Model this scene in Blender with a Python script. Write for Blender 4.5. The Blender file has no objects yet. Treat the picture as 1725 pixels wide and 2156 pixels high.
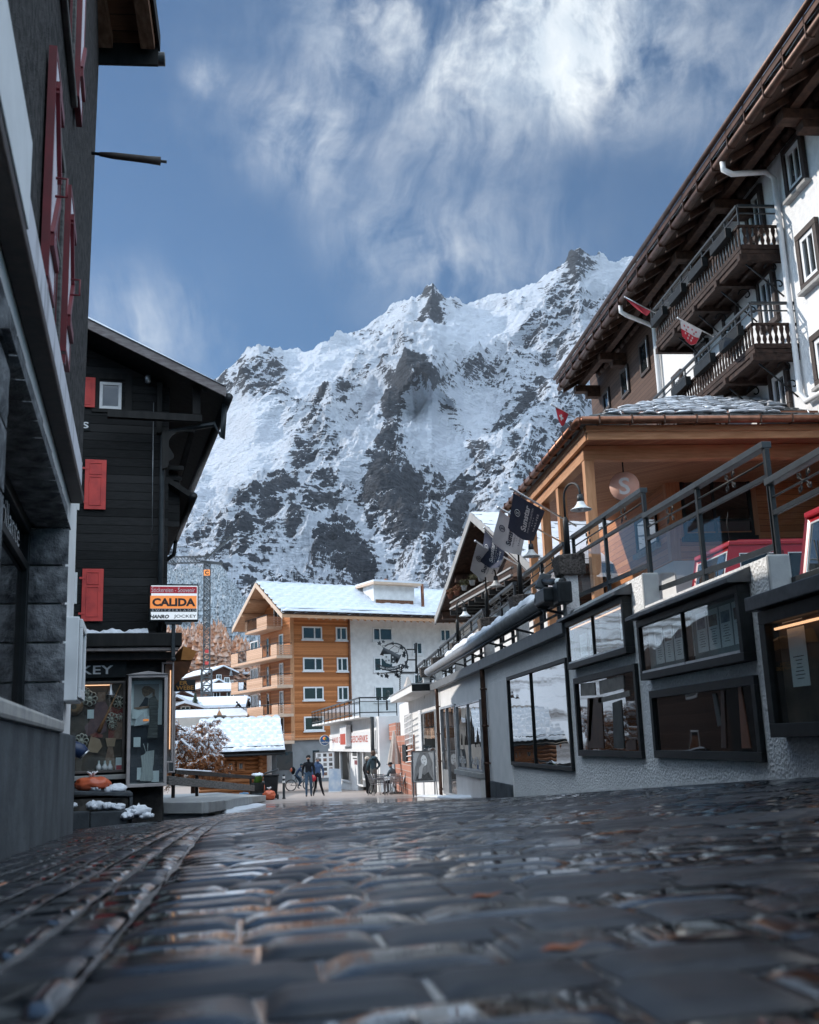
import bpy,bmesh,math,random
import numpy as np
from mathutils import Vector,Matrix,noise
rad=math.radians
S=bpy.context.scene
COL=S.collection
random.seed(7)
F=2200.0;CX,CY=862.5,1078.0
def cray(x,y):return Vector(((x-CX)/F,-(y-CY)/F,-1.0))
YV=cray(650,1567).normalized()
_k=((480-CX)/F*YV.x-YV.z)/YV.y
ZV=Vector(((480-CX)/F,-_k,-1.0));ZV=(ZV*(1 if ZV.y>0 else-1)).normalized()
ZV=(ZV-YV*ZV.dot(YV)).normalized()
XV=YV.cross(ZV)
def ray(x,y):
 c=cray(x,y)
 return Vector((XV.dot(c),YV.dot(c),ZV.dot(c)))
def atY(p,Y):d=ray(*p);return d*(Y/d.y)
def atX(p,X):d=ray(*p);return d*(X/d.x)
def atZ(p,Z):d=ray(*p);return d*(Z/d.z)
def crop(ox,oy,s):return lambda x,y:((ox+x*s)/1.8997,(oy+y*s)/1.8997)
cA=crop(0,0,.5217);cB=crop(0,1100,.5797);cC=crop(0,2200,.5797);cD=crop(2200,0,.6243)
cE=crop(2200,1000,.6243);cF=crop(2200,1900,.6243);cG=crop(2200,2500,.6243);cH=crop(1600,1900,.46377)
cI=crop(650,2250,.69565);cJ=crop(650,2600,.34783);cK=crop(1100,2800,.4058);cL=crop(1500,2400,.39422)
cM=crop(700,900,1.10145);cN=crop(0,3000,.92754);cO=crop(1600,3000,.97217);cP=crop(800,0,1.27536)
cQ=crop(0,1700,.37120);cR=crop(0,0,.5563);cS=crop(600,1500,.39414);cT=crop(250,2600,.32459)
cU=crop(2550,1850,.42145);cV=crop(2100,2000,.23188)
cam=bpy.data.cameras.new('camera');camo=bpy.data.objects.new('camera',cam);COL.objects.link(camo)
M3=Matrix((XV,YV,ZV));camo.matrix_world=M3 .to_4x4()
cam.sensor_fit='HORIZONTAL';cam.sensor_width=24.0;cam.lens=F/1725*24.0
cam.clip_start=.02;cam.clip_end=30000
cam.dof.use_dof=True;cam.dof.focus_distance=34;cam.dof.aperture_fstop=4.2
S.camera=camo
_PY=[-6,0,8.7,20,33,45,58,73,98,130,170]
_PZ=[.08,-.17,-.54,-1.16,-1.72,-2.19,-2.57,-2.98,-3.35,-3.4,-3.4]
def gz(X,Y):
 z=np.interp(Y,_PY,_PZ)
 k=np.where(np.asarray(X)>0,np.interp(Y,[0,10,26],[.028,.026,0.0]),np.interp(Y,[0,5,10,20,40],[.03,.04,.045,.034,0.0]))
 return z+k*np.clip(X,-8,8)
def G(X,Y,dz=0):return Vector((X,Y,float(gz(X,Y))+dz))
def onG(p,it=60):
 d=ray(*p);lo,hi=.1,130.
 t=1.
 while t<400:
  q=d*(t/d.y)
  if q.z<gz(q.x,q.y):break
  t*=1.02
 return d*(t/d.y)
class Fr:
 def __init__(s,o,u):
  s.o=Vector((o[0],o[1],0));s.u=Vector((u[0],u[1],0)).normalized();s.n=Vector((s.u.y,-s.u.x,0))
 def p(s,u,z,n=0.0):return s.o+s.u*u+s.n*n+Vector((0,0,z))
 def hit(s,p,n=0.0):
  d=ray(*p);pt=s.o+s.n*n
  t=pt.dot(s.n)/d.dot(s.n);q=d*t
  return((q-s.o).dot(s.u),q.z)
WO={}
def tag(o,label=None,cat=None,group=None,kind=None):
 if label:o['label']=label
 if cat:o['category']=cat
 if group:o['group']=group
 if kind:o['kind']=kind
 return o
def thing(name,label,cat,loc,group=None,rz=0.0):
 o=bpy.data.objects.new(name,None);COL.objects.link(o);o.location=loc;o.rotation_euler=(0,0,rz)
 o.empty_display_size=.2
 WO[o.name]=Vector(loc);return tag(o,label,cat,group)
def kids(o):return list(o.children)
def dup(o,delta,label=None,parent=None,rz=None):
 c=o.copy();COL.objects.link(c)
 if parent is None:
  c.location=o.location+Vector(delta)
  if rz is not None:c.rotation_euler=(0,0,rz)
  if label:c['label']=label
 else:c.parent=parent
 for ch in kids(o):dup(ch,delta,None,c)
 return c
class MB:
 def __init__(s):s.v=[];s.f=[];s.m=[];s.mi=0;s.sm=[];s.smooth=False;s.tf=None
 def add(s,vs,fs):
  b=len(s.v)
  s.v+=[Vector(v)for v in vs]
  for f in fs:s.f.append(tuple(b+i for i in f));s.m.append(s.mi);s.sm.append(s.smooth)
  return s
 def quad(s,a,b,c,d):return s.add([a,b,c,d],[(0,1,2,3)])
 def hexa(s,q):
  return s.add(q,[(3,2,1,0),(4,5,6,7),(0,1,5,4),(1,2,6,5),(2,3,7,6),(3,0,4,7)])
 def box(s,x0,x1,y0,y1,z0,z1):
  return s.hexa([(x0,y0,z0),(x1,y0,z0),(x1,y1,z0),(x0,y1,z0),(x0,y0,z1),(x1,y0,z1),(x1,y1,z1),(x0,y1,z1)])
 def fbox(s,fr,u0,u1,z0,z1,n0,n1):
  P=fr.p
  return s.hexa([P(u0,z0,n1),P(u1,z0,n1),P(u1,z0,n0),P(u0,z0,n0),P(u0,z1,n1),P(u1,z1,n1),P(u1,z1,n0),P(u0,z1,n0)])
 def fpoly(s,fr,pts,n0,n1):
  k=len(pts)
  vs=[fr.p(u,z,n1)for u,z in pts]+[fr.p(u,z,n0)for u,z in pts]
  fs=[tuple(range(k)),tuple(range(2*k-1,k-1,-1))]+[(i,k+i,k+(i+1)%k,(i+1)%k)for i in range(k)]
  return s.add(vs,fs)
 def bar(s,a,b,w,h=None,up=(0,0,1)):
  a,b=Vector(a),Vector(b);h=w if h is None else h
  d=(b-a).normalized();x=d.cross(Vector(up))
  if x.length<1e-4:x=d.cross(Vector((1,0,0)))
  x.normalize();y=x.cross(d).normalized()
  x,y=x*w/2,y*h/2
  return s.hexa([a-x-y,a+x-y,a+x+y,a-x+y,b-x-y,b+x-y,b+x+y,b-x+y])
 def tube(s,pts,r,seg=8,caps=True):
  pts=[Vector(p)for p in pts];n=len(pts);rs=r if isinstance(r,(list,tuple))else[r]*n
  prev=None;rings=[]
  for i,p in enumerate(pts):
   d=(pts[min(i+1,n-1)]-pts[max(i-1,0)]).normalized()
   if prev is None:
    x=d.cross(Vector((0,0,1)))
    if x.length<1e-3:x=d.cross(Vector((1,0,0)))
   else:x=prev-d*prev.dot(d)
   x.normalize();prev=x;y=d.cross(x)
   rings.append([p+(x*math.cos(2*math.pi*k/seg)+y*math.sin(2*math.pi*k/seg))*rs[i]for k in range(seg)])
  vs=[v for r_ in rings for v in r_]
  fs=[(i*seg+k,i*seg+(k+1)%seg,(i+1)*seg+(k+1)%seg,(i+1)*seg+k)for i in range(n-1)for k in range(seg)]
  if caps:fs+=[tuple(range(seg-1,-1,-1)),tuple((n-1)*seg+k for k in range(seg))]
  o=s.smooth;s.smooth=True;s.add(vs,fs);s.smooth=o;return s
 def lathe(s,c,prof,seg=16,axis=None):
  c=Vector(c);vs=[];n=len(prof)
  for r,z in prof:
   for k in range(seg):
    a=2*math.pi*k/seg;v=Vector((r*math.cos(a),r*math.sin(a),z))
    vs.append(c+(axis@v if axis else v))
  fs=[(i*seg+k,i*seg+(k+1)%seg,(i+1)*seg+(k+1)%seg,(i+1)*seg+k)for i in range(n-1)for k in range(seg)]
  o=s.smooth;s.smooth=True;s.add(vs,fs);s.smooth=o;return s
 def ball(s,c,r,seg=10,sq=(1,1,1),jit=0.0,seed=0):
  c=Vector(c);rn=random.Random(seed);vs=[];h=seg//2+1
  for i in range(h+1):
   t=math.pi*i/h
   for k in range(seg):
    a=2*math.pi*k/seg
    d=Vector((math.sin(t)*math.cos(a)*sq[0],math.sin(t)*math.sin(a)*sq[1],math.cos(t)*sq[2]))
    q_=d*2.3+Vector((seed*7.1,seed*3.3,0));j=1+jit*(noise.noise(q_)+.55*noise.noise(q_*2.7)+.3*noise.noise(q_*6.1))
    vs.append(c+d*r*j)
  fs=[(i*seg+k,(i+1)*seg+k,(i+1)*seg+(k+1)%seg,i*seg+(k+1)%seg)for i in range(h)for k in range(seg)]
  o=s.smooth;s.smooth=True;s.add(vs,fs);s.smooth=o;return s
 def grid(s,fn,nu,nv,smooth=True):
  vs=[fn(i/(nu-1),j/(nv-1))for j in range(nv)for i in range(nu)]
  fs=[(j*nu+i,j*nu+i+1,(j+1)*nu+i+1,(j+1)*nu+i)for j in range(nv-1)for i in range(nu-1)]
  o=s.smooth;s.smooth=smooth;s.add(vs,fs);s.smooth=o;return s
 def each(s,name,mats,parent):
  for k in range(len(s.v)//8):
   q=MB();q.hexa(s.v[8*k:8*k+8]);q.build(name,mats,parent)
 def build(s,name,mats,parent=None,bevel=0.0,label=None,weld=False):
  if not isinstance(mats,(list,tuple)):mats=[mats]
  org=WO[parent.name]if parent is not None else Vector((0,0,0))
  me=bpy.data.meshes.new(name)
  inv=None
  if parent is not None:
   r=parent
   while r.parent is not None:r=r.parent
   if r.rotation_euler.z:inv=Matrix.Rotation(-r.rotation_euler.z,3,'Z')
  vs=[v-org for v in s.v]
  if inv is not None:vs=[inv@v for v in vs]
  me.from_pydata([tuple(v)for v in vs],[],s.f)
  for m in mats:me.materials.append(m)
  me.polygons.foreach_set('material_index',s.m);me.polygons.foreach_set('use_smooth',s.sm)
  me.update()
  o=bpy.data.objects.new(name,me);COL.objects.link(o)
  if parent is not None:o.parent=parent;WO[o.name]=org
  else:WO[o.name]=Vector((0,0,0))
  if bevel:
   b=o.modifiers.new('b','BEVEL');b.width=bevel;b.segments=2;b.limit_method='ANGLE';b.angle_limit=rad(40)
  if label:o['label']=label
  return o
_TXT={}
def text_mesh(txt,bold=0.0,extrude=.0,shear=0.0,space=1.0):
 cu=bpy.data.curves.new('t','FONT');cu.body=txt;cu.size=1.0;cu.extrude=extrude;cu.offset=bold
 cu.shear=shear;cu.space_character=space;cu.fill_mode='BOTH';cu.resolution_u=3
 o=bpy.data.objects.new('t',cu);COL.objects.link(o)
 dg=bpy.context.evaluated_depsgraph_get();me=bpy.data.meshes.new_from_object(o.evaluated_get(dg))
 vs=[v.co.copy()for v in me.vertices];fs=[tuple(p.vertices)for p in me.polygons]
 bpy.data.objects.remove(o);bpy.data.curves.remove(cu);bpy.data.meshes.remove(me)
 return vs,fs
def letters(mb,fr,txt,u0,u1,z0,z1,n,bold=.0,ext=.004,shear=0.,flip=False,space=1.0,warp=None):
 """fit a text into the u/z rectangle of a frame, standing n off the wall"""
 vs,fs=text_mesh(txt,bold,.0,shear,space)
 xs=[v.x for v in vs];ys=[v.y for v in vs];x0,x1,y0,y1=min(xs),max(xs),min(ys),max(ys)
 out=[]
 for v in vs:
  a=(v.x-x0)/(x1-x0);b=(v.y-y0)/(y1-y0)
  if warp:out.append(warp(a,b))
  else:out.append(fr.p(u0+(u1-u0)*a,z0+(z1-z0)*b,n+ext))
 k=len(out)
 mb.add(out,fs)
 if not warp and ext>.006:
  ed={}
  for f in fs:
   for i in range(len(f)):
    e=(f[i],f[(i+1)%len(f)]);ed[e]=1
  back=[fr.p(u0+(u1-u0)*(v.x-x0)/(x1-x0),z0+(z1-z0)*(v.y-y0)/(y1-y0),n)for v in vs]
  rim=[(a,b,b+k,a+k)for(a,b)in ed if(b,a)not in ed]
  mb.add(out+back,rim)
 return mb
class NT:
 def __init__(s,m):
  m.use_nodes=True;s.t=m.node_tree;s.n=s.t.nodes;s.l=s.t.links
 def node(s,k,**kw):
  n=s.n.new('ShaderNode'+k)
  for a,b in kw.items():setattr(n,a,b)
  return n
 def link(s,a,b):s.l.new(a,b)
 def math(s,op,a,b=None,c=None,clamp=False):
  n=s.node('Math',operation=op);n.use_clamp=clamp
  for i,v in enumerate((a,b,c)):
   if v is None:continue
   if isinstance(v,(int,float)):n.inputs[i].default_value=v
   else:s.link(v,n.inputs[i])
  return n.outputs[0]
 def mix(s,f,a,b,mode='MIX'):
  n=s.node('Mix',data_type='RGBA',blend_type=mode)
  for i,v in((0,f),(6,a),(7,b)):
   if isinstance(v,(int,float)):n.inputs[i].default_value=v
   elif isinstance(v,tuple):n.inputs[i].default_value=(*v,1)if len(v)==3 else v
   else:s.link(v,n.inputs[i])
  return n.outputs[2]
 def ramp(s,f,stops):
  n=s.node('ValToRGB');e=n.color_ramp.elements
  while len(e)<len(stops):e.new(.5)
  for i,(p,c)in enumerate(stops):
   e[i].position=p;e[i].color=(c,c,c,1)if isinstance(c,(int,float))else(*c,1)
  s.link(f,n.inputs[0]);return n.outputs[0]
 def noise(s,vec,scale,detail=5,rough=.55,dist=0.0):
  n=s.node('TexNoise');n.inputs['Scale'].default_value=scale;n.inputs['Detail'].default_value=detail
  n.inputs['Roughness'].default_value=rough;n.inputs['Distortion'].default_value=dist
  if vec is not None:s.link(vec,n.inputs['Vector'])
  return n.outputs[0]
 def coord(s,scale=(1,1,1),rot=(0,0,0)):
  c=s.node('TexCoord').outputs['Object'];mp=s.node('Mapping')
  mp.inputs['Scale'].default_value=scale;mp.inputs['Rotation'].default_value=rot
  s.link(c,mp.inputs[0]);return mp.outputs[0]
 def bump(s,h,strength=.3,dist=.02,normal=None):
  n=s.node('Bump');n.inputs['Strength'].default_value=strength;n.inputs['Distance'].default_value=dist
  s.link(h,n.inputs['Height'])
  if normal is not None:s.link(normal,n.inputs['Normal'])
  return n.outputs[0]
def newmat(name):
 m=bpy.data.materials.new(name);t=NT(m);return m,t,t.n['Principled BSDF']
def setc(t,sock,v):
 if isinstance(v,(int,float)):sock.default_value=v
 elif isinstance(v,tuple):sock.default_value=(*v,1)
 else:t.link(v,sock)
def pm(name,c1,c2=None,rough=.6,scale=6,detail=5,bump=0.0,bscale=40,bdist=.01,spec=.5,metal=0.0,stretch=(1,1,1),rot=(0,0,0),lo=.35,hi=.65,rv=.0,coat=0.0,sub=0.0):
 m,t,b=newmat(name)
 vec=t.coord(stretch,rot)
 if c2 is None:c2=tuple(x*.8 for x in c1)
 nz=t.noise(vec,scale,detail)
 f=t.ramp(nz,[(lo,0.),(hi,1.)])
 setc(t,b.inputs['Base Color'],t.mix(f,c1,c2))
 if rv:setc(t,b.inputs['Roughness'],t.math('ADD',t.math('MULTIPLY',t.noise(vec,scale*1.7,4),rv),rough-rv*.5,clamp=True))
 else:b.inputs['Roughness'].default_value=rough
 b.inputs['Metallic'].default_value=metal;b.inputs['Specular IOR Level'].default_value=spec
 if coat:b.inputs['Coat Weight'].default_value=coat;b.inputs['Coat Roughness'].default_value=.15
 if bump:setc(t,b.inputs['Normal'],t.bump(t.noise(vec,bscale,6,.6),bump,bdist))
 return m
def plankmat(name,c1,c2,h=.14,along=(0,0,1),gap=.05,grain=6.,rough=.7,vary=.5,bump=.5,gapdark=.25,spec=.3,grainstretch=None):
 """boards whose joints are planes across the given local direction"""
 m,t,b=newmat(name)
 c=t.node('TexCoord').outputs['Object']
 dot=t.node('VectorMath',operation='DOT_PRODUCT');t.link(c,dot.inputs[0]);dot.inputs[1].default_value=along
 q=t.math('DIVIDE',dot.outputs['Value'],h);fl=t.math('FLOOR',q);fr=t.math('FRACT',q)
 wn=t.node('TexWhiteNoise',noise_dimensions='1D');t.link(fl,wn.inputs['W'])
 st=grainstretch or tuple(1+14*abs(a)for a in along)
 mp=t.node('Mapping');mp.inputs['Scale'].default_value=st;t.link(c,mp.inputs[0])
 off=t.node('VectorMath',operation='ADD');t.link(mp.outputs[0],off.inputs[0])
 cmb=t.node('CombineXYZ');t.link(t.math('MULTIPLY',wn.outputs[0],37.),cmb.inputs[0]);t.link(t.math('MULTIPLY',wn.outputs[0],11.),cmb.inputs[1]);t.link(cmb.outputs[0],off.inputs[1])
 g=t.noise(off.outputs[0],grain,6,.62,.4)
 f=t.math('ADD',t.math('MULTIPLY',g,1.5),t.math('MULTIPLY',t.math('SUBTRACT',wn.outputs[0],.5),vary*1.2))
 col=t.mix(t.ramp(f,[(.45,0.),(1.0,1.)]),c1,c2)
 edge=t.math('MINIMUM',fr,t.math('SUBTRACT',1.,fr))
 gp=t.ramp(edge,[(gap*.4,gapdark),(gap,1.)])
 setc(t,b.inputs['Base Color'],t.mix(1.0,col,gp,'MULTIPLY'))
 b.inputs['Roughness'].default_value=rough;b.inputs['Specular IOR Level'].default_value=spec
 hgt=t.math('ADD',gp,t.math('MULTIPLY',g,.25))
 setc(t,b.inputs['Normal'],t.bump(hgt,bump,.012))
 return m
def flat(name,c,rough=.5,metal=0.0,spec=.5,emit=None,es=1.0):
 m,t,b=newmat(name)
 b.inputs['Base Color'].default_value=(*c,1);b.inputs['Roughness'].default_value=rough;b.inputs['Metallic'].default_value=metal
 b.inputs['Specular IOR Level'].default_value=spec
 if emit:b.inputs['Emission Color'].default_value=(*emit,1);b.inputs['Emission Strength'].default_value=es
 return m
def glassmat(name,tint=(.9,.95,.95),alpha=.12,wav=0.0):
 """thin window pane: see-through plus mirror reflection by Fresnel"""
 m,t,b=newmat(name)
 out=t.n['Material Output'];t.n.remove(b)
 tr=t.node('BsdfTransparent');tr.inputs[0].default_value=(*tint,1)
 gl=t.node('BsdfGlossy');gl.inputs['Roughness'].default_value=.015
 fr=t.node('LayerWeight');fr.inputs[0].default_value=.5
 if wav:
  nn=t.bump(t.noise(t.coord(),1.6,1),wav,.05);t.link(nn,gl.inputs['Normal'])
 f=t.math('MINIMUM',t.math('ADD',t.math('MULTIPLY',t.math('POWER',fr.outputs['Facing'],5.),.9),alpha+.035),1.)
 mx=t.node('MixShader');t.link(f,mx.inputs[0]);t.link(tr.outputs[0],mx.inputs[1]);t.link(gl.outputs[0],mx.inputs[2]);t.link(mx.outputs[0],out.inputs[0])
 return m
def darkglass(name,c=(.012,.016,.018),wav=.15,rough=.03,spec=.9):
 m,t,b=newmat(name)
 b.inputs['Base Color'].default_value=(*c,1);b.inputs['Roughness'].default_value=rough;b.inputs['Specular IOR Level'].default_value=spec
 b.inputs['IOR'].default_value=1.7
 if wav:setc(t,b.inputs['Normal'],t.bump(t.noise(t.coord(),1.3,1),wav,.05))
 return m
MT={}
MT['plaster_dark']=pm('plaster_dark',(.024,.024,.026),(.09,.087,.087),.95,14,7,1.,60,.03,.2)
MT['plaster_white']=pm('plaster_white',(.66,.66,.66),(.78,.78,.78),.9,2,5,.25,45,.008,.2)
MT['roughcast']=pm('roughcast',(.40,.41,.415),(.62,.63,.63),.93,5,8,1.0,26,.05,.2,lo=.3,hi=.7)
MT['smooth_white']=pm('smooth_white',(.64,.65,.65),(.72,.72,.72),.85,2.2,5,.15,60,.006,.25)
MT['concrete_grey']=pm('concrete_grey',(.03,.036,.043),(.095,.108,.12),.85,2.2,8,.6,25,.015,.3,lo=.32,hi=.7,stretch=(1.,1.,.8))
MT['concrete_pale']=pm('concrete_pale',(.27,.28,.29),(.36,.37,.37),.9,3.5,6,.3,50,.006,.3)
MT['stone_arch']=pm('stone_arch',(.05,.054,.062),(.24,.25,.265),.9,9,7,1.0,16,.03,.25,lo=.32,hi=.72)
MT['stone_sill']=pm('stone_sill',(.28,.28,.28),(.40,.39,.37),.85,6,6,.4,40,.008,.3)
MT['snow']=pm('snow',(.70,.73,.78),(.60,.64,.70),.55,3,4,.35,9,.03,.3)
MT['black_metal']=pm('black_metal',(.007,.009,.011),(.014,.018,.021),.45,8,3,.05,80,.002,.3,rv=.2)
MT['grey_metal']=pm('grey_metal',(.022,.028,.034),(.036,.044,.05),.45,8,3,0,spec=.35,rv=.2)
MT['steel']=pm('steel',(.5,.52,.54),(.62,.63,.65),.3,14,3,0,metal=.9,rv=.2)
MT['zinc']=pm('zinc',(.33,.35,.37),(.45,.47,.49),.38,6,4,0,metal=.7,rv=.2)
MT['copper']=pm('copper',(.14,.06,.035),(.26,.12,.075),.38,5,5,0,metal=.75,rv=.25)
MT['copper_dark']=pm('copper_dark',(.05,.026,.018),(.09,.045,.03),.45,5,5,0,metal=.5,rv=.25)
MT['white_paint']=pm('white_paint',(.74,.75,.76),(.68,.69,.70),.5,6,3)
MT['red_paint']=pm('red_paint',(.62,.065,.055),(.42,.04,.04),.6,5,6,.15,40,.004,lo=.4,hi=.75)
MT['dark_red']=pm('dark_red',(.16,.006,.014),(.11,.004,.01),.5,8,4)
MT['dark_frame']=pm('dark_frame',(.007,.009,.010),(.014,.017,.019),.5,8,3,0,spec=.2)
MT['dark_brown']=pm('dark_brown',(.022,.014,.012),(.045,.028,.022),.6,12,4,.2,40,.004)
MT['chalet_black']=plankmat('chalet_black',(.004,.0045,.005),(.022,.022,.023),.17,(0,0,1),.06,5,.75,.65,.8,.2)
MT['beam_black']=pm('beam_black',(.006,.006,.0065),(.018,.0175,.017),.7,8,5,.3,30,.006,.3,stretch=(1,1,.2))
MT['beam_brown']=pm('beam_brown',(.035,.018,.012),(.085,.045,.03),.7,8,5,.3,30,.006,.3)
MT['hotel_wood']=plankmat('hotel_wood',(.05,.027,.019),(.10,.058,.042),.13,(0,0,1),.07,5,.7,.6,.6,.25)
MT['larch']=pm('larch',(.42,.20,.095),(.56,.30,.155),.55,3,5,.12,30,.004,.35,stretch=(5,5,.7))
MT['larch_h']=pm('larch_h',(.40,.19,.085),(.55,.29,.15),.55,3,5,.12,30,.004,.35,stretch=(.7,.7,7))
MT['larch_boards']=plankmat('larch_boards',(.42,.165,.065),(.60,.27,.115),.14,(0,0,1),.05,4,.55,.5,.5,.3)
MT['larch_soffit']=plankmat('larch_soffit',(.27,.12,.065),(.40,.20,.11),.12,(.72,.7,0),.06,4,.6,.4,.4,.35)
MT['apt_boards']=plankmat('apt_boards',(.33,.115,.034),(.54,.21,.075),.16,(0,0,1),.05,3,.65,.9,.4,.45)
MT['apt_balcony']=plankmat('apt_balcony',(.46,.27,.17),(.60,.38,.26),.16,(0,0,1),.06,3,.65,.6,.4,.4)
MT['log_wood']=pm('log_wood',(.20,.075,.025),(.34,.14,.05),.6,4,5,.3,30,.01,.35,stretch=(.6,.6,5))
MT['grey_wood']=pm('grey_wood',(.055,.055,.055),(.16,.155,.15),.85,7,6,.5,26,.008,.25,stretch=(.5,.5,5))
MT['weathered']=pm('weathered',(.60,.60,.65),(.13,.12,.13),.8,5,7,.4,30,.006,.25,stretch=(1,1,.35),lo=.50,hi=.74)
MT['shutter_white']=pm('shutter_white',(.66,.62,.68),(.36,.33,.37),.7,9,6,.3,40,.004,.3,stretch=(1,1,.3),lo=.52,hi=.8)
MT['win_dark']=darkglass('win_dark',spec=.35)
MT['win_mirror']=darkglass('win_mirror',(.02,.024,.026),.07,.012,1.0)
MT['glass']=glassmat('glass',alpha=.015,wav=.05)
MT['railglass']=glassmat('railglass',(.84,.87,.88),.0)
MT['interior']=pm('interior',(.05,.038,.032),(.13,.09,.07),.9,3,4)
MT['curtain']=pm('curtain',(.55,.55,.53),(.36,.36,.36),.9,12,3,stretch=(8,8,.4))
MT['paper']=pm('paper',(.84,.85,.85),(.77,.78,.79),.8,5,3)
MT['ink']=flat('ink',(.03,.035,.04),.8)
MT['slate']=pm('slate',(.045,.05,.053),(.11,.12,.125),.6,6,6,.4,20,.01,.4)
m,t,b=newmat('wet_cobble')
at=t.node('Attribute',attribute_name='tone')
vec=t.coord()
n1=t.noise(vec,38,6,.6);n2=t.noise(t.coord((.8,1.8,1)),.9,5);n3=t.noise(vec,140,3,.6);n4=t.noise(vec,9,4,.55)
f=t.math('ADD',t.math('MULTIPLY',n1,.9),t.math('MULTIPLY',t.math('SUBTRACT',at.outputs['Fac'],.5),.8))
setc(t,b.inputs['Base Color'],t.mix(t.ramp(f,[(.2,0.),(.85,1.)]),(.003,.0042,.0065),(.015,.0175,.023)))
wet=t.ramp(t.math('ADD',t.math('MULTIPLY',n2,.8),t.math('MULTIPLY',at.outputs['Fac'],.2)),[(.42,0.),(.60,1.)])
setc(t,b.inputs['Roughness'],t.math('ADD',t.math('MULTIPLY',n1,.08),t.math('ADD',.03,t.math('MULTIPLY',wet,.34))))
b.inputs['Specular IOR Level'].default_value=.28
setc(t,b.inputs['Coat Weight'],t.ramp(t.math('ADD',t.math('MULTIPLY',n2,.75),t.math('MULTIPLY',at.outputs['Fac'],.25)),[(.43,.5),(.57,.02)]));b.inputs['Coat Roughness'].default_value=.045;b.inputs['Coat IOR'].default_value=1.4
setc(t,b.inputs['Normal'],t.bump(t.math('ADD',t.math('MULTIPLY',n4,1.),t.math('MULTIPLY',n1,.35)),.3,.0016))
MT['wet_cobble']=m
m,t,b=newmat('wet_road')
vec=t.coord()
br=t.node('TexBrick');t.link(t.coord((1,1,1)),br.inputs['Vector'])
for k,v in(('Scale',1.),('Mortar Size',.009),('Mortar Smooth',.6),('Brick Width',.17),('Row Height',.115),('Bias',0.)):br.inputs[k].default_value=v
br.inputs['Color1'].default_value=(.2,.2,.2,1);br.inputs['Color2'].default_value=(.9,.9,.9,1);br.inputs['Mortar'].default_value=(0,0,0,1)
n1=t.noise(vec,16,6,.6);n2=t.noise(vec,.9,5)
far=t.node('SeparateXYZ');t.link(vec,far.inputs[0])
dry=t.ramp(t.math('MULTIPLY',t.math('ADD',far.outputs[1],t.math('MULTIPLY',n2,14.)),.01),[(.30,0.),(.52,1.)])
base=t.mix(t.math('ADD',t.math('MULTIPLY',br.outputs[0],.5),t.math('MULTIPLY',n1,.5)),(.006,.008,.011),(.028,.029,.034))
basedry=t.mix(n1,(.22,.185,.165),(.36,.31,.28))
setc(t,b.inputs['Base Color'],t.mix(dry,base,basedry))
setc(t,b.inputs['Coat Weight'],t.math('MULTIPLY',t.ramp(n2,[(.45,1.),(.62,.1)]),t.math('SUBTRACT',1.,dry)));b.inputs['Coat Roughness'].default_value=.06
wet=t.ramp(n2,[(.42,.16),(.65,.42)])
setc(t,b.inputs['Roughness'],t.math('ADD',t.math('ADD',t.math('MULTIPLY',wet,.5),t.math('MULTIPLY',n1,.1)),t.math('MULTIPLY',dry,.4)))
h=t.math('ADD',t.math('MULTIPLY',t.math('SUBTRACT',1.,br.outputs['Fac']),1.),t.math('MULTIPLY',n1,.45))
setc(t,b.inputs['Normal'],t.bump(h,.4,.006))
MT['wet_road']=m
xs=np.unique(np.concatenate([np.linspace(-120,-14,12),np.linspace(-14,14,57),np.linspace(14,120,12)]))
ys=np.unique(np.concatenate([np.linspace(-40,-6,8),np.linspace(-6,24,80),np.linspace(24,100,90),np.linspace(100,170,14)]))
Xg,Yg=np.meshgrid(xs,ys);Zg=gz(Xg,Yg)-np.where(Yg<24.5,.008,.0)
vs=np.stack([Xg,Yg,Zg],-1).reshape(-1,3);nx=len(xs)
me=bpy.data.meshes.new('road')
fs=[(j*nx+i,j*nx+i+1,(j+1)*nx+i+1,(j+1)*nx+i)for j in range(len(ys)-1)for i in range(nx-1)]
me.from_pydata(vs.tolist(),[],fs);me.materials.append(MT['wet_road']);me.update()
for p in me.polygons:p.use_smooth=True
o=bpy.data.objects.new('road',me);COL.objects.link(o);tag(o,kind='structure')
def setts(name,rows):
 V=[];Fc=[];T=[]
 base=0
 for(cx,cy,a,lx,ly,k,dz)in rows:
  uu=np.linspace(-1,1,k);U,W=np.meshgrid(uu,uu)
  se=np.sign(U)*np.abs(U)**.8;sw=np.sign(W)*np.abs(W)**.8
  h=(1-np.abs(U)**10)*(1-np.abs(W)**8)
  rr=random.random
  tilt=(rr()-.5)*.0022*U+(rr()-.5)*.0022*W
  z=h*.007+tilt*h+(rr()-.5)*.003*h+(h-1)*.0*rr()
  px=se*lx/2*(1-.03*W*(rr()-.5));py=sw*ly/2*(1-.05*U*(rr()-.5))
  X=cx+px*math.cos(a)-py*math.sin(a);Y=cy+px*math.sin(a)+py*math.cos(a)
  Z=gz(X,Y)+z-.007+dz
  V.append(np.stack([X,Y,Z],-1).reshape(-1,3));T+=[rr()]*(k*k)
  idx=np.arange(k*k).reshape(k,k)+base
  q=np.stack([idx[:-1,:-1],idx[:-1,1:],idx[1:,1:],idx[1:,:-1]],-1).reshape(-1,4);Fc.append(q);base+=k*k
 V=np.concatenate(V);Fc=np.concatenate(Fc)
 me=bpy.data.meshes.new(name);me.from_pydata(V.tolist(),[],Fc.tolist())
 at=me.attributes.new('tone','FLOAT','POINT');at.data.foreach_set('value',T)
 me.polygons.foreach_set('use_smooth',[True]*len(me.polygons));me.materials.append(MT['wet_cobble']);me.update()
 o=bpy.data.objects.new(name,me);COL.objects.link(o);tag(o,kind='structure');return o
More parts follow.
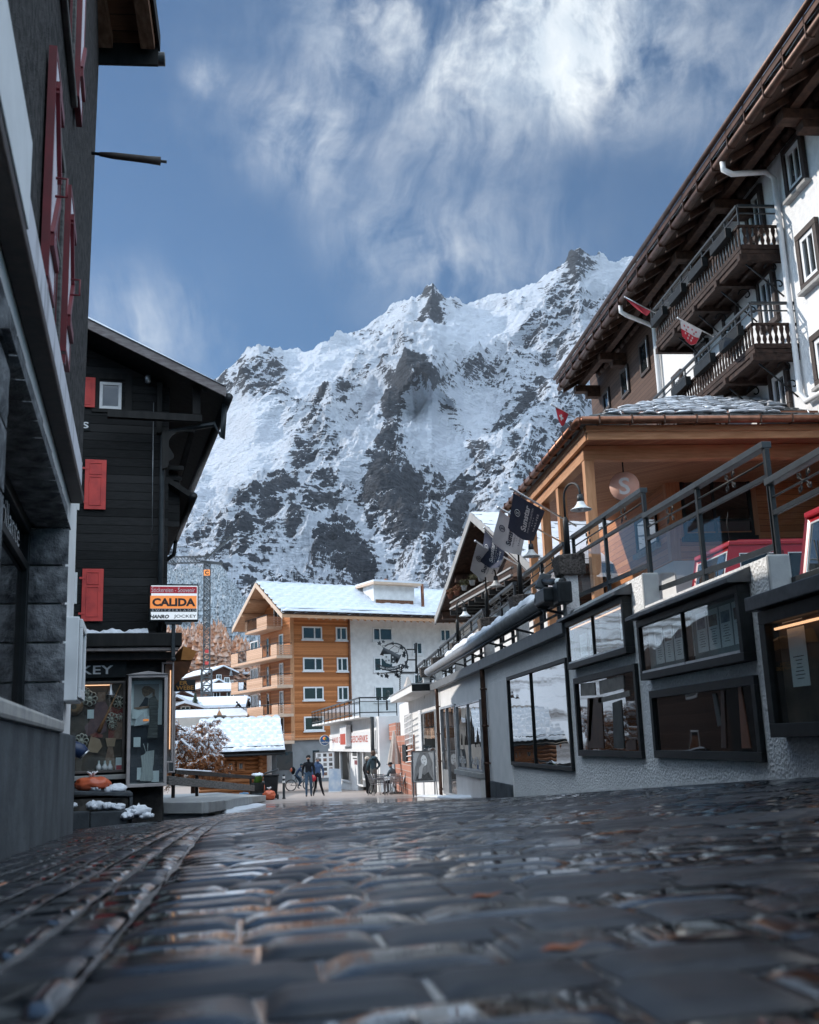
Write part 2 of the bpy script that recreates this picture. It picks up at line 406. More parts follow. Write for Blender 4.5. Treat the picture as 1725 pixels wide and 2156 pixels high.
def gutterX(Y):return float(np.interp(Y,[0,1.2,3.2,5.5,9,14,24],[-.14,-.22,-.36,-.53,-.72,-.85,-.9]))
rows=[]
y=.16
while y<24:
 d=random.uniform(.125,.175)
 yy=y+d/2
 x=gutterX(yy)-.012-random.random()*.02
 xm=min(4.35,.55*yy+1.0)
 if yy>6:xm=4.35
 while x<xm:
  w=random.uniform(.13,.27)
  k=7 if yy<3 else(5 if yy<7 else 4)
  wav=.03*math.sin(x*2.1+yy*.7)+.012*math.sin(x*7)
  rows.append((x+w/2,yy+wav,random.gauss(0,.02)+.06*math.cos(x*2.1+yy*.7),w-.009,d-.009,k,0))
  x+=w
 y+=d
y0=0
lane=0
while lane<22:
 off=-.070-lane*.105
 y=.2+random.random()*.1
 while y<22:
  l=random.uniform(.13,.24);yy=y+l/2
  x=gutterX(yy)+off
  if x>-.62*yy-.5 and x>-4.2:
   k=7 if yy<3 else(5 if yy<7 else 4)
   a=math.atan2(gutterX(yy+.3)-gutterX(yy-.3),.6)
   rows.append((x+random.gauss(0,.003),yy,-a+random.gauss(0,.015),.105-.016,l-.016,k,.004))
  y+=l
 lane+=1
oc=setts('cobblestones',rows)
mb=MB()
rn=random.Random(5)
for lane in range(0,16):
 off=-.070+.0525-lane*.105;Ys=np.arange(.3,15,.05);a=[];b_=[]
 for yy in Ys:
  wv=.008*noise.noise(Vector((yy*5,lane*3.1,0)));ww=.002+.010*max(0,noise.noise(Vector((yy*2.2,lane*7.7,4)))+.25)
  x=gutterX(yy)+off+wv;zq=float(gz(x,yy))+.0005
  a.append(Vector((x-ww,yy,zq)));b_.append(Vector((x+ww,yy,zq)))
 k=len(a);mb.smooth=True;mb.add(a+b_,[(i,k+i,k+i+1,i+1)for i in range(k-1)])
MT['wet_grit']=pm('wet_grit',(.16,.16,.165),(.05,.05,.055),.22,22,5,.5,90,.004,.6)
tag(mb.build('paving_joints',MT['wet_grit']),kind='structure')
SUN_AZ=66.0;SUN_EL=31.0
w=bpy.data.worlds.new('World');S.world=w;w.use_nodes=True
t=NT.__new__(NT);t.t=w.node_tree;t.n=t.t.nodes;t.l=t.t.links
bg=t.n['Background'];bg.inputs[1].default_value=.08
sky=t.node('TexSky',sky_type='NISHITA');sky.sun_disc=False;sky.sun_elevation=rad(SUN_EL);sky.sun_rotation=rad(-SUN_AZ)
sky.altitude=1800;sky.air_density=1.0;sky.dust_density=.6;sky.ozone_density=1.5
d=t.node('TexCoord').outputs['Generated']
nrm=t.node('VectorMath',operation='NORMALIZE');t.link(d,nrm.inputs[0]);d=nrm.outputs[0]
def blob(p,ang,k=1.0):
 """soft disc of the sky round the direction of a photo point, ang in degrees"""
 v=ray(*p).normalized()
 n=t.node('VectorMath',operation='DISTANCE');t.link(d,n.inputs[0]);n.inputs[1].default_value=v
 f=t.math('SUBTRACT',1.,t.math('DIVIDE',n.outputs['Value'],rad(ang)),clamp=True)
 f=t.math('MULTIPLY',t.math('MULTIPLY',f,f),t.math('SUBTRACT',3.,t.math('MULTIPLY',f,2.)))
 return t.math('MULTIPLY',f,k)
def total(l):
 a=l[0]
 for b_ in l[1:]:a=t.math('ADD',a,b_)
 return a
wn=t.node('TexNoise');wn.inputs['Scale'].default_value=3.5;wn.inputs['Detail'].default_value=4;t.link(d,wn.inputs['Vector'])
sc=t.node('VectorMath',operation='SCALE');t.link(wn.outputs['Color'],sc.inputs[0]);sc.inputs['Scale'].default_value=.17
wd=t.node('VectorMath',operation='ADD');t.link(d,wd.inputs[0]);t.link(sc.outputs[0],wd.inputs[1])
mp=t.node('Mapping');mp.inputs['Rotation'].default_value=(0.3,.2,.5);mp.inputs['Scale'].default_value=(1.6,1.,2.2);t.link(wd.outputs[0],mp.inputs[0])
c1=t.noise(mp.outputs[0],5.2,12,.60,.12);c2=t.noise(wd.outputs[0],15,10,.64,.15)
mp2=t.node('Mapping');mp2 .inputs['Rotation'].default_value=(0,.0,-.5);mp2 .inputs['Scale'].default_value=(6.,1.0,1.5);t.link(wd.outputs[0],mp2 .inputs[0])
c3=t.noise(mp2 .outputs[0],5,11,.62,.12)
thick=total([blob((750,10),6,.85),blob((900,-30),8,.6),blob((1200,60),7.5,1.0),blob((1300,130),5.5,.7),blob((1080,-60),9,.75),blob((1400,-30),9,.55)])
veil=total([blob((930,120),8,.75),blob((1060,190),6,.6),blob((640,290),4.5,.8),blob((560,200),7,.3),blob((880,560),6,.75),blob((740,480),4,.3),blob((1080,570),6,.45),blob((1550,160),7,.55),blob((340,720),6,.45),blob((230,690),5,.35),blob((800,380),6,.3),blob((430,155),1.6,.7),blob((1060,420),9,.2)])
sep=t.node('SeparateXYZ');t.link(d,sep.inputs[0])
behind=t.ramp(t.math('SUBTRACT',t.math('MULTIPLY',sep.outputs[2],.35),sep.outputs[1]),[(-.0,0.),(.35,1.)])
behind=t.math('MULTIPLY',behind,t.ramp(sep.outputs[2],[(.22,0.),(.45,1.)]))
behind=t.math('MAXIMUM',behind,t.ramp(sep.outputs[2],[(.69,0.),(.80,.9)]))
fa=t.math('MULTIPLY',thick,t.ramp(t.math('ADD',t.math('MULTIPLY',c1,.65),t.math('MULTIPLY',c2,.35)),[(.40,0.),(.66,.95)]))
fb=t.math('MULTIPLY',veil,t.ramp(t.math('ADD',t.math('MULTIPLY',c3,.6),t.math('MULTIPLY',c2,.4)),[(.40,0.),(.70,.8)]))
fc_=t.math('MULTIPLY',behind,t.ramp(c1,[(.30,.25),(.55,1.)]))
fac=t.math('MINIMUM',t.math('ADD',t.math('ADD',fa,fb),fc_),1.)
cl=t.mix(t.ramp(c2,[(.3,0.),(.65,1.)]),(3.0,3.7,4.5),(5.7,6.0,6.2))
cl=t.mix(behind,cl,(13.5,16.,18.6))  # bright cloud out of view behind and overhead, added to lift the street shade
skyc=t.mix(1.0,sky.outputs[0],(.30,.49,.60),'MULTIPLY')
t.link(t.mix(fac,skyc,cl),bg.inputs[0])
sl=bpy.data.lights.new('sun','SUN');sl.energy=2.1;sl.angle=rad(.5);sl.color=(1.,.93,.85)
so=bpy.data.objects.new('sun',sl);COL.objects.link(so)
to_sun=Vector((-math.sin(rad(SUN_AZ))*math.cos(rad(SUN_EL)),math.cos(rad(SUN_AZ))*math.cos(rad(SUN_EL)),math.sin(rad(SUN_EL))))
so.rotation_euler=to_sun.to_track_quat('Z','Y').to_euler();so.location=to_sun*50
S.view_settings.view_transform='Standard';S.view_settings.look='None';S.view_settings.exposure=1.1;S.view_settings.gamma=1.0
S.render.engine='CYCLES';S.cycles.use_denoising=True;S.cycles.max_bounces=8;S.cycles.transparent_max_bounces=16
S.cycles.caustics_reflective=False;S.cycles.caustics_refractive=False;S.cycles.sample_clamp_indirect=6
def interp_poly(x,pts):return np.interp(x,[p[0]for p in pts],[p[1]for p in pts])
SKYL=[(100,900),(250,860),(360,850),(450,800),(470,778),(500,750),(520,734),(545,727),(566,733),(600,736),(640,737),(660,735),(690,718),(725,705),(760,690),(785,672),(805,655),(828,640),(850,628),(868,619),(876,624),(890,620),(902,606),(910,603),(922,618),(940,634),(958,630),(975,636),(990,634),(1010,628),(1040,620),(1060,615),(1095,600),(1130,590),(1160,572),(1180,560),(1196,540),(1210,522),(1220,511),(1231,522),(1247,530),(1270,538),(1300,547),(1335,549),(1400,552),(1500,540),(1700,560),(1900,600)]
NXM,NVM=860,620
xs=np.concatenate([np.linspace(100,330,40)[:-1],np.linspace(330,1350,NXM-80),np.linspace(1350,1900,41)[1:]]);NXM=len(xs)
vv=np.linspace(0,1,NVM)
SX,VV=np.meshgrid(xs,vv)
SKY=interp_poly(SX,SKYL)
YB=1470.0
PY_=YB+(SKY-YB)*VV
def seg_dist(px,py,pts):
 """distance to a polyline and side (positive to its lower right)"""
 best=np.full(px.shape,1e9);side=np.zeros(px.shape)
 for(x0,y0),(x1,y1)in zip(pts[:-1],pts[1:]):
  dx,dy=x1-x0,y1-y0;L=dx*dx+dy*dy
  tt=np.clip(((px-x0)*dx+(py-y0)*dy)/L,0,1)
  d=np.hypot(px-x0-tt*dx,py-y0-tt*dy)
  s=np.sign(dx*(py-y0)-dy*(px-x0))
  m_=d<best;best=np.where(m_,d,best);side=np.where(m_,s,side)
 return best,side
R=1000+2600*VV**1.15+350*np.clip((SX-400)/1000,0,1)*VV
def tent(pts,width,amt):
 d,s=seg_dist(SX,PY_,pts);return amt*np.clip(1-d/width,0,1)**1.2
SPUR=[([(905,765),(860,800),(800,950),(720,1010),(650,1120),(600,1260)],150,330),([(700,860),(640,930),(560,1000),(480,1110),(400,1250)],130,300),([(880,775),(960,860),(1010,980),(1080,1010)],80,150),([(800,960),(860,1090),(940,1210)],110,170),([(1220,512),(1130,640),(1060,740),(930,765)],110,220),([(908,604),(900,690),(850,760),(740,800),(680,880)],90,170),([(545,727),(560,810),(610,850)],70,160),([(680,730),(620,830),(540,880)],60,150),([(1200,800),(1130,900),(1090,1000),(1010,1130),(960,1220)],120,260)]
for a in SPUR:R-=tent(*a)
GULL=[([(730,800),(800,830),(770,900)],50,120),([(1060,1010),(960,1130),(900,1230)],50,150),([(450,870),(420,1000)],90,160),([(1075,720),(1150,760)],70,160)]
for a in GULL:R+=tent(*a)
dirs=np.array([list(XV),list(YV),list(ZV)])
C=np.stack([(SX-CX)/F,-(PY_-CY)/F,-np.ones_like(SX)],-1)
D=C@dirs.T
D/=np.hypot(D[...,0],D[...,1])[...,None]
P=D*R[...,None]
rl=np.zeros(SX.shape);fn_=np.zeros(SX.shape);st=np.zeros(SX.shape);big=np.zeros(SX.shape)
flat_=P.reshape(-1,3)
def nz_arr(fnc):return np.array([fnc(p)for p in flat_]).reshape(SX.shape)
rl=nz_arr(lambda p:noise.ridged_multi_fractal((p[0]/420,p[1]/620,p[2]/420),.9,2.1,8,.95,2.0))
fn_=nz_arr(lambda p:noise.fractal((p[0]/95,p[1]/130,p[2]/80),.75,2.1,6))
st=nz_arr(lambda p:noise.fractal(((p[0]*.78+p[2]*.62)/150,p[1]/400,(p[2]*.78-p[0]*.62)/26),.7,2.1,5))
gul=nz_arr(lambda p:noise.ridged_multi_fractal(((p[0]*.86-p[2]*.5)/120,p[1]/520,(p[2]*.86+p[0]*.5)/420),.85,2.2,7,1.0,2.2))
edge_fade=np.clip((1-VV)*14,0.12,1)
smooth_zone=np.zeros(SX.shape)
def soft(cx,cy,rx,ry,rot=0):
 a=rad(rot);dx=SX-cx;dy=PY_-cy
 u=(dx*math.cos(a)+dy*math.sin(a))/rx;v_=(-dx*math.sin(a)+dy*math.cos(a))/ry
 return np.clip(1.35-np.hypot(u,v_),0,1)
for a in[(500,930,130,85,-25),(960,900,75,90,45),(1000,690,110,40,-10),(1290,580,70,25,-10),(560,870,60,25,0),(640,780,50,50,-40),(700,760,60,40,-40)]:smooth_zone=np.maximum(smooth_zone,soft(*a))
amp=(1-.72*np.clip(smooth_zone*1.6,0,1))
disp=(rl-1.1)*40*amp+fn_*16*amp+st*16*amp+(gul-1.1)*34*(.35+.65*amp)
up=np.array([-.15,-.62,.77])
P2=P+(disp*edge_fade)[...,None]*up
rowtop=np.clip((VV-.93)/.07,0,1)
P2[...,2]+=rowtop*((rl-1.1)*16+fn_*22)
du=np.gradient(P2,axis=1);dv=np.gradient(P2,axis=0)
N=np.cross(du,dv);N/=np.linalg.norm(N,axis=-1)[...,None]+1e-9
N*=np.sign(N[...,2:3]+1e-9)
steep=1-N[...,2]
rock=np.zeros(SX.shape)
ZONES=[(850,830,70,35,-50,1.0),(885,790,40,24,-60,1.0),(820,950,40,75,25,.95),(990,950,80,34,55,.9),(880,1020,150,55,20,.9),(800,1110,110,90,30,.95),(690,1180,70,60,0,1.0),(960,1090,60,60,20,.8),(640,1060,60,90,35,.85),(560,1050,60,80,35,.8),(600,980,50,90,35,.75),(520,1160,90,60,10,.7),(420,1210,70,60,0,.6),(420,1130,60,40,-20,.45),(905,650,32,40,0,.9),(1010,655,60,28,10,.65),(870,640,30,24,0,.6),(1222,530,30,30,0,.85),(1190,590,60,30,-30,.5),(560,780,60,40,10,.75),(600,830,60,30,20,.6),(540,750,50,20,0,.5),(950,900,60,40,50,.35),(1080,800,90,50,30,.45),(1130,830,50,60,0,.6),(1090,930,60,60,0,.6),(1150,690,80,40,20,.4),(1000,770,90,30,15,.5),(640,930,60,60,0,.45),(760,880,50,60,0,.2),(1180,880,60,60,0,.5),(990,1180,70,60,0,.55),(880,1180,120,60,0,.75),(470,1260,120,50,0,.5),(780,720,60,40,0,.25),(1250,640,60,30,0,.35)]
for cx,cy,rx,ry,ro,k in ZONES:rock=np.maximum(rock,k*np.clip(soft(cx,cy,rx,ry,ro)*1.7,0,1))
RIBS=[([(879,764),(855,798),(827,845),(815,880)],20,1.),([(890,775),(925,822),(948,868),(983,920),(1012,961)],17,1.),([(809,914),(786,972),(769,1013)],20,1.),([(728,822),(693,851),(653,891),(624,967),(600,1025),(560,1100),(519,1140)],20,.8),([(769,1019),(832,1030),(925,1025),(977,1048)],26,1.),([(1006,914),(1064,903),(1140,816)],16,.8),([(1053,984),(1000,1030),(971,1088),(925,1158)],17,.9),([(682,1111),(728,1158),(774,1216)],30,1.),([(850,1060),(890,1150)],34,1.),([(467,816),(560,812),(641,798)],22,.6),([(700,1010),(640,1090),(600,1190)],14,.7),([(905,612),(925,660),(960,690)],14,.7),([(1215,520),(1195,570),(1150,610)],13,.7)]
SNOWS=[([(774,1007),(693,1077),(618,1158),(542,1227)],14),([(728,1053),(774,1123),(809,1187)],11),([(873,874),(902,938),(925,995)],44),([(948,1100),(890,1170),(850,1222)],12),([(797,833),(769,903),(740,996)],20),([(480,900),(440,1000)],60),([(1010,1010),(950,1070)],10),([(660,960),(640,1040)],10),([(520,1000),(460,1090)],16)]
wob=fn_*9
rib=np.zeros(SX.shape)
for pts,w_,k in RIBS:d_,s_=seg_dist(SX+wob,PY_+wob*.6,pts);rib=np.maximum(rib,k*np.clip(1.4-d_/w_,0,1))
sno=np.zeros(SX.shape)
for pts,w_ in SNOWS:d_,s_=seg_dist(SX+wob*.6,PY_+wob*.5,pts);sno=np.maximum(sno,np.clip(1.4-d_/w_,0,1))
rockv=rock*.27+rib*.42-sno*.42+(steep-.40)*.62+st*.30+fn_*.10-(gul-1.1)*.08-smooth_zone*.34-.055
back1=P2[-1]*1.06;back1[:,2]=P2[-1][:,2]-120
back2=P2[-1]*1.35;back2[:,2]=P2[-1][:,2]*.35
front=P2[0]*.9;front[:,2]=P2[0][:,2]*.55
ALL=np.concatenate([front[None],P2,back1[None],back2[None]]);RV=np.concatenate([rockv[:1],rockv,rockv[-1:],rockv[-1:]])
nr=ALL.shape[0];idx=np.arange(nr*NXM).reshape(nr,NXM)
q=np.stack([idx[:-1,:-1],idx[:-1,1:],idx[1:,1:],idx[1:,:-1]],-1).reshape(-1,4)
me=bpy.data.meshes.new('mountain');me.from_pydata(ALL.reshape(-1,3).tolist(),[],q.tolist())
a_=me.attributes.new('rock','FLOAT','POINT');a_.data.foreach_set('value',RV.reshape(-1))
sz=np.concatenate([smooth_zone[:1],smooth_zone,smooth_zone[-1:],smooth_zone[-1:]])
me.polygons.foreach_set('use_smooth',[True]*len(me.polygons))
m,t,b=newmat('alpine_rock_snow')
at=t.node('Attribute',attribute_name='rock').outputs['Fac']
vec=t.coord()
fine=t.noise(vec,.03,9,.70);fine2=t.noise(vec,.13,6,.65)
mpn=t.node('Mapping');mpn.inputs['Rotation'].default_value=(0,rad(39),0);mpn.inputs['Scale'].default_value=(.011,.008,.07);t.link(t.node('TexCoord').outputs['Object'],mpn.inputs[0])
strat=t.noise(mpn.outputs[0],1.,8,.66)
mpf=t.node('Mapping');mpf.inputs['Rotation'].default_value=(0,rad(33),0);mpf.inputs['Scale'].default_value=(.03,.02,.22);t.link(t.node('TexCoord').outputs['Object'],mpf.inputs[0]);strat2=t.noise(mpf.outputs[0],1.,6,.6)
v_=t.math('ADD',at,t.math('MULTIPLY',t.math('SUBTRACT',fine,.5),.9))
v_=t.math('ADD',v_,t.math('MULTIPLY',t.math('SUBTRACT',strat,.5),1.25))
v_=t.math('ADD',v_,t.math('MULTIPLY',t.math('SUBTRACT',fine2,.5),.32))
v_=t.math('ADD',v_,t.math('MULTIPLY',t.math('SUBTRACT',strat2,.5),1.05))
rk=t.ramp(v_,[(.27,0.),(.36,1.)])
rockc=t.mix(t.ramp(t.math('ADD',t.math('MULTIPLY',strat2,.6),t.math('MULTIPLY',fine2,.4)),[(.36,0.),(.66,1.)]),(.011,.015,.023),(.095,.105,.125))
snowc=t.mix(t.noise(vec,.01,4),(.52,.57,.66),(.63,.67,.74))
setc(t,b.inputs['Base Color'],t.mix(rk,snowc,rockc))
b.inputs['Roughness'].default_value=.8;b.inputs['Specular IOR Level'].default_value=.1
hh=t.math('ADD',t.math('MULTIPLY',fine,1.0),t.math('ADD',t.math('MULTIPLY',strat2,.7),t.math('MULTIPLY',strat,.5)))
setc(t,b.inputs['Normal'],t.bump(hh,.9,26.))
me.materials.append(m);me.update()
o=bpy.data.objects.new('mountain',me);COL.objects.link(o);tag(o,kind='structure')
HX=np.linspace(-420,620,90);HY=np.concatenate([np.linspace(128,330,40),np.linspace(340,980,50)])
HXg,HYg=np.meshgrid(HX,HY)
def hz(X,Y):
 z=np.interp(Y,[120,128,150,200,300,450,600,800,980],[-3.8,-3.5,1.,8,25,55,82,118,150])
 kx=np.interp(650+2200*np.asarray(X)/np.maximum(np.asarray(Y),1),[470,640],[1.,.3])
 z=np.where(z>0,z*kx,z)
 return z+3.0*np.sin(X*.021+Y*.013)*np.clip((Y-150)/200,0,1)
HZ=hz(HXg,HYg);nx=len(HX)
me=bpy.data.meshes.new('hillside');me.from_pydata(np.stack([HXg,HYg,HZ],-1).reshape(-1,3).tolist(),[],[(j*nx+i,j*nx+i+1,(j+1)*nx+i+1,(j+1)*nx+i)for j in range(len(HY)-1)for i in range(nx-1)])
MT['hill']=pm('hillside_snow',(.66,.70,.76),(.16,.15,.15),.9,.06,8,.6,.3,1.,.1,lo=.50,hi=.66)
me.materials.append(MT['hill']);me.polygons.foreach_set('use_smooth',[True]*len(me.polygons));me.update()
o=bpy.data.objects.new('hillside',me);COL.objects.link(o);tag(o,kind='structure')
def cone_tree(V,Fc,x,y,z,h,r,seed,lay=7,seg=7):
 rn=random.Random(seed)
 for i in range(lay):
  a=i/lay;zz=z+h*(.08+.92*a);rr=r*(1-a)**.85*rn.uniform(.8,1.1)+.05*r
  zt=zz+h/lay*1.5
  ph=rn.random()*6.28;b=len(V)
  V.append((x+rn.gauss(0,.04*r),y,min(zt,z+h*1.02)))
  for k in range(seg):
   an=ph+6.283*k/seg;q=rr*(1.0 if k%2==0 else.62)*rn.uniform(.8,1.15)
   V.append((x+q*math.cos(an),y+q*math.sin(an),zz-rn.random()*h*.04))
  for k in range(seg):Fc.append((b,b+1+k,b+1+(k+1)%seg))
def wood(name,mats,spots,hr,rr,lay=7):
 V=[];Fc=[]
 for i,(x,y)in enumerate(spots):
  h=random.uniform(*hr);cone_tree(V,Fc,x,y,float(hz(x,y))-.3,h,h*random.uniform(*rr),i,lay)
 me=bpy.data.meshes.new(name);me.from_pydata(V,[],Fc);me.materials.append(mats);me.update()
 o=bpy.data.objects.new(name,me);COL.objects.link(o);return o
MT['fir_frost']=pm('fir_frost',(.42,.46,.50),(.075,.09,.10),.9,1.1,4,lo=.42,hi=.68)
MT['larch_autumn']=pm('larch_autumn',(.34,.15,.075),(.52,.40,.34),.9,.8,4,lo=.42,hi=.66)
sp=[]
while len(sp)<1700:
 Y=random.uniform(330,960);px=random.uniform(330,620)-140*random.random()*(random.random()<.3);X=(px-650)/2200*Y
 if noise.noise((X/60,Y/90,3.))<-.25:continue
 sp.append((X,Y))
o=wood('frosted_wood',MT['fir_frost'],sp,(6,19),(.15,.25),7);tag(o,'frost white conifer wood covering the hillside below the mountain','forest',kind='stuff')
sp=[]
while len(sp)<260:
 Y=random.uniform(235,300);px=random.uniform(335,640);X=(px-650)/2200*Y
 if px<400 and random.random()<.5:continue
 sp.append((X,Y))
o=wood('larch_wood',MT['larch_autumn'],sp,(7,12),(.2,.3),9);tag(o,'orange autumn larch wood on the hill behind the village roofs','forest',kind='stuff')
RW=Fr((4.2,0),(0,-1))
def rect(fr,pts,n=0.0):
 h=[fr.hit(p,n)for p in pts]
 return((h[0][0]+h[3][0])/2,(h[1][0]+h[2][0])/2,(h[2][1]+h[3][1])/2,(h[0][1]+h[1][1])/2)
def ring(mb,fr,r,w,n0,n1,mull=(),bars=(),mw=.05):
 u0,u1,z0,z1=r
 mb.fbox(fr,u0,u1,z1-w,z1,n0,n1);mb.fbox(fr,u0,u1,z0,z0+w,n0,n1)
 mb.fbox(fr,u0,u0+w,z0+w,z1-w,n0,n1);mb.fbox(fr,u1-w,u1,z0+w,z1-w,n0,n1)
 for m_ in mull:c=u0+(u1-u0)*m_;mb.fbox(fr,c-mw/2,c+mw/2,z0+w,z1-w,n0,n1-.004)
 for m_ in bars:c=z0+(z1-z0)*m_;mb.fbox(fr,u0+w,u1-w,c-mw/2,c+mw/2,n0,n1-.007)
 return mb
def window(fr,r,parent,w=.07,n1=.05,frame='white_paint',pane='win_dark',mull=(),bars=(),name='window',mw=.05,pn=.02,bevel=.004,sill=None):
 f=ring(MB(),fr,r,w,.003,n1,mull,bars,mw).build(name,MT[frame],parent,bevel)
 MB().fbox(fr,r[0]+w*.6,r[1]-w*.6,r[2]+w*.6,r[3]-w*.6,.002,pn).build('pane',MT[pane],f)
 if sill:MB().fbox(fr,r[0]-.06,r[1]+.06,r[2]-.06,r[2]-.004,0,.12).build('sill',MT[sill],f,.006)
 return f
tw=thing('terrace_wall','grey roughcast wall with black framed display windows below the terrace railing','wall',G(4.2,12))
uL=RW.hit((1033,1500))[0]
s1=[RW.hit(cF(130,860)),RW.hit(cF(590,650))];s2=[RW.hit(cF(600,830)),RW.hit(cF(1390,540))];s3=[RW.hit(cF(1410,780)),RW.hit(cF(1725,680))]
z1=sum(p[1]for p in s1)/2;z2=sum(p[1]for p in s2)/2;z3=sum(p[1]for p in s3)/2
ua,ub,uc=s1[0][0],s1[1][0],s2[1][0]
FZ=RW.hit((1200,1335))[1]
print('wall z',z1,z2,z3,'u',uL,ua,ub,uc,'fascia',FZ)
wall=MB()
def rcwall(u0,u1,z1_):
 nu=max(2,int((u1-u0)/.12))
 wall.fbox(RW,u0,u1,-3.2,z1_,-.2,0)
rcwall(uL,ua,FZ+.05);rcwall(ua,ub,z1);rcwall(ub,uc,z2);rcwall(uc,-4.5,z3);rcwall(-4.5,3,z3-.35)
m,t,b=newmat('rough_render')
vec=t.coord();n1=t.noise(vec,24,7,.62,.6);n2=t.noise(vec,1.6,5);n3=t.noise(vec,60,3)
vo=t.node('TexVoronoi');vo.inputs['Scale'].default_value=30;t.link(vec,vo.inputs['Vector'])
dirt=t.ramp(n2,[(.35,0.),(.7,1.)])
c=t.mix(dirt,(.84,.84,.84),(.70,.71,.71));setc(t,b.inputs['Base Color'],t.mix(t.ramp(n1,[(.3,0.),(.6,1.)]),(.62,.63,.635),c))
b.inputs['Roughness'].default_value=.95;b.inputs['Specular IOR Level'].default_value=.15
setc(t,b.inputs['Normal'],t.bump(t.math('ADD',n1,t.math('MULTIPLY',vo.outputs['Distance'],.6)),1.0,.022))
MT['rough_render']=m
wall.build('wall_body',MT['rough_render'],tw)
caps=MB()
for u_,za,zb in((ub,z2,z1),(uc,z3,z2)):
 caps.fbox(RW,u_-.02,u_+.03,za-.3,zb+.015,-.21,.006)
caps.build('pier',MT['concrete_pale'],tw,.02)
pl=MB();r0=rect(RW,[cL(1185,860),cL(1360,790),cL(1405,1700),cL(1195,1880)])
pl.fbox(RW,r0[0],r0[1]-.05,-1.3,r0[3],0,.02);pl.build('smooth_panel',MT['smooth_white'],tw)
rb=rect(RW,[cL(1195,1840),cL(1415,1870),cL(1418,2005),cL(1210,2000)])
MB().fbox(RW,rb[0],rb[1],-2.2,rb[3],0,.07).build('plinth',MT['concrete_grey'],tw,.01)
def showcase(pts,hood,nsheet,mull=(),name='showcase',sheets=(),back='paper_grey',text=True,lamp=True):
 r=rect(RW,pts)
 f=ring(MB(),RW,r,.085,.003,.13,mull,(),.03).build(name,MT['dark_frame'],tw,.006)
 MB().fbox(RW,r[0]+.05,r[1]-.05,r[2]+.05,r[3]-.05,.002,.012).build('back_panel',MT[back],f)
 MB().fbox(RW,r[0]+.06,r[1]-.06,r[2]+.06,r[3]-.06,.100,.104).build('pane',MT['glass'],f)
 MB().fbox(RW,r[0]+.085,r[1]-.085,r[2]+.085,r[2]+.11,.014,.125).build('ledge',MT['zinc'],f)
 if lamp:MB().tube([RW.p(r[0]+.12,r[3]-.12,.06),RW.p(r[1]-.12,r[3]-.12,.06)],.012).build('tube_lamp',MT['lamp_warm'],f)
 if hood:
  h=MB();a=RW.p
  uu0,uu1,zz=r[0]-.07,r[1]+.05,r[3]
  h.add([a(uu0,zz+.16,0),a(uu1,zz+.16,0),a(uu1,zz+.05,.24),a(uu0,zz+.05,.24),a(uu0,zz+.01,.24),a(uu1,zz+.01,.24),a(uu1,zz+.01,0),a(uu0,zz+.01,0)],[(0,3,2,1),(3,4,5,2),(4,7,6,5),(0,7,4,3),(1,2,5,6)])
  h.build('hood',MT['lead'],f)
 return r,f
MT['paper_grey']=pm('paper_grey',(.20,.23,.24),(.26,.29,.30),.8,3,3)
MT['lamp_warm']=flat('lamp_warm',(.9,.8,.65),.4,emit=(1.,.50,.27),es=.8)
MT['lead']=pm('lead',(.018,.022,.027),(.045,.052,.06),.45,9,4,.2,25,.006,.5,rv=.2)
MT['photo_a']=pm('photo_a',(.05,.10,.17),(.30,.33,.36),.6,14,3);MT['photo_b']=pm('photo_b',(.14,.06,.04),(.30,.22,.18),.6,14,3)
def flyer(f,u0,u1,z0,z1,k,n=.016,pics=True):
 s=MB();s.fbox(RW,u0,u1,z0,z1,n,n+.002);s.mi=1;w_=u1-u0;h_=z1-z0
 if pics:
  s.mi=2+(k%2);s.fbox(RW,u0+w_*.10,u0+w_*.88,z1-h_*.42,z1-h_*.14,n+.002,n+.0026);s.mi=1
 for q in range(7):
  wl=random.uniform(.12,.34);zc=z1-h_*(.50+.062*q)
  s.fbox(RW,u0+w_*(.5-wl),u0+w_*(.5+wl),zc,zc+h_*.014,n+.002,n+.0026)
 return s.build('notice_sheet',[MT['paper'],MT['ink'],MT['photo_a'],MT['photo_b']],f)
r,f=showcase([cF(150,958),cF(520,755),cG(553,183),cG(160,285)],True,0,(.5,),back='interior')
flyer(f,r[0]+.45,r[0]+.85,r[2]+.16,r[2]+.50,0,pics=False);flyer(f,r[0]+1.0,r[0]+1.38,r[2]+.18,r[2]+.56,1,pics=False);flyer(f,r[1]-.52,r[1]-.17,r[2]+.22,r[3]-.17,1)
r,f=showcase([cF(612,940),cF(1282,690),cG(1330,232),cG(650,352)],True,8,(.5,),lamp=False)
for k in range(8):
 uu=r[0]+.33+(r[1]-r[0]-.5)*(k+.0)/8+(.07 if k>3 else 0);ww=(r[1]-r[0]-.5)/8*.88
 flyer(f,uu,uu+ww,r[2]+.17+.02*(k>3),r[2]+.17+ww*1.42+.02*(k>3),k)
rr3=rect(RW,[cF(1425,880),cF(1725,790),cG(1725,715),cG(1508,718)]);rr3=(rr3[0],rr3[0]+2.3,rr3[2],rr3[3])
f=ring(MB(),RW,rr3,.12,.003,.14,(.5,),(),.04).build('showcase',MT['dark_frame'],tw,.006)
MB().fbox(RW,rr3[0]+.08,rr3[1]-.08,rr3[2]+.08,rr3[3]-.08,.002,.012).build('back_panel',MT['interior'],f)
MB().fbox(RW,rr3[0]+.1,rr3[1]-.1,rr3[2]+.1,rr3[3]-.1,.100,.104).build('pane',MT['glass'],f)
MB().fbox(RW,rr3[0]-.07,rr3[1]+.05,rr3[3]+.01,rr3[3]+.14,0,.22).build('hood',MT['lead'],f,.01)
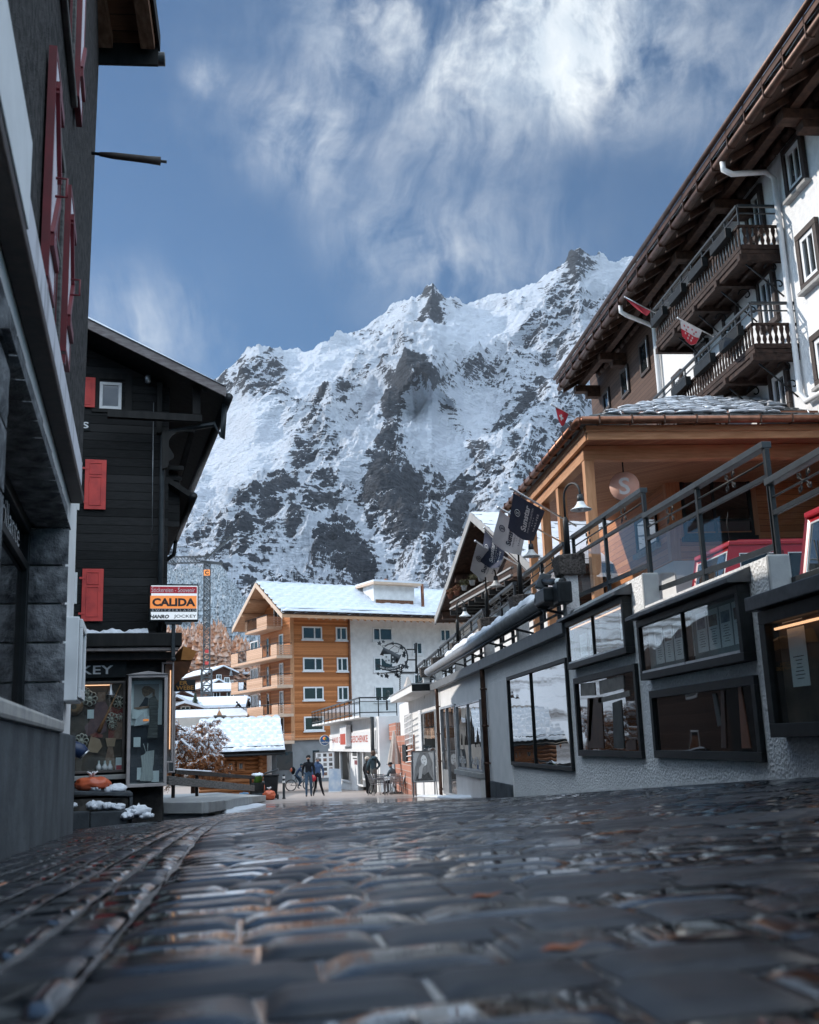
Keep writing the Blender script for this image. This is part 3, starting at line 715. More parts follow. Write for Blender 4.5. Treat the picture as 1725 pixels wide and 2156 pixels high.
MB().tube([RW.p(rr3[0]+.16,rr3[3]-.17,.06),RW.p(rr3[1]-.12,rr3[3]-.17,.06)],.012).build('tube_lamp',MT['lamp_warm'],f)
flyer(f,rr3[0]+.30,rr3[0]+.62,rr3[2]+.42,rr3[2]+.92,0,pics=False);flyer(f,rr3[0]+.22,rr3[0]+.60,rr3[2]+.98,rr3[2]+1.25,1)
def bigwin(pts,mull=(),w=.09,frame='dark_frame',pane='win_room'):
 r=rect(RW,pts)
 return r,window(RW,r,tw,w,.055,frame,pane,mull,(),'window',.04,.02)
MT['win_room']=darkglass('win_room',(.012,.011,.011),.06,.02,.35)
r,f=bigwin([cG(168,342),cG(565,248),cG(618,850),cG(205,843)])
def wpoly(name,mat,pts,n0=.021,n1=.03):return MB().fpoly(RW,[RW.hit(p,n1)for p in pts][::-1],n0,n1).build(name,MT[mat],f)
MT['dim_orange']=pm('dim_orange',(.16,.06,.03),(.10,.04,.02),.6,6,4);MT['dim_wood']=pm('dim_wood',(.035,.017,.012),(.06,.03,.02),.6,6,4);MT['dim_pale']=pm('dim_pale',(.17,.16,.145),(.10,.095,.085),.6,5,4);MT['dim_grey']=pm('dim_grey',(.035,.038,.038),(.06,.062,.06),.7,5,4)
wpoly('shop_board','dim_pale',[cG(315,360),cG(470,320),cG(475,405),cG(320,445)]);wpoly('shop_board','dim_pale',[cG(310,470),cG(505,420),cG(510,455),cG(312,500)])
wpoly('shop_board','dim_pale',[cG(196,375),cG(285,368),cG(290,450),cG(198,455)])
wpoly('post','dim_wood',[cG(240,470),cG(330,460),cG(345,790),cG(240,790)]);wpoly('post','dim_grey',[cG(400,500),cG(455,480),cG(475,790),cG(410,790)]);wpoly('plant_tub','orange_dim' if False else 'dim_wood',[cG(495,740),cG(548,735),cG(552,800),cG(485,800)]);wpoly('curtain','dim_pale',[cG(255,470),cG(280,468),cG(262,740),cG(245,750)])
r,f=bigwin([cG(660,424),cG(1340,318),cG(1397,870),cG(697,857)])
wpoly('post','dim_orange',[cG(1205,392),cG(1222,392),cG(1285,790),cG(1230,790)]);wpoly('post','dim_wood',[cG(1095,420),cG(1115,420),cG(1130,790),cG(1098,790)]);wpoly('post','dim_grey',[cG(1040,440),cG(1060,436),cG(1100,640),cG(1075,650)])
r,f=bigwin([cL(1360,795),cG(118,197),cG(163,937),cL(1405,1675)],(.45,),.07,'dark_frame','win_mirror')
tf=MB();tf.box(4.42,10.2,3,17,1.0,1.15);tf.box(4.42,10.2,17,40,1.3,1.45)
tag(tf.build('terrace',MT['concrete_pale']),kind='structure')
sh=thing('fashion_shop','white shop front with grey fascia, glass door and brown downpipes further down the street','shop',G(4.2,33))
uS0=-49.0
fr_t=RW.hit((1200,1305))[1];fr_b=FZ
base=MB();base.fbox(RW,uS0,uL,-3.2,FZ+.05,-.5,0)
base.build('wall',MT['smooth_white'],sh)
fas=MB();fas.fbox(RW,RW.hit(cL(600,880))[0],ua+.02,fr_b,fr_t,-.3,.16);fas.build('fascia',MT['fascia_grey']if 'fascia_grey' in MT else MT.setdefault('fascia_grey',pm('fascia_grey',(.11,.12,.13),(.14,.15,.16),.55,5,3)),sh,.01)
uc0=RW.hit(cL(605,900))[0]
can=MB();can.fbox(RW,uc0-9.5,uc0,fr_b+.0,fr_t+.02,-.3,.75);can.build('canopy',MT['smooth_white'],sh,.01)
MB().fbox(RW,uc0-.0,uc0+.012,fr_b+.02,fr_t+.03,.10,.76).build('canopy_edge',MT['dark_frame'],sh)
MB().fbox(RW,uc0-9.5,uc0+.03,fr_t+.02,fr_t+.06,-.3,.78).build('canopy_flashing',MT['zinc'],sh)
def downpipe(top,bot,parent,mat='copper_dark',r=.055,n=.09,gutter=None):
 a=RW.hit(top,n);b_=RW.hit(bot,n);u=(a[0]+b_[0])/2
 mb=MB();pts=[]
 if gutter:pts+=[RW.p(u,gutter,n-.0)]
 mb.tube([RW.p(u,a[1]+.25,n+.02),RW.p(u,a[1],n),RW.p(u,b_[1]-.1,n)],r)
 zz=a[1]-.4
 while zz>b_[1]:
  mb.tube([RW.p(u,zz,n),RW.p(u,zz+.05,n)],r*1.18);mb.fbox(RW,u-.015,u+.015,zz,zz+.04,0,n);zz-=.85
 return mb.build('downpipe',MT[mat],parent)
downpipe(cL(1092,740),cL(1150,1980),sh,r=.062);downpipe(cL(630,960),cL(670,1960),sh,r=.055)
r=rect(RW,[cL(838,1070),cL(1085,1005),cL(1112,1745),cL(862,1715)]);window(RW,r,sh,.05,.06,'zinc','win_mirror',(.5,),(),'window',.04)
ru=r
MB().fbox(RW,r[0]-.1,r[1]+.05,r[2]-.14,r[2]-.01,0,.16).build('sill',MT['stone_sill'],sh,.01)
MB().fbox(RW,r[0]-.02,r[1]+.02,-2.6,r[2]-.15,0,.12).build('plinth',MT['tile_white']if 'tile_white' in MT else MT.setdefault('tile_white',pm('tile_white',(.62,.60,.58),(.70,.68,.66),.35,2,4)),sh,.01)
lt=MB();letters(lt,RW,"Marc O'Polo",r[0]+.15,r[0]+1.35,r[2]+.16,r[2]+.36,.024,.01,.002);lt.build('lettering',MT['white_paint'],sh);lt=MB();letters(lt,RW,"Marc O'Polo",(r[0]+r[1])/2+.2,(r[0]+r[1])/2+1.5,r[2]+.16,r[2]+.36,.024,.01,.002)
lt.build('lettering',MT['white_paint'],sh)
r=rect(RW,[cL(690,1078),cL(835,1060),cL(850,1945),cL(705,1960)])
zd=float(gz(4.2,-(r[0]+r[1])/2))
dr=ring(MB(),RW,(r[0],r[1],zd+.02,r[3]),.07,.003,.07,(.42,),(),.09).build('door',MT['zinc'],sh,.005)
MB().fbox(RW,r[0]+.04,r[1]-.04,zd+.06,r[3]-.04,.002,.02).build('pane',MT['win_room'],dr)
MB().fbox(RW,r[0]+.08,r[0]+(r[1]-r[0])*.4,zd+.08,zd+.75,.02,.05).build('kick_panel',MT['zinc'],dr)
MB().tube([RW.p(r[0]+.55,zd+.95,.075),RW.p(r[0]+.55,zd+1.25,.11),RW.p(r[0]+.55,zd+1.28,.075)],.012).build('handle',MT['steel'],dr)
r=rect(RW,[cL(478,1145),cL(612,1110),cL(650,1840),cL(505,1800)]);window(RW,r,sh,.05,.05,'zinc','win_mirror')
lt=MB();letters(lt,RW,"RABATTE",r[0]+.9,r[1]-.15,r[2]+.14,r[2]+.46,.024,.015,.002);lt.build('lettering',MT['white_paint'],sh)
MB().fbox(RW,r[0]-1.1,r[0]-.15,-2.6,r[3]+.12,0,.05).build('door_frame',MT['white_paint'],sh,.006)
ba=MB();ba.fbox(RW,uS0+4,ua-.3,fr_t,1.75+.2,-.42,-.36)
ba.build('dark_band',MT['dark_frame'],sh)
sl_=MB();uu=uS0+6
while uu<ua-.8:
 sl_.fbox(RW,uu,uu+.06,fr_t+.002,fr_t+.52,-.34,-.27);uu+=1.45
for zz in(.14,.30,.46):sl_.fbox(RW,uS0+4,ua-.4,fr_t+zz,fr_t+zz+.035,-.30,-.262)
sl_.build('slat_rail',MT['black_metal'],sh)
AX=3.95
AWF=Fr((AX,0),(0,-1));a0=AWF.hit(cH(240,1700));a1=AWF.hit(cH(1230,1090));az=(a0[1]+a1[1])/2
print('awning',a0,a1)
aw=thing('awning_roll','long silver rolled up awning with snow along the terrace edge','awning',AWF.p(a1[0],az))
ab=MB();ab.tube([AWF.p(a0[0],a0[1]),AWF.p(a1[0],a1[1])],.12,14);ab.build('cassette',MT['zinc'],aw)
ab=MB();ab.tube([AWF.p(a0[0]+.3,a0[1]-.17,.02),AWF.p(a1[0]-.1,a1[1]-.17,.02)],.035,8);ab.build('front_bar',MT['black_metal'],aw)
ab=MB()
for k in range(7):
 tt=k/6.;q=AWF.p(a0[0]+(a1[0]-a0[0])*tt,a0[1]+(a1[1]-a0[1])*tt-.13);ab.bar(q,q+Vector((.45,0,-.12)),.05,.04)
ab.each('bracket',MT['black_metal'],aw)
ab=MB();ab.tube([AWF.p(a1[0]-.02,a1[1],-.0),AWF.p(a1[0]+.10,a1[1],0)],.15,14);ab.fbox(AWF,a1[0]+.02,a1[0]+.75,a1[1]-.10,a1[1]+.14,-.28,.14);ab.build('end_cap',MT['black_metal'],aw,.03)
sn=MB()
def snow_ridge(mb,pts,w,h,seed=0,seg=9,gaps=.0):
 n=len(pts);vs=[]
 for i,p in enumerate(pts):
  k=1+.6*noise.noise(Vector((i*.13,seed*9.1,0)))+.25*noise.noise(Vector((i*.4,seed*9.1,5)));k=max(k,.12)
  if i in(0,n-1):k=.05
  d=(Vector(pts[min(i+1,n-1)])-Vector(pts[max(i-1,0)])).normalized();x=d.cross(Vector((0,0,1))).normalized()
  for j in range(seg):
   a=math.pi*j/(seg-1);jj=1+.2*noise.noise(Vector((i*.3,j*.6,seed)))
   vs.append(Vector(p)+x*math.cos(a)*w*(.6+.4*k)*jj+Vector((0,0,math.sin(a)*h*k*jj)))
 fs=[(i*seg+j,i*seg+j+1,(i+1)*seg+j+1,(i+1)*seg+j)for i in range(n-1)for j in range(seg-1)]
 o=mb.smooth;mb.smooth=True;mb.add(vs,fs);mb.smooth=o
pts=[AWF.p(a0[0]+(a1[0]-a0[0])*(.30+.66*i/120),a0[1]+(a1[1]-a0[1])*(.30+.66*i/120)+.07,-.02)for i in range(121)]
snow_ridge(sn,pts,.12,.15,3);sn.build('snow',MT['snow'],aw)
RXP=4.42
TRF=Fr((RXP,0),(0,-1))
def scroll(mb,c,u,z,s):
 """two facing C scrolls with curled ends, drawn in the plane of the railing"""
 for sx in(-1,1):
  for sz in(-1,1):
   pts=[]
   for k in range(11):
    a=-.4+k/10*5.4;r_=s*(.34-.026*k)
    pts.append(c+u*(sx*(s*.62-r_*math.cos(a)*.85))+z*(sz*(s*.36+r_*math.sin(a)*.8)))
   mb.tube(pts,s*.045,5)
   mb.tube([c+u*sx*s*.08,c+u*sx*s*.45+z*sz*s*.2,c+u*sx*s*.8+z*sz*s*.62],s*.045,5)
 mb.ball(c,s*.12,6)
def railing(p_far,p_near,label,near_len=None,h=1.08,mid=.34,posts=3,glass=True,orn=1,big=True,grp='railing sections along the terrace edge'):
 a=TRF.hit(p_far);b_=TRF.hit(p_near)
 u0,z0=a;u1,z1=b_
 if near_len:z1=z0+(z1-z0)*near_len/(u1-u0);u1=u0+near_len
 zz=lambda u:z0+(z1-z0)*(u-u0)/(u1-u0)
 t_=thing('terrace_railing',label,'railing',TRF.p((u0+u1)/2,zz((u0+u1)/2)-h),grp)
 w=.065 if big else.05
 mb=MB();mb.bar(TRF.p(u0,z0-w/2),TRF.p(u1,z1-w/2),.10,w);mb.build('handrail',MT['grey_metal'],t_,.006)
 mb=MB();mb.bar(TRF.p(u0+.03,z0-mid),TRF.p(u1-.03,z1-mid),.04,.05);mb.build('middle_rail',MT['black_metal'],t_,.004)
 mb=MB();mb.bar(TRF.p(u0+.03,z0-h+.06),TRF.p(u1-.03,z1-h+.06),.04,.06);mb.build('bottom_rail',MT['black_metal'],t_,.004)
 for k in range(posts):
  u=u0+.03+(u1-u0-.06)*k/(posts-1);mb=MB();mb.fbox(TRF,u-.03,u+.03,zz(u)-h-.12,zz(u)-w-.002,-.025,.025);mb.build('post',MT['black_metal'],t_,.005)
 if glass:
  mb=MB();e=.04
  mb.add([TRF.p(u0+e,z0-h+.1),TRF.p(u1-e,z1-h+.1),TRF.p(u1-e,z1-mid-.03),TRF.p(u0+e,z0-mid-.03)],[(0,1,2,3)]);mb.build('glass_panel',MT['railglass'],t_)
 mb=MB();mb.tube([TRF.p(u0,z0-mid*.55),TRF.p(u1,z1-mid*.55)],.011,6);mb.build('twisted_rod',MT['black_metal'],t_)
 for k in range(orn):
  u=u0+(u1-u0)*(k+.5)/orn;mb=MB();scroll(mb,TRF.p(u,zz(u)-mid*.55),TRF.u,Vector((0,0,1)),.15);mb.build('scroll',MT['black_metal'],t_)
 return t_
railing(cE(1400,1470),cE(1725,1280),'terrace railing section nearest the camera above the large right display case',4.2,posts=4,orn=3)
railing(cF(610,250),cE(1385,1225),'terrace railing section with glass in front of the first red vehicle',posts=3,orn=2)
railing(cF(145,390),cF(600,80),'terrace railing section between the first stone lamp block and the roughcast pier',posts=3,orn=2)
railing(cH(1050,870),cH(1420,575),'terrace railing section between the two nearest street lamps',posts=3,orn=2,h=1.0)
railing(cH(765,1100),cH(990,920),'terrace railing section between the second and third street lamps',posts=3,orn=2,h=1.0)
railing(cH(515,1330),cH(725,1150),'terrace railing section with lattice scrolls just before the smallest street lamp',posts=3,orn=3,h=.95)
railing(cH(350,1480),cH(490,1360),'terrace railing section just past the smallest street lamp',posts=3,orn=3,h=.9)
railing(cH(230,1590),cH(335,1500),'short terrace railing section beside the far stone blocks',posts=2,orn=2,h=.85,glass=False)
railing(cH(150,1650),cH(215,1590),'last and smallest terrace railing section near the wrought iron sign',posts=2,orn=2,h=.85,glass=False)
MT['conglomerate']=pm('conglomerate',(.03,.026,.024),(.16,.14,.13),.95,28,5,.8,40,.02,.15,lo=.35,hi=.7)
MT['lamp_shade']=pm('lamp_shade',(.62,.65,.66),(.56,.59,.6),.4,5,2)
def stone_block(c,w,d,h,label):
 o=thing('stone_block',label,'stone block',c,'stone lamp blocks on the terrace edge')
 mb=MB();x,y,z=c
 mb.hexa([(x-w*.42,y-d*.46,z),(x+w*.5,y-d*.46,z),(x+w*.5,y+d*.5,z),(x-w*.42,y+d*.5,z),(x-w*.5,y-d*.5,z+h*.9),(x+w*.5,y-d*.5,z+h),(x+w*.46,y+d*.5,z+h),(x-w*.5,y+d*.5,z+h*.92)])
 mb.build('block',MT['conglomerate'],o,.03)
 mb=MB();mb.fbox(Fr((x,y),(1,0)),-.11,.11,z-.75,z-.002,-.11,.11);mb.build('support',MT['rough_render'],o)
 return o
def street_lamp(base,h,label,side=1):
 o=thing('street_lamp',label,'street lamp',base,'goose neck street lamps along the terrace')
 b_=Vector(base);mb=MB()
 mb.lathe(b_,[(.0,0),(.05,.0),(.05,h*.48),(.046,h*.49),(.026,h*.54)],12);mb.build('pole',MT['black_metal'],o)
 mb=MB();R_=h*.17;pts=[b_+Vector((0,0,h*.5)),b_+Vector((0,0,h*.82))]
 dr=Vector((.45,-.89,0)).normalized()*side
 for k in range(1,10):
  a=math.pi*k/9;pts.append(b_+Vector((0,0,h*.82))+dr*R_*(1-math.cos(a))+Vector((0,0,math.sin(a)*R_)))
 pts.append(pts[-1]+Vector((0,0,-.03)));mb.tube(pts,.02,8);mb.build('arm',MT['black_metal'],o)
 e=pts[-1];mb=MB();mb.lathe(e,[(.0,.01),(.045,0),(.055,-.06),(.055,-.12),(.03,-.125)],14);mb.build('socket',MT['grey_metal'],o)
 mb=MB();mb.lathe(e,[(.055,-.12),(.07,-.16),(.11,-.21),(.175,-.25),(.178,-.257),(.165,-.252),(.10,-.215),(.06,-.165)],20);sh_=mb.build('lamp_shade',MT['lamp_shade'],o)
 mb=MB();mb.ball(e+Vector((0,0,-.235)),.05,10);mb.build('bulb',MT['lamp_shade'],o)
 return o
LX=4.28
lamps=[((1196,1168),(1196,1012),'nearest and largest goose neck street lamp beside the round pink sign'),((1097,1252),(1097,1120),'second goose neck street lamp, in front of the navy hotel flag'),((1027,1300),(1027,1191),'third goose neck street lamp, below the brown chalet balcony'),((965,1351),(965,1261),'smallest goose neck street lamp, in front of the white facade')]
bl=['large dark stone block carrying the nearest street lamp','dark stone block carrying the second street lamp','snow dusted stone block carrying the third street lamp','pale stone block carrying the smallest street lamp']
for(pb,pt_,lab),lb in zip(lamps,bl):
 b_=atX(pb,LX);t2=atX(pt_,LX);hh_=(t2 .z-b_.z)
 street_lamp(b_,hh_,lab)
 stone_block(b_-Vector((0,0,.36)),.46,.46,.36,lb)
for p,lab in((cH(330,1640),'stone block without lamp further along the terrace edge'),(cH(225,1720),'stone block without lamp farthest along the terrace edge')):
 b_=atX(p,LX);stone_block(b_-Vector((0,0,.1)),.45,.45,.38,lab)
fl=thing('floodlight','grey tilted floodlight fixed below the nearest stone lamp block','floodlight',atX(cV(520,1420),4.0))
q=atX(cV(330,1400),4.0);q2=atX(cV(560,1420),4.0);q3=atX(cV(690,1400),4.1)
mb=MB();mb.hexa([q+Vector((-.16,-.02,-.10)),q+Vector((.02,-.09,-.17)),q+Vector((.02,.10,-.17)),q+Vector((-.16,.10,-.10)),q+Vector((-.04,-.02,.14)),q+Vector((.13,-.09,.10)),q+Vector((.13,.10,.10)),q+Vector((-.04,.10,.14))]);mb.build('lamp_head',MT['grey_metal'],fl,.02)
mb=MB();mb.tube([q,q2,q3],.06,10);mb.build('arm',MT['black_metal'],fl)
mb=MB();mb.lathe(q2,[(0,.062),(.06,.062),(.06,.07),(0,.072)],12,Matrix.Rotation(rad(90),3,'X'));mb.build('joint_disc',MT['lamp_shade'],fl)
sb=thing('loudspeaker','black box loudspeaker hanging at the corner pier above the awning roll','loudspeaker',atX(cV(690,1600),4.1))
q=atX(cV(690,1600),4.1);mb=MB();mb.box(q.x-.15,q.x+.09,q.y-.13,q.y+.2,q.z-.17,q.z+.17);mb.build('box',MT['black_metal'],sb,.02)
mb=MB();mb.box(q.x-.10,q.x+.05,q.y-.14,q.y-.131,q.z-.12,q.z+.12);mb.build('grille',MT['dark_frame'],sb)
CF0=18.9;CX0=4.95
ca=thing('hotel_porch','larch timber hotel entrance with columns, deep eaves and slate roof on the terrace','building',Vector((6.5,21,1.45)))
FRT=Fr((0,18.3),(1,0));FIN=Fr((0,CF0),(1,0));WFR=Fr((0,22.0),(1,0))
zf1=FRT.hit(cE(225,1125))[1];zf0=FRT.hit(cE(240,1215))[1];xf=FRT.hit(cE(228,1125))[0]
zb1=FIN.hit(cE(215,1275))[1];zb0=FIN.hit(cE(210,1345))[1];xb=FIN.hit(cE(213,1300))[0]
print('porch',xf,zf0,zf1,'beam',xb,zb0,zb1)
YE=26.0;XE=16.0
mb=MB();mb.fbox(FRT,xf,XE,(zf0+zf1)/2+.012,zf1,-.06,0.02);mb.fbox(FRT,xf+.03,XE,zf0,(zf0+zf1)/2+.01,-.06,-.0)
mb.box(xf-.02,xf+.06,18.36,YE,(zf0+zf1)/2+.012,zf1);mb.box(xf+.0,xf+.08,18.36,YE,zf0,(zf0+zf1)/2+.01)
mb.build('fascia_board',MT['larch_h'],ca,.006)
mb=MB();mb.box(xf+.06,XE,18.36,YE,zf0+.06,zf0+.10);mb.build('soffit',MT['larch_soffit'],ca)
mb=MB();mb.fbox(FIN,xb,XE,zb0,zf0+.055,-.2,0);mb.build('beam',MT['larch_h'],ca,.008)
mb=MB();mb.box(xb,xb+.2,CF0+.2,YE,zb0,zf0+.055);mb.build('beam',MT['larch_h'],ca,.008)
for px in(1219,1180,1144,1114):
 p=atX((px,1100),xb+.02);yy=p.y
 if px==1219:yy=CF0+.01
 mb=MB();mb.box(xb+.012,xb+.20,yy,yy+.19,1.45,zb0-.002);mb.build('column',MT['larch'],ca,.008)
ex,ey,ez=xf-.12,18.14,zf1+.10
ztop=atY(cE(1000,955),21.6).z
rx,ry,rz_=ex+3.0,21.6,ztop
print('roof',ez,ztop)
def slate(mb,a,b_,c,d,nr,nc,seed=0,lift=.016):
 """rows of overlapping rounded slates on the quad a-b (eave) d-c (top)"""
 rn=random.Random(seed);a,b_,c,d=map(Vector,(a,b_,c,d))
 nrm=(b_-a).cross(d-a).normalized()
 if nrm.z<0:nrm=-nrm
 for j in range(nr):
  for i in range(-1,nc+1):
   off=.5*(j%2)
   u0,u1=(i+off)/nc,(i+off+1)/nc
   if u1<=0.01 or u0>=.99:continue
   u0,u1=max(0,u0),min(1,u1)
   P=lambda u,v:(a+(b_-a)*u)*(1-v)+(d+(c-d)*u)*v
   v0,v1=j/nr,(j+1.25)/nr;v1=min(v1,1);du=(u1-u0)*.22;vm=v0+(v1-v0)*.28;k=lift*rn.uniform(.7,1.3)
   mb.add([P(u0+du,v0)+nrm*k*1.6,P(u1-du,v0)+nrm*k*1.6,P(u1,vm)+nrm*k*1.3,P(u1,v1)+nrm*.002,P(u0,v1)+nrm*.002,P(u0,vm)+nrm*k*1.3,P(u0+du,v0),P(u1-du,v0),P(u1,vm),P(u0,vm)],[(0,1,2,3,4,5),(6,7,1,0),(7,8,2,1),(9,6,0,5)])
A_,B_,C_,D_=(ex,ey,ez),(XE,ey,ez),(XE,ry,rz_),(rx,ry,rz_)
A2,D2=(ex,YE,ez),(rx,YE,rz_)
mb=MB();mb.add([A_,B_,C_,D_,A2,D2],[(0,1,2,3),(4,0,3,5)]);mb.add([Vector(v)-Vector((0,0,.1))for v in(A_,B_,C_,D_,A2,D2)],[(0,1,2,3),(4,0,3,5)])
slate(mb,A_,B_,C_,D_,11,30,1);slate(mb,A2,A_,D_,D2,11,24,2)
mb.build('roof',MT['slate'],ca)
sn=MB()
for j in range(11):
 for i in range(30):
  u=(i+.5+.5*(j%2))/30;v=(j+.55)/11
  a=Vector(A_)+(Vector(B_)-Vector(A_))*u;d=Vector(D_)+(Vector(C_)-Vector(D_))*u;p=a+(d-a)*v
  keep=1.35-u*3.2+.5*noise.noise(Vector((i*.5,j*.7,2)))
  if p.z>0 and keep>.3 and j>0:sn.ball(p+Vector((0,0,.03)),.21*random.uniform(.75,1.12),10,(1.0,.8,.17),.6,i*31+j)
sn.build('snow_pillows',MT['snow'],ca)
gt=MB();gt.tube([(ex-.02,ey-.05,ez-.06),(XE,ey-.05,ez-.06)],.075,12);gt.build('gutter',MT['copper'],ca)
gt=MB();gt.tube([(ex-.05,ey-.02,ez-.06),(ex-.05,YE,ez-.06)],.075,12);gt.build('gutter',MT['copper'],ca)
gt=MB()
for k in range(18):gt.box(ex+.3+k*.62,ex+.33+k*.62,ey-.13,ey+.05,ez-.142,ez+.02)
for k in range(12):gt.box(ex-.135,ex+.05,ey+.3+k*.62,ey+.33+k*.62,ez-.142,ez+.02)
gt.each('gutter_bracket',MT['copper_dark'],ca)
sgz=ez+.24;gt=MB();gt.tube([(ex+.75,ey+.55,sgz),(XE,ey+.55,sgz)],.05,10);gt.build('snow_guard',MT['copper'],ca)
gt=MB()
for p in(cE(450,1020),cE(1055,1015),cE(1650,1020)):
 q=atY(p,ey+.5);gt.tube([(q.x,ey+.62,sgz-.15),(q.x,ey+.62,sgz+.03),(q.x,ey+.55,sgz+.065),(q.x,ey+.47,sgz+.03),(q.x,ey+.45,sgz-.1)],.014,6)
gt.build('guard_hook',MT['steel'],ca)
xw=WFR.hit(cF(785,520))[0];zwb=WFR.hit(cF(785,548))[1]
print('room corner',xw,zwb)
SFR=Fr((xw,0),(0,-1))
mb=MB();mb.fbox(WFR,xw,XE,zwb,zf0+.06,-.2,0);mb.box(xw,xw+.2,22.2,30,zwb,zf0+.06);mb.build('wall',MT['larch_boards'],ca)
mb=MB();mb.fbox(WFR,xw+.03,XE,1.45,zwb-.002,-.2,-.03);mb.box(xw+.03,xw+.2,22.2,30,1.45,zwb-.002);mb.build('base_wall',MT['smooth_white'],ca)
mb=MB();mb.fbox(WFR,xw-.015,xw+.20,zwb,zf0+.06,-.02,.016);mb.box(xw-.016,xw-.002,22.02,22.2,zwb,zf0+.06);mb.build('corner_board',MT['larch'],ca,.004)
r=rect(WFR,[cU(380,25),cU(1040,20),cU(1110,700),cU(440,700)])
window(WFR,r,ca,.07,.06,'dark_frame','win_mirror',(.46,),(.22,),'window',.05)
mb=MB();ring(mb,WFR,(r[0]-.13,r[1]+.13,r[2]-.02,r[3]+.12),.125,.001,.035);mb.build('window_surround',MT['larch'],ca,.004)
MB().fbox(WFR,r[0]-.05,r[1]+.05,r[2]-.12,r[2]-.01,0,.12).build('sill',MT['dark_frame'],ca,.005)
r2=rect(SFR,[cF(560,190),cF(680,60),cF(735,400),cF(535,540)])
window(SFR,(-24.3,-22.75,r2[2],zf0-.35),ca,.07,.05,'dark_frame','win_mirror',(.5,),())
MB().fbox(SFR,-24.4,-22.65,r2[2]-.12,r2[2]-.01,0,.12).build('sill',MT['stone_sill'],ca,.005)
sp=atY(cE(478,1512),19.3)
ss=thing('round_sign','round dusky pink hotel sign with a white letter S hanging under the timber eaves','sign',sp)
dn=Vector((-.35,-.92,.0)).normalized();du_=Vector((-dn.y,dn.x,0));du_=du_ if du_.x>0 else-du_
SF=Fr((sp.x,sp.y),(du_.x,du_.y))
R_=.292;mb=MB();rot=Matrix((SF.u,Vector((0,0,1)),SF.n)).transposed()
mb.lathe(sp,[(0,-.06),(R_,-.06),(R_*1.0,-.005)],40,rot);mb.build('rim',MT['black_metal'],ss)
mb=MB();mb.lathe(sp,[(R_*.985,-.01),(R_*.985,.004),(0,.004)],40,rot);mb.build('disc',MT.setdefault('sign_pink',pm('sign_pink',(.74,.45,.36),(.70,.42,.33),.5,4,2)),ss)
mb=MB();letters(mb,SF,'S',-.105,.105,sp.z-.17,sp.z+.17,.006,.02,.006);mb.build('lettering',MT['white_paint'],ss)
mb=MB();mb.tube([sp+Vector((0,0,R_*.95)),(sp.x,sp.y,zf0+.05)],.015,8);mb.build('hanger',MT['black_metal'],ss)
q=WFR.hit(cU(1585,975));rs=thing('reception_sign','dark sign with pale capitals low on the hotel porch wall behind the red vehicles','sign',WFR.p(q[0],q[1]))
mb=MB();mb.fbox(WFR,q[0]-.95,q[0]+.65,q[1]-.22,q[1]+.28,.0,.03);mb.build('board',MT['dark_frame'],rs)
mb=MB();letters(mb,WFR,'RECEPTION',q[0]-.42,q[0]+.62,q[1]-.055,q[1]+.065,.032,.006,.003);mb.build('lettering',MT['paper'],rs)
HX0=10.0;HW=Fr((HX0,0),(0,-1))
ho=thing('hotel','tall white hotel with dark timber eaves, balconies and a brown boarded end','building',Vector((HX0,24,0)))
EX=8.72
e0=atX((1183,838),EX);e1=atX((1722,30),EX);zE=(e0 .z+e1 .z)/2
print('hotel eave',e0,e1);print('bracket',atX(cD(1550,660),HX0-.85),atX(cD(1150,1260),HX0-.85),atX(cD(900,1605),HX0-.85))
uw=HW.hit(cE(693,620))[0];ul=HW.hit(cE(275,960))[0]
zt=zE+1.1
mb=MB();mb.fbox(HW,uw,-22.3,0,zt,-.4,0);mb.fbox(HW,-22.3,-9,5.5,zt,-.4,0);mb.box(HX0+.4,HX0+9,22.3,-uw,0,zt-.01);mb.box(HX0+.4,HX0+9,9,22.3,5.5,zt-.01);mb.build('wall',MT['hotel_white']if 'hotel_white' in MT else MT.setdefault('hotel_white',pm('hotel_white',(.70,.70,.70),(.80,.80,.80),.9,7,6,.6,30,.02,.2)),ho)
mb=MB();mb.fbox(HW,ul,uw-.05,0,zt,-.4,.05);mb.box(HX0+.4,HX0+9,-uw,-ul,0,zt-.01);mb.build('boarded_wall',MT['hotel_wood'],ho)
MB().fbox(HW,uw-.06,uw+.02,0,zt-.4,.0,.12).build('corner_trim',MT['white_paint'],ho,.01)
rk_=rect(HW,[cD(1680,500),cD(1725,440),cD(1725,880),cD(1690,700)])
MB().fbox(HW,rk_[0],-9,rk_[2],zt,0,.06).build('upper_boarding',MT['hotel_wood'],ho)
sl0=.60;y0_,y1_=e0 .y,8.0
def eave(x,dz=0):return zE+(x-EX)*sl0+dz
mb=MB();mb.hexa([(EX,y1_,eave(EX)),(19,y1_,eave(19)),(19,y0_,eave(19)),(EX,y0_,eave(EX)),(EX,y1_,eave(EX,.2)),(19,y1_,eave(19,.2)),(19,y0_,eave(19,.2)),(EX,y0_,eave(EX,.2))])
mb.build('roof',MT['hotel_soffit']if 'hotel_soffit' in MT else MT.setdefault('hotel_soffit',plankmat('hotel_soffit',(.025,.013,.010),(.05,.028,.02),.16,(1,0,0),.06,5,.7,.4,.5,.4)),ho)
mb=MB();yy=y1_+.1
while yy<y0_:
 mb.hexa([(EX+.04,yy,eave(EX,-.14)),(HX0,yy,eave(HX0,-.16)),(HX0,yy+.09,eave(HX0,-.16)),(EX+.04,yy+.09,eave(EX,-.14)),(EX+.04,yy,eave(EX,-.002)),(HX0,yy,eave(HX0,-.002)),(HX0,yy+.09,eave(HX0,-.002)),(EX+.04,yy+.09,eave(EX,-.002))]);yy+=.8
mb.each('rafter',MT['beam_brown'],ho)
bx_=HX0-.62
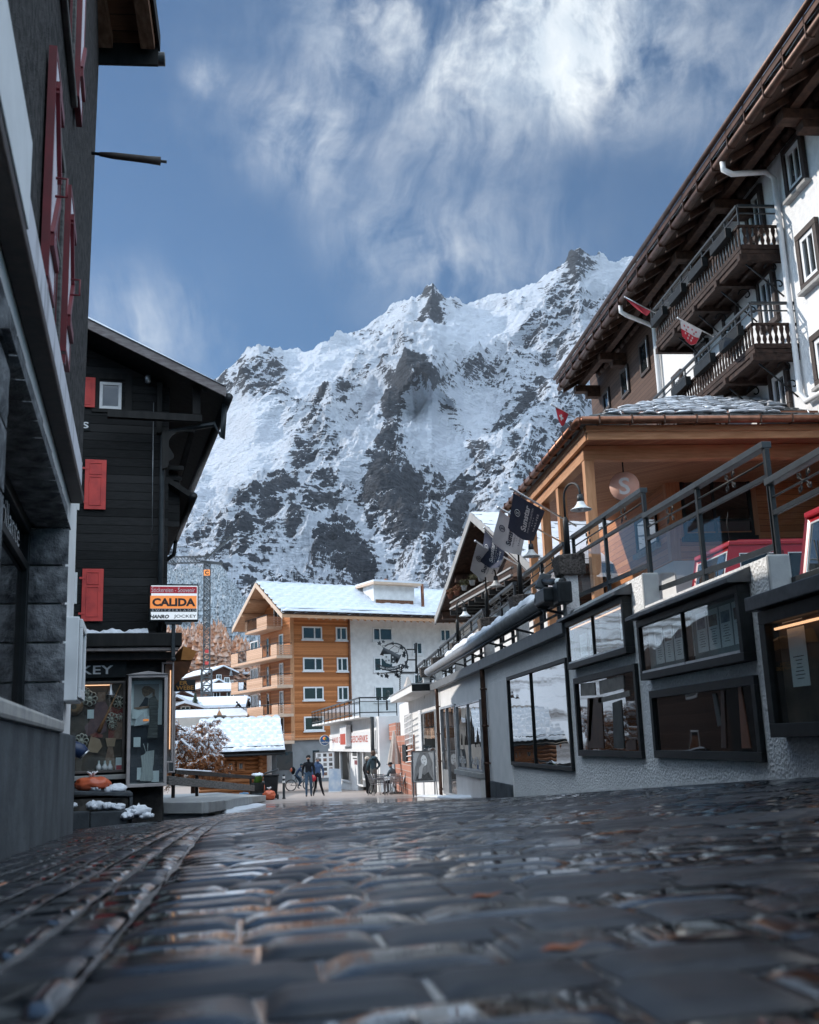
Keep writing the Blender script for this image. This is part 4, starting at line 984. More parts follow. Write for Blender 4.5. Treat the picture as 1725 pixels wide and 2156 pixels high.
mb=MB();mb.box(bx_-.10,bx_+.10,y1_,y0_-.1,eave(bx_)-.34,eave(bx_)-.15);mb.build('purlin',MT['beam_brown'],ho,.01)
mb=MB();yy=y1_
while yy<y0_-.3:
 mb.tube([(HX0-.03,yy,eave(HX0)-.36),(HX0-.03,yy+.40,eave(HX0)-.36)],.10,8);yy+=.46
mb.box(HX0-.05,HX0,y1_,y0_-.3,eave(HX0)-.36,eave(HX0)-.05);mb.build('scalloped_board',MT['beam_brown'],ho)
for p in(cD(1600,620),cD(1160,1240),cD(905,1590),cE(405,680),cE(245,895)):
 q=atX(p,bx_+.2);mb=MB();y_=q.y
 if p==cD(1600,620):y_=q.y
 zt_=eave(bx_)-.35
 mb.box(bx_-.26,HX0,y_-.15,y_+.15,zt_-.22,zt_);mb.box(bx_+.12,HX0,y_-.15,y_+.15,zt_-.40,zt_-.222);mb.build('bracket_beam',MT['beam_brown'],ho,.015)
mb=MB();mb.tube([(EX-.06,y0_,zE+.05),(EX-.06,y1_,zE+.05)],.085,10);mb.build('gutter',MT['copper_dark'],ho)
mb=MB();mb.box(EX-.16,EX-.10,y1_,y0_,zE+.22,zE+.36);mb.tube([(EX-.20,y0_,zE+.42),(EX-.20,y1_,zE+.42)],.06,8);mb.build('snow_board',MT['copper_dark'],ho)
mb=MB();yy=y1_
while yy<y0_:mb.box(EX-.16,EX+.0,yy,yy+.03,zE-.05,zE+.4);yy+=.85
mb.each('gutter_bracket',MT['copper_dark'],ho)
sn=MB();pts=[(EX-.03,y0_-.2-(y0_-y1_-.4)*i/160,zE+.2)for i in range(161)];snow_ridge(sn,pts,.10,.09,8);sn.build('snow_strip',MT['snow'],ho)
def pipe_run(pts,r=.06,mat='white_paint'):
 return MB().tube(pts,r,10).build('downpipe',MT[mat],ho)
p0=atX(cD(1110,985),EX-.02);p1=atX(cD(1425,1100),HX0-.12);ub_=p1 .y
pipe_run([(EX-.05,p0 .y,zE+.0),(EX-.05,p0 .y,zE-.2),(EX+.1,p0 .y-.05,zE-.32),(HX0-.25,ub_+.05,p1 .z+.02),(HX0-.1,ub_,p1 .z-.15),(HX0-.1,ub_,atX(cE(1640,890),HX0-.1).z),(HX0-.1,ub_-.2,atX(cE(1640,890),HX0-.1).z-.25),(HX0-.1,ub_-2.5,atX(cE(1640,890),HX0-.1).z-.35)])
p0=atX(cE(462,390),EX-.02);p1=atX(cE(665,480),HX0-.12)
pipe_run([(EX-.05,p0 .y,zE+.0),(EX-.05,p0 .y,zE-.2),(EX+.1,p0 .y-.03,zE-.32),(HX0-.25,p1 .y+.05,p1 .z+.05),(HX0-.1,p1 .y,p1 .z-.1),(HX0-.1,p1 .y,3)])
def hwin(pts,door=False,wn='window'):
 r=rect(HW,pts)
 g=ring(MB(),HW,r,.13,.001,.09).build('window_surround',MT['dark_brown'],ho,.01)
 ir=(r[0]+.13,r[1]-.13,r[2]+(.0 if door else.13),r[3]-.13)
 f=ring(MB(),HW,ir,.09,.003,.055,(.5,),(),.05).build('casement',MT['white_paint'],g,.004)
 MB().fbox(HW,ir[0]+.05,ir[1]-.05,ir[2]+.05,ir[3]-.05,.002,.02).build('pane',MT['win_mirror'],f)
 if not door:MB().fbox(HW,r[0]-.05,r[1]+.05,r[2]-.07,r[2]-.001,0,.14).build('sill',MT['stone_sill'],g,.006)
hwin([cD(1495,985),cD(1620,820),cD(1670,1140),cD(1545,1285)])
rr=rect(HW,[cD(1585,1530),cD(1715,1385),cE(1790,150),cE(1642,278)]);hwin([cD(1585,1530),cD(1715,1385),cE(1770,140),cE(1642,278)])
hwin([cD(1258,1300),cD(1360,1168),cD(1395,1470),cD(1290,1590)],True)
hwin([cE(1335,195),cE(1440,90),cE(1482,430),cE(1375,560)],True)
hwin([cE(1413,805),cE(1530,708),cE(1566,1010),cE(1450,1100)],True)
hwin([cE(1118,432),cE(1212,345),cE(1240,600),cE(1150,700)],True)
hwin([cE(940,640),cE(1018,562),cE(1045,800),cE(965,870)],True)
hwin([cE(1690,560),cE(1790,470),cE(1830,800),cE(1720,900)])
hwin([cE(790,815),cE(850,765),cE(870,930),cE(812,980)],True)
HD=Fr((HX0-.05,0),(0,-1))
for pts in([cE(575,605),cE(632,545),cE(648,770),cE(592,815)],[cE(455,775),cE(505,735),cE(520,915),cE(470,950)],[cE(343,915),cE(384,880),cE(393,1010),cE(355,1040)]):
 r=rect(HD,pts);g=ring(MB(),HD,r,.10,.001,.06).build('window_surround',MT['dark_brown'],ho,.01)
 MB().fbox(HD,r[0]+.08,r[1]-.08,r[2]+.08,r[3]-.08,.002,.018).build('pane',MT['win_dark'],g)
 MB().fbox(HD,r[1]-.16,r[1]-.09,r[2]+.1,r[3]-.1,.003,.05).build('casement',MT['white_paint'],g)
OX=HX0-.92
BF=Fr((OX,0),(0,-1))
def curl(mb,c,dy,s):
 pts=[]
 for k in range(16):
  a=k/15*5.2;r_=s*(.5-.026*k);pts.append(Vector((c.x+s*.1-math.cos(a)*r_,c.y+dy,c.z-s*.3+math.sin(a)*r_)))
 mb.tube(pts,.016,6)
MT['balcony_wood']=pm('balcony_wood',(.018,.010,.008),(.05,.029,.022),.7,8,5,.3,30,.006,.25)
def balcony(pnear,pfar_u,nseg,zt_):
 u1=BF.hit(pnear)[0];u0=pfar_u;L=(u1-u0)/nseg;H_=1.0
 sl=MB();sl.fbox(BF,u0,u1,zt_-H_-.10,zt_-H_,-.92,.02);fl_=sl.build('balcony',MT['balcony_wood'],ho,.01)
 mb=MB()
 for k in range(nseg+1):
  u=u0+L*k;u=min(max(u,u0+.08),u1-.08);mb.fbox(BF,u-.07,u+.07,zt_-H_-.24,zt_-H_-.102,-.92,.06)
 mb.fbox(BF,u0,u1,zt_-H_-.2,zt_-H_-.102,-.10,-.01);mb.fbox(BF,u0,u1,zt_-H_-.17,zt_-H_-.102,-.52,-.44);mb.build('floor_beam',MT['balcony_wood'],fl_)
 mb=MB();mb.fbox(BF,u0,u1,zt_-.05,zt_,-.03,.03);mb.fbox(BF,u0,u1,zt_-.20,zt_-.175,-.012,.012)
 mb.bar((OX,-u1,zt_-.025),(HX0,-u1,zt_-.025),.06,.05);mb.bar((OX,-u1,zt_-.19),(HX0,-u1,zt_-.19),.025,.025);mb.bar((OX,-u0,zt_-.025),(HX0,-u0,zt_-.025),.06,.05)
 for k in range(2*nseg+1):u=u0+L/2*k;mb.fbox(BF,u-.016,u+.016,zt_-.46,zt_-.051,-.016,.016)
 mb.bar((HX0-.04,-u1,zt_-.46),(HX0-.04,-u1,zt_),.03)
 for k in range(nseg):scroll(mb,BF.p(u0+L*(k+.5),zt_-.28),BF.u,Vector((0,0,1)),.09)
 mb.build('metal_rail',MT['grey_metal'],fl_)
 mb=MB();mb.fbox(BF,u0,u1,zt_-.50,zt_-.455,-.045,.035);mb.fbox(BF,u0,u1,zt_-H_,zt_-H_+.10,-.03,.03)
 mb.bar((OX+.01,-u1+.01,zt_-.48),(HX0,-u1+.01,zt_-.48),.06,.045);mb.bar((OX+.01,-u1+.01,zt_-H_+.05),(HX0,-u1+.01,zt_-H_+.05),.06,.1)
 def baluster(c,ax):
  for(za,zb,wa,wb)in((.10,.2,.03,.065),(.2,.3,.065,.03),(.3,.42,.03,.07),(.42,.53,.07,.04)):
   t0,t1=zt_-H_+za,zt_-H_+zb;a,b_=ax*wa/2*1.3,ax*wb/2*1.3;nn=Vector((-ax.y,ax.x,0))*.014;P=lambda z:Vector((c.x,c.y,z))
   mb.hexa([P(t0)-a-nn,P(t0)+a-nn,P(t0)+a+nn,P(t0)-a+nn,P(t1)-b_-nn,P(t1)+b_-nn,P(t1)+b_+nn,P(t1)-b_+nn])
 n_=int((u1-u0)/.15)
 for k in range(n_):baluster(BF.p(u0+.07+(u1-u0-.14)*k/(n_-1),0),Vector((0,1,0)))
 for k in range(7):baluster(Vector((OX+.1+.125*k,-u1+.01,0)),Vector((1,0,0)))
 mb.build('balustrade',MT['balcony_wood'],fl_)
 for k in range(nseg):
  u=u0+L*(k+.5);mb=MB();mb.fbox(BF,u-L*.36,u+L*.30,zt_-.60,zt_-.38,.05,.19);mb.build('flower_box',MT['dark_frame'],fl_,.01)
 for k in range(nseg):
  u=u0+L*(k+.85);mb=MB();c=BF.p(u,zt_-H_-.24,0)
  curl(mb,Vector((HX0-.25,c.y,c.z+.02)),0,.34);curl(mb,Vector((HX0-.12,c.y,c.z-.38)),0,.24)
  mb.tube([Vector((OX+.15,c.y,c.z)),Vector((OX+.45,c.y,c.z-.28)),Vector((HX0-.02,c.y,c.z-.72))],.018,6);mb.build('scroll_bracket',MT['black_metal'],fl_)
zA=BF.hit(cD(1197,1312))[1];zB=BF.hit(cE(1283,332))[1]
uA=BF.hit(cE(672,440))[0];uB=uA
print('balcony',zA,zB,uA,BF.hit(cD(1197,1312)))
balcony(cD(1197,1312),uA,4,zA);balcony(cE(1283,332),uB-.6,4,zB)
def flag(name,foot,tip,cloth,mats,label,cat='flag',text=None,group=None,pole_mat='steel',pr=.018,design=None):
 o=thing(name,label,cat,foot,group)
 mb=MB();mb.tube([foot,tip],pr,8);mb.ball(tip,pr*1.7,8);mb.build('flagpole',MT[pole_mat],o)
 mb=MB();mb.grid(lambda u,v:cloth(u,v),17,17);mb.build('cloth',mats,o)
 return o
def bil(q,wave=.05,ph=0,dirw=Vector((.3,.9,0))):
 a,b_,c,d=q
 return lambda u,v:(a*(1-u)+b_*u)*(1-v)+(d*(1-u)+c*u)*v+dirw*wave*math.sin(u*7+v*4+ph)*min(1,v*3)*(.4+.6*v)+Vector((0,0,-.07*math.sin(math.pi*u)*v))
MT['navy_cloth']=pm('navy_cloth',(.028,.038,.075),(.022,.03,.06),.85,5,3,sub=0)
MT['white_cloth']=pm('white_cloth',(.66,.66,.68),(.60,.60,.62),.85,5,3)
MT['red_cloth']=pm('red_cloth',(.52,.03,.05),(.42,.02,.04),.8,5,3)
def hotel_flag(px,cloth_px,Xs,mats,label,lab_col,flip=False,wave=.05,ph=0.):
 foot=atX(px[0],xb);tip=atX(px[1],Xs)
 q=[atX(p,x)for p,x in cloth_px]
 fn=bil(q,wave,ph)
 o=flag('hotel_flag',foot,tip,fn,MT[mats],label,group='hotel flags above the terrace')
 def onc(a,b_,off=-.012):
  p=fn(a,b_);nrm=(fn(min(a+.02,1),b_)-fn(max(a-.02,0),b_)).cross(fn(a,min(b_+.02,1))-fn(a,max(b_-.02,0))).normalized()
  if nrm.dot(p)>0:nrm=-nrm
  return p+nrm*.008
 mb=MB()
 def put(txt,x0,x1,y0,y1,bold=0.0,sp=1.0):
  vs,fs=text_mesh(txt,bold,0,0,sp);xs_=[v.x for v in vs];ys_=[v.y for v in vs]
  A,B,Cc,Dd=min(xs_),max(xs_),min(ys_),max(ys_)
  mb.add([onc(x0+(x1-x0)*(v.y-Cc)/(Dd-Cc),y0+(y1-y0)*(1-(v.x-A)/(B-A)))for v in vs],fs)
 put('Sunstar',.56,.38,.10,.78,.03);put('SWISS HOTEL COLLECTION',.66,.61,.10,.78,0);put('* * * *',.74,.70,.32,.56,.0);put('SAAS-FEE',.86,.80,.18,.70,.01,1.2)
 put('S',.25,.15,.40,.47,.02)
 c0=(.20,.435)
 ri=[onc(c0[0]+.085*math.cos(k/24*6.283),c0[1]+.085*math.sin(k/24*6.283))for k in range(25)];mb.tube(ri,.006,5)
 mb.build('lettering',MT[lab_col],o)
 return o
hotel_flag((cH(1520,440),cH(960,115)),[(cH(978,155),3.6),(cH(1250,310),4.35),(cH(1155,570),4.3),(cH(935,460),3.6)],3.55,'navy_cloth','large navy hotel flag with white lettering hanging from the nearest white pole','white_cloth',ph=.6)
hotel_flag((cH(1375,568),cH(850,280)),[(cH(862,305),3.7),(cH(1095,470),4.4),(cH(1045,690),4.3),(cH(795,578),3.6)],3.65,'white_cloth','large white hotel flag with dark lettering behind the large navy flag','navy_cloth',ph=2.)
hotel_flag((cH(1085,820),cH(728,455)),[(cH(732,470),4.1),(cH(905,660),4.5),(cH(862,800),4.4),(cH(700,750),4.1)],4.05,'navy_cloth','smaller navy hotel flag hanging limp above the third street lamp','white_cloth',wave=.08,ph=1.)
hotel_flag((cH(1010,770),cH(650,570)),[(cH(665,590),3.9),(cH(905,715),4.6),(cH(800,920),4.5),(cH(605,820),3.9)],3.85,'white_cloth','smaller white hotel flag behind the limp navy flag','navy_cloth',ph=3.)
def cross_on(o,fn,mats,s=.16,c=(.5,.5)):
 mb=MB()
 for(a0_,a1_,b0_,b1_)in((-s,s,-s*.33,s*.33),(-s*.33,s*.33,-s,s)):
  vs=[fn(c[0]+a0_+(a1_-a0_)*i/6,c[1]+b0_+(b1_-b0_)*j/6)+Vector((-.008,-.012,0))for j in range(7)for i in range(7)]
  mb.add(vs,[(j*7+i,j*7+i+1,(j+1)*7+i+1,(j+1)*7+i)for j in range(6)for i in range(6)])
 mb.build('cross',MT[mats],o)
foot=atX(cE(160,1072),5.2);tip=atX(cE(12,990),4.6);q=[atX(p,x)for p,x in((cE(35,1003),4.7),(cE(120,1050),5.0),(cE(93,1122),4.95),(cE(50,1075),4.75))]
fn=bil(q,.02);o=flag('swiss_flag',foot,tip,fn,MT['red_cloth'],'small red flag with white cross at the corner of the porch roof',pr=.012);cross_on(o,fn,'white_cloth',.2)
foot=atX(cE(690,410),OX);tip=atX(cE(480,300),EX-.5);q=[atX(p,x)for p,x in((cE(485,312),EX-.3),(cE(560,345),EX),(cE(645,395),EX+.3),(cE(590,405),EX+.2))]
fn=bil(q,.05);o=flag('swiss_flag',foot,tip,fn,MT['red_cloth'],'folded red flag below the hotel eaves at the end of the upper balcony',pr=.014)
foot=atX(cE(1050,555),OX);tip=atX(cE(820,435),OX-1.3);q=[atX(p,x)for p,x in((cE(835,445),OX-1.2),(cE(975,520),OX-.6),(cE(938,605),OX-.65),(cE(848,555),OX-1.1))]
fn=bil(q,.04);o=flag('canton_flag',foot,tip,fn,MT['white_cloth'],'white and red starred flag on a pole in front of the hotel balconies',pr=.014)
mb=MB();vs=[fn(i/8,.5+.5*j/8)+Vector((-.006,-.012,0))for j in range(9)for i in range(9)];mb.add(vs,[(j*9+i,j*9+i+1,(j+1)*9+i+1,(j+1)*9+i)for j in range(8)for i in range(8)]);mb.build('red_half',MT['red_cloth'],o)
for nm,mt_,spots in(('stars','red_cloth',[(.2,.22),(.38,.2),(.58,.22),(.78,.24),(.3,.4),(.7,.38)]),('white_stars','white_cloth',[(.25,.62),(.45,.6),(.65,.62),(.4,.78),(.6,.78)])):
 mb=MB()
 for c in spots:
  pts=[fn(c[0]+.06*(1 if k%2==0 else.42)*math.cos(k*.6283),c[1]+.085*(1 if k%2==0 else.42)*math.sin(k*.6283))+Vector((-.015,-.022,0))for k in range(10)];mb.add(pts,[tuple(range(10))])
 mb.build(nm,MT[mt_],o)
g0=atY((141,1736),9.5);print('left corner',g0)
LW=Fr((g0 .x,g0 .y),(-.155,1))
lh=thing('stone_shop_house','dark rendered house with red and white shutters over a rough stone shop window','house',g0)
zpl=LW.hit(cC(440,1272))[1];zbd=LW.hit((150,1010),.08)[1]
c_l=LW.hit((158,1200))[0]
ubd,zb0_=LW.hit((171,1060),.085);hh_=LW.hit((38,407),.085);hb_=LW.hit((38,614),.085);zb1_=zb0_+(hh_[1]-hb_[1])
print('board',ubd,zb0_,zb1_,'cornu',c_l)
uo1,zo=LW.hit(cQ(697,1075),.015);uo0=LW.hit((10,900))[0];zs1=LW.hit(cC(433,1180),.06)[1];zs0=LW.hit(cC(435,1265),.06)[1]
zl1=LW.hit(cB(462,1570),.015)[1]
print('opening',uo0,uo1,zo,'sill',zs0,zs1,'lintel top',zl1)
U0=-11.5
DP=.24
mb=MB()
mb.fbox(LW,U0,uo0-.42,-1.2,zb0_+.3,-.6,0);mb.fbox(LW,uo1+.06,c_l,-1.2,zb0_+.3,-.6,0)
mb.fbox(LW,uo0-.42,uo1+.06,zl1-.05,zb0_+.3,-.6,0);mb.fbox(LW,uo0-.42,uo1+.06,-1.2,zs0,-.6,0)
mb.build('lower_wall',MT['plaster_white'],lh)
mb=MB()
ut=LW.hit((203,110),0)[0];um=LW.hit((166,940),0)[0];zt_=LW.hit((203,110),0)[1]
mb.fpoly(LW,[(U0,zb0_+.31),(c_l,zb0_+.31),(ut,zt_),(ut+.05,zt_+1.2),(ut-3,zt_+2.9),(U0+1,zt_+2.9),(U0,zt_+1)],-.6,.03);mb.build('upper_wall',MT['plaster_dark'],lh)
MB().box(-17,-5.4,10.8,18.5,-2,7.7).build('unseen_sun_block',MT['plaster_dark'],lh)  # unseen block, added to keep the sun off the terrace wall opposite
mb=MB();mb.fbox(LW,U0,c_l+.01,-1.2,zpl,.002,.05);mb.build('plinth',MT['concrete_grey'],lh,.015)
mb=MB();mb.fbox(LW,U0,LW.hit(cC(438,1220),.07)[0],zs0,zs1,0,.075);mb.build('window_ledge',MT['stone_sill'],lh,.02)
def rough(mb,fr,u0,u1,z0,z1,n0,n1,seed,nu=6,nz_=6,k=.03):
 def f(a,b_):
  e=min(a,1-a,b_,1-b_)*2;e=min(1,e*2.2)
  return fr.p(u0+(u1-u0)*a,z0+(z1-z0)*b_,n1*(.35+.65*e)+k*e*noise.noise(Vector((u0*3+(u1-u0)*a*6,(z0+(z1-z0)*b_)*6,seed*3.7))))
 mb.grid(f,nu,nz_)
mbj=MB();mb=MB();hj=.285;zz=zs1;i=0
while zz<zo:
 za,zb_=zz,min(zz+hj,zo);w_=.0
 mb.fbox(LW,uo1-.0,uo1+.30+.10*(i%2),za+.008,zb_-.008,-DP-.1,.006);rough(mb,LW,uo1+.0,uo1+.30+.10*(i%2),za+.008,zb_-.008,0,.022,i,5,7,.009)
 def fr_(a,b_,za=za,zb_=zb_,i=i):
  e=min(1,min(a,1-a,b_,1-b_)*5);return LW.p(uo1-.004-.022*e-.02*e*noise.noise(Vector((a*4,b_*4,i*2.3))),za+.008+(zb_-za-.016)*b_,-DP+(DP+.05)*a)
 mb.grid(fr_,8,8)
 mbj.fbox(LW,uo0-.40-.06*(i%2),uo0,za+.008,zb_-.008,-DP-.1,.006);rough(mbj,LW,uo0-.40-.06*(i%2),uo0,za+.008,zb_-.008,0,.024,i+20,7,6,.01)
 zz+=hj;i+=1
mb.build('stone_jamb',MT['stone_arch'],lh);mbj.build('stone_jamb',MT['stone_arch'],lh)
mb=MB();n_=13
for k in range(n_):
 a,b_=uo0-.40+(uo1+.2-uo0+.40)*k/n_,uo0-.40+(uo1+.2-uo0+.40)*(k+1)/n_
 mb.fbox(LW,a+.008,b_-.008,zo,zl1+.02*random.random(),-DP-.1,.006)
 rough(mb,LW,a+.006,b_-.006,zo,zl1+.03*noise.noise(Vector((k*1.7,0,0))),0,.022,k+50,6,6,.009)
 def fs_(p,q,a=a,b_=b_,k=k):
  e=min(1,min(p,1-p,q,1-q)*5);return LW.p(a+.008+(b_-a-.016)*p,zo-.02*e-.016*e*noise.noise(Vector((p*3,q*3,k*1.9))),-DP+(DP+.05)*q)
 mb.grid(fs_,7,7)
mb.build('stone_lintel',MT['stone_arch'],lh)
wf=ring(MB(),LW,(uo0,uo1,zs1,zo),.085,-DP-.05,-DP+.02,(),(),.05).build('shop_window',MT['dark_frame'],lh,.008)
MB().fbox(LW,uo0+.04,uo1-.04,zs1+.04,zo-.04,-DP-.04,-DP-.02).build('pane',MT['win_room'],wf)
zx=LW.hit(cQ(140,860),-DP)[1]
MB().fbox(LW,uo0+.08,uo1-.08,zo-.36,zo-.30,-DP-.02,-DP+.015).build('transom',MT['dark_frame'],wf,.005)
l0=LW.hit(cQ(8,850),-DP);l1=LW.hit(cQ(232,1200),-DP)
mb=MB();letters(mb,LW,'brillante',l0[0],l1[0],LW.hit(cQ(140,1130),-DP)[1]-.03,LW.hit(cQ(140,850),-DP)[1]-.02,-DP-.017,.0,.004);mb.build('lettering',MT['white_paint'],wf)
mb=MB();mb.fbox(LW,U0,ubd,zb0_+.07,zb1_,.031,.085);mb.build('name_board',MT['weathered'],lh,.01)
mb=MB();mb.fbox(LW,U0,ubd+.012,zb0_,zb0_+.068,.0,.105);mb.build('board_beam',MT['dark_brown'],lh,.01)
mb=MB();u_=LW.hit((52,560),.10)[0];mb.fbox(LW,U0,u_,zb0_+.075,zb1_+.12,.087,.11);mb.build('metal_panel',MT['white_paint'],lh,.006)
def leaf(ptop,pbot,w=.46,n=.085):
 a=LW.hit(ptop,n);b_=LW.hit(pbot,n);u=(a[0]+b_[0])/2;z1_,z0_=a[1],b_[1]
 mb=MB();mb.fbox(LW,u+.035,u+w-.035,z0_+.04,z1_-.04,n-.035,n-.004);s=mb.build('shutter',MT['shutter_white'],lh)
 mb=MB();ring(mb,LW,(u,u+w,z0_,z1_),.036,n-.042,n);mb.bar(LW.p(u+.05,z0_+.25,n+.004),LW.p(u+w-.05,z0_+.62,n+.004),.05,.03,LW.n);mb.fbox(LW,u+.04,u+w-.04,z0_+.19,z0_+.26,n-.003,n+.02);mb.fbox(LW,u+.04,u+w-.04,z1_-.26,z1_-.19,n-.003,n+.02);mb.bar(LW.p(u+.05,z1_-.22,n+.004),LW.p(u+w-.05,z1_-.62,n+.004),.05,.03,LW.n)
 mb.build('red_rim',MT['dark_red'],s)
 mb=MB();c=LW.p(u+w*.5,(z0_+z1_)/2,n);mb.tube([c,c+LW.n*.06,c+LW.n*.06+Vector((0,0,-.11)),c+Vector((0,0,-.11))],.008,6);mb.fbox(LW,u-.02,u+.05,z0_-.09,z0_-.03,.03,n);mb.build('handle',MT['dark_red'],s)
 return u,u+w,z0_,z1_
L1=leaf(cR(428,462),cR(328,1880),.42);L2=leaf(cR(508,1265),(141,752),.40)
uu0,uu1=L1[1]+.04,L2[0]-.03;z0_,z1_=L1[2]-.02,L1[3]+.02
f=ring(MB(),LW,(uu0,uu1,z0_,z1_),.09,.031,.05,(.5,),(.5,),.04).build('window',MT['grey_wood'],lh,.006)
MB().fbox(LW,uu0+.05,uu1-.05,z0_+.05,z1_-.05,.032,.04).build('pane',MT['win_dark'],f)
MB().fbox(LW,uu0-.1,uu1+.05,z0_-.09,z0_-.01,.03,.075).build('sill',MT['grey_wood'],f,.01)
a3=LW.hit(cR(570,690),.085);zt3=a3[1]+1.75
def leaf_at(pbot,ztop,w,n=.12):
 b_=LW.hit(pbot,n);p1=LW.p(b_[0],ztop,n)
 d=p1;c=Vector((XV.dot(d),0,0))
 return b_[0],b_[1]
def leaf_uz(u,z0_,z1_,w,n=.085):
 global lh
 mb=MB();mb.fbox(LW,u+.035,u+w-.035,z0_+.04,z1_-.04,n-.035,n-.004);s=mb.build('shutter',MT['shutter_white'],lh)
 mb=MB();ring(mb,LW,(u,u+w,z0_,z1_),.036,n-.042,n);mb.bar(LW.p(u+.05,z0_+.25,n+.004),LW.p(u+w-.05,z0_+.62,n+.004),.05,.03,LW.n);mb.fbox(LW,u+.04,u+w-.04,z0_+.19,z0_+.26,n-.003,n+.02);mb.build('red_rim',MT['dark_red'],s)
leaf_uz(a3[0],a3[1],zt3,.40);b3=LW.hit(cR(90,685),.085);leaf_uz(b3[0]-.0,a3[1],zt3,.42)
uu0,uu1=b3[0]+.46,a3[0]-.03
f=ring(MB(),LW,(uu0,uu1,a3[1]-.02,zt3),.09,.031,.05,(.5,),(.5,),.04).build('window',MT['grey_wood'],lh,.006)
MB().fbox(LW,uu0+.05,uu1-.05,a3[1]+.05,zt3-.05,.032,.04).build('pane',MT['win_dark'],f)
MB().fbox(LW,uu0-.1,uu1+.05,a3[1]-.09,a3[1]-.03,.03,.075).build('sill',MT['grey_wood'],f,.01)
Yg=10.35;q0=atY(cA(745,400),Yg);q1=atY(cA(1215,415),Yg)
zg=q0 .z;Xe=q1 .x;sl_k=.42;Yr=3.2
def rz(Y):return zg+.08+(Yg-Y)*sl_k
mb=MB();mb.hexa([(-10,Yr,rz(Yr)),(Xe,Yr,rz(Yr)),(Xe,Yg,rz(Yg)),(-10,Yg,rz(Yg)),(-10,Yr,rz(Yr)+.12),(Xe,Yr,rz(Yr)+.12),(Xe,Yg,rz(Yg)+.12),(-10,Yg,rz(Yg)+.12)])
mb.hexa([(-10,-6,rz(Yr)-3.4),(Xe,-6,rz(Yr)-3.4),(Xe,Yr,rz(Yr)),(-10,Yr,rz(Yr)),(-10,-6,rz(Yr)-3.28),(Xe,-6,rz(Yr)-3.28),(Xe,Yr,rz(Yr)+.12),(-10,Yr,rz(Yr)+.12)])
rf=mb.build('roof',MT.setdefault('soffit_warm',plankmat('soffit_warm',(.10,.045,.022),(.19,.09,.05),.17,(0,1,0),.05,5,.7,.5,.5,.35)),lh)
mb=MB()
for px in(cA(792,330),cA(1118,350)):
 x_=atY(px,Yg-.25).x
 mb.hexa([(x_-.075,Yr,rz(Yr)-.16),(x_+.075,Yr,rz(Yr)-.16),(x_+.075,Yg-.12,rz(Yg-.12)-.16),(x_-.075,Yg-.12,rz(Yg-.12)-.16),(x_-.075,Yr,rz(Yr)-.003),(x_+.075,Yr,rz(Yr)-.003),(x_+.075,Yg-.12,rz(Yg-.12)-.003),(x_-.075,Yg-.12,rz(Yg-.12)-.003)])
mb.each('rafter',MT.setdefault('rafter_warm',pm('rafter_warm',(.15,.075,.045),(.24,.14,.09),.7,6,5,.2,30,.005,.3,stretch=(4,.5,4))),rf)
yb_=8.7;mb=MB();mb.box(-4,Xe-.06,yb_-.1,yb_+.1,rz(yb_)-.40,rz(yb_)-.165);mb.build('purlin',MT['rafter_warm'],rf,.01)
mb=MB();mb.box(-6,Xe,Yg-.04,Yg+.0,zg-.16,zg+.2);mb.build('fascia',MT['beam_black'],rf)
mb=MB();mb.tube([(-6,Yg+.06,zg-.02),(Xe+.06,Yg+.06,zg-.02)],.075,12);mb.build('gutter',MT['black_metal'],rf)
mb=MB();mb.hexa([(Xe,Yr,rz(Yr)-.05),(Xe+.02,Yr,rz(Yr)-.05),(Xe+.02,Yg,rz(Yg)-.05),(Xe,Yg,rz(Yg)-.05),(Xe,Yr,rz(Yr)+.15),(Xe+.02,Yr,rz(Yr)+.15),(Xe+.02,Yg,rz(Yg)+.15),(Xe,Yg,rz(Yg)+.15)]);mb.build('barge_board',MT['beam_black'],rf)
fa_=atY(cA(690,1172),g0 .y+.0);fb_=atY(cA(1278,1240),g0 .y+.15)
fr_o=thing('folded_awning_arm','dark metal arm with a rolled cover sticking out of the house corner','arm',fa_)
mb=MB();dv_=fb_-fa_;mb.tube([fa_-dv_*.05,fb_],.016,8);mb.build('rod',MT['black_metal'],fr_o)
mb=MB();mb.tube([fa_+dv_*.12,fa_+dv_*.3,fa_+dv_*.75,fa_+dv_*.92],[.022,.034,.038,.045],10);mb.build('cover',MT['dark_brown'],fr_o)
u_a=LW.hit(cC(430,700))[0];zc0=LW.hit(cC(490,1020),.1)[1];zc1=LW.hit(cC(480,345),.1)[1]
dc=thing('wall_cabinet','white glazed cabinet hung on the white corner of the stone shop house','display cabinet',LW.p(u_a+.3,zc0,.1))
mb=MB();mb.fbox(LW,u_a,u_a+.62,zc0,zc1,.003,.12);mb.build('case',MT['white_paint'],dc,.01)
mb=MB();ring(mb,LW,(u_a,u_a+.62,zc0+.02,zc1-.02),.07,.121,.145);mb.build('frame',MT['white_paint'],dc,.006)
mb=MB();mb.fbox(LW,u_a+.07,u_a+.55,zc0+.09,zc1-.09,.1205,.126);mb.build('pane',MT['win_dark'],dc)
k0=atY((346,1713),20.5);print('chalet corner',k0)
ang=rad(11.4);DC=Fr((k0 .x,k0 .y),(math.cos(ang),math.sin(ang)))
ch=thing('black_chalet','black timber house with red shutters over a souvenir shop','house',k0)
CC=lambda x,y,n=0.:DC.hit(cC(x,y),n)
BB=lambda x,y,n=0.:DC.hit(cB(x,y),n)
zcan1=CC(900,575,.45)[1];zcan0=CC(900,670,.45)[1];zgut=CC(900,700,.4)[1]
ve0=DC.hit((172,668),.9);ve1=DC.hit((476,818),.9)
print('verge',ve0,ve1,'canopy',zcan0,zcan1)
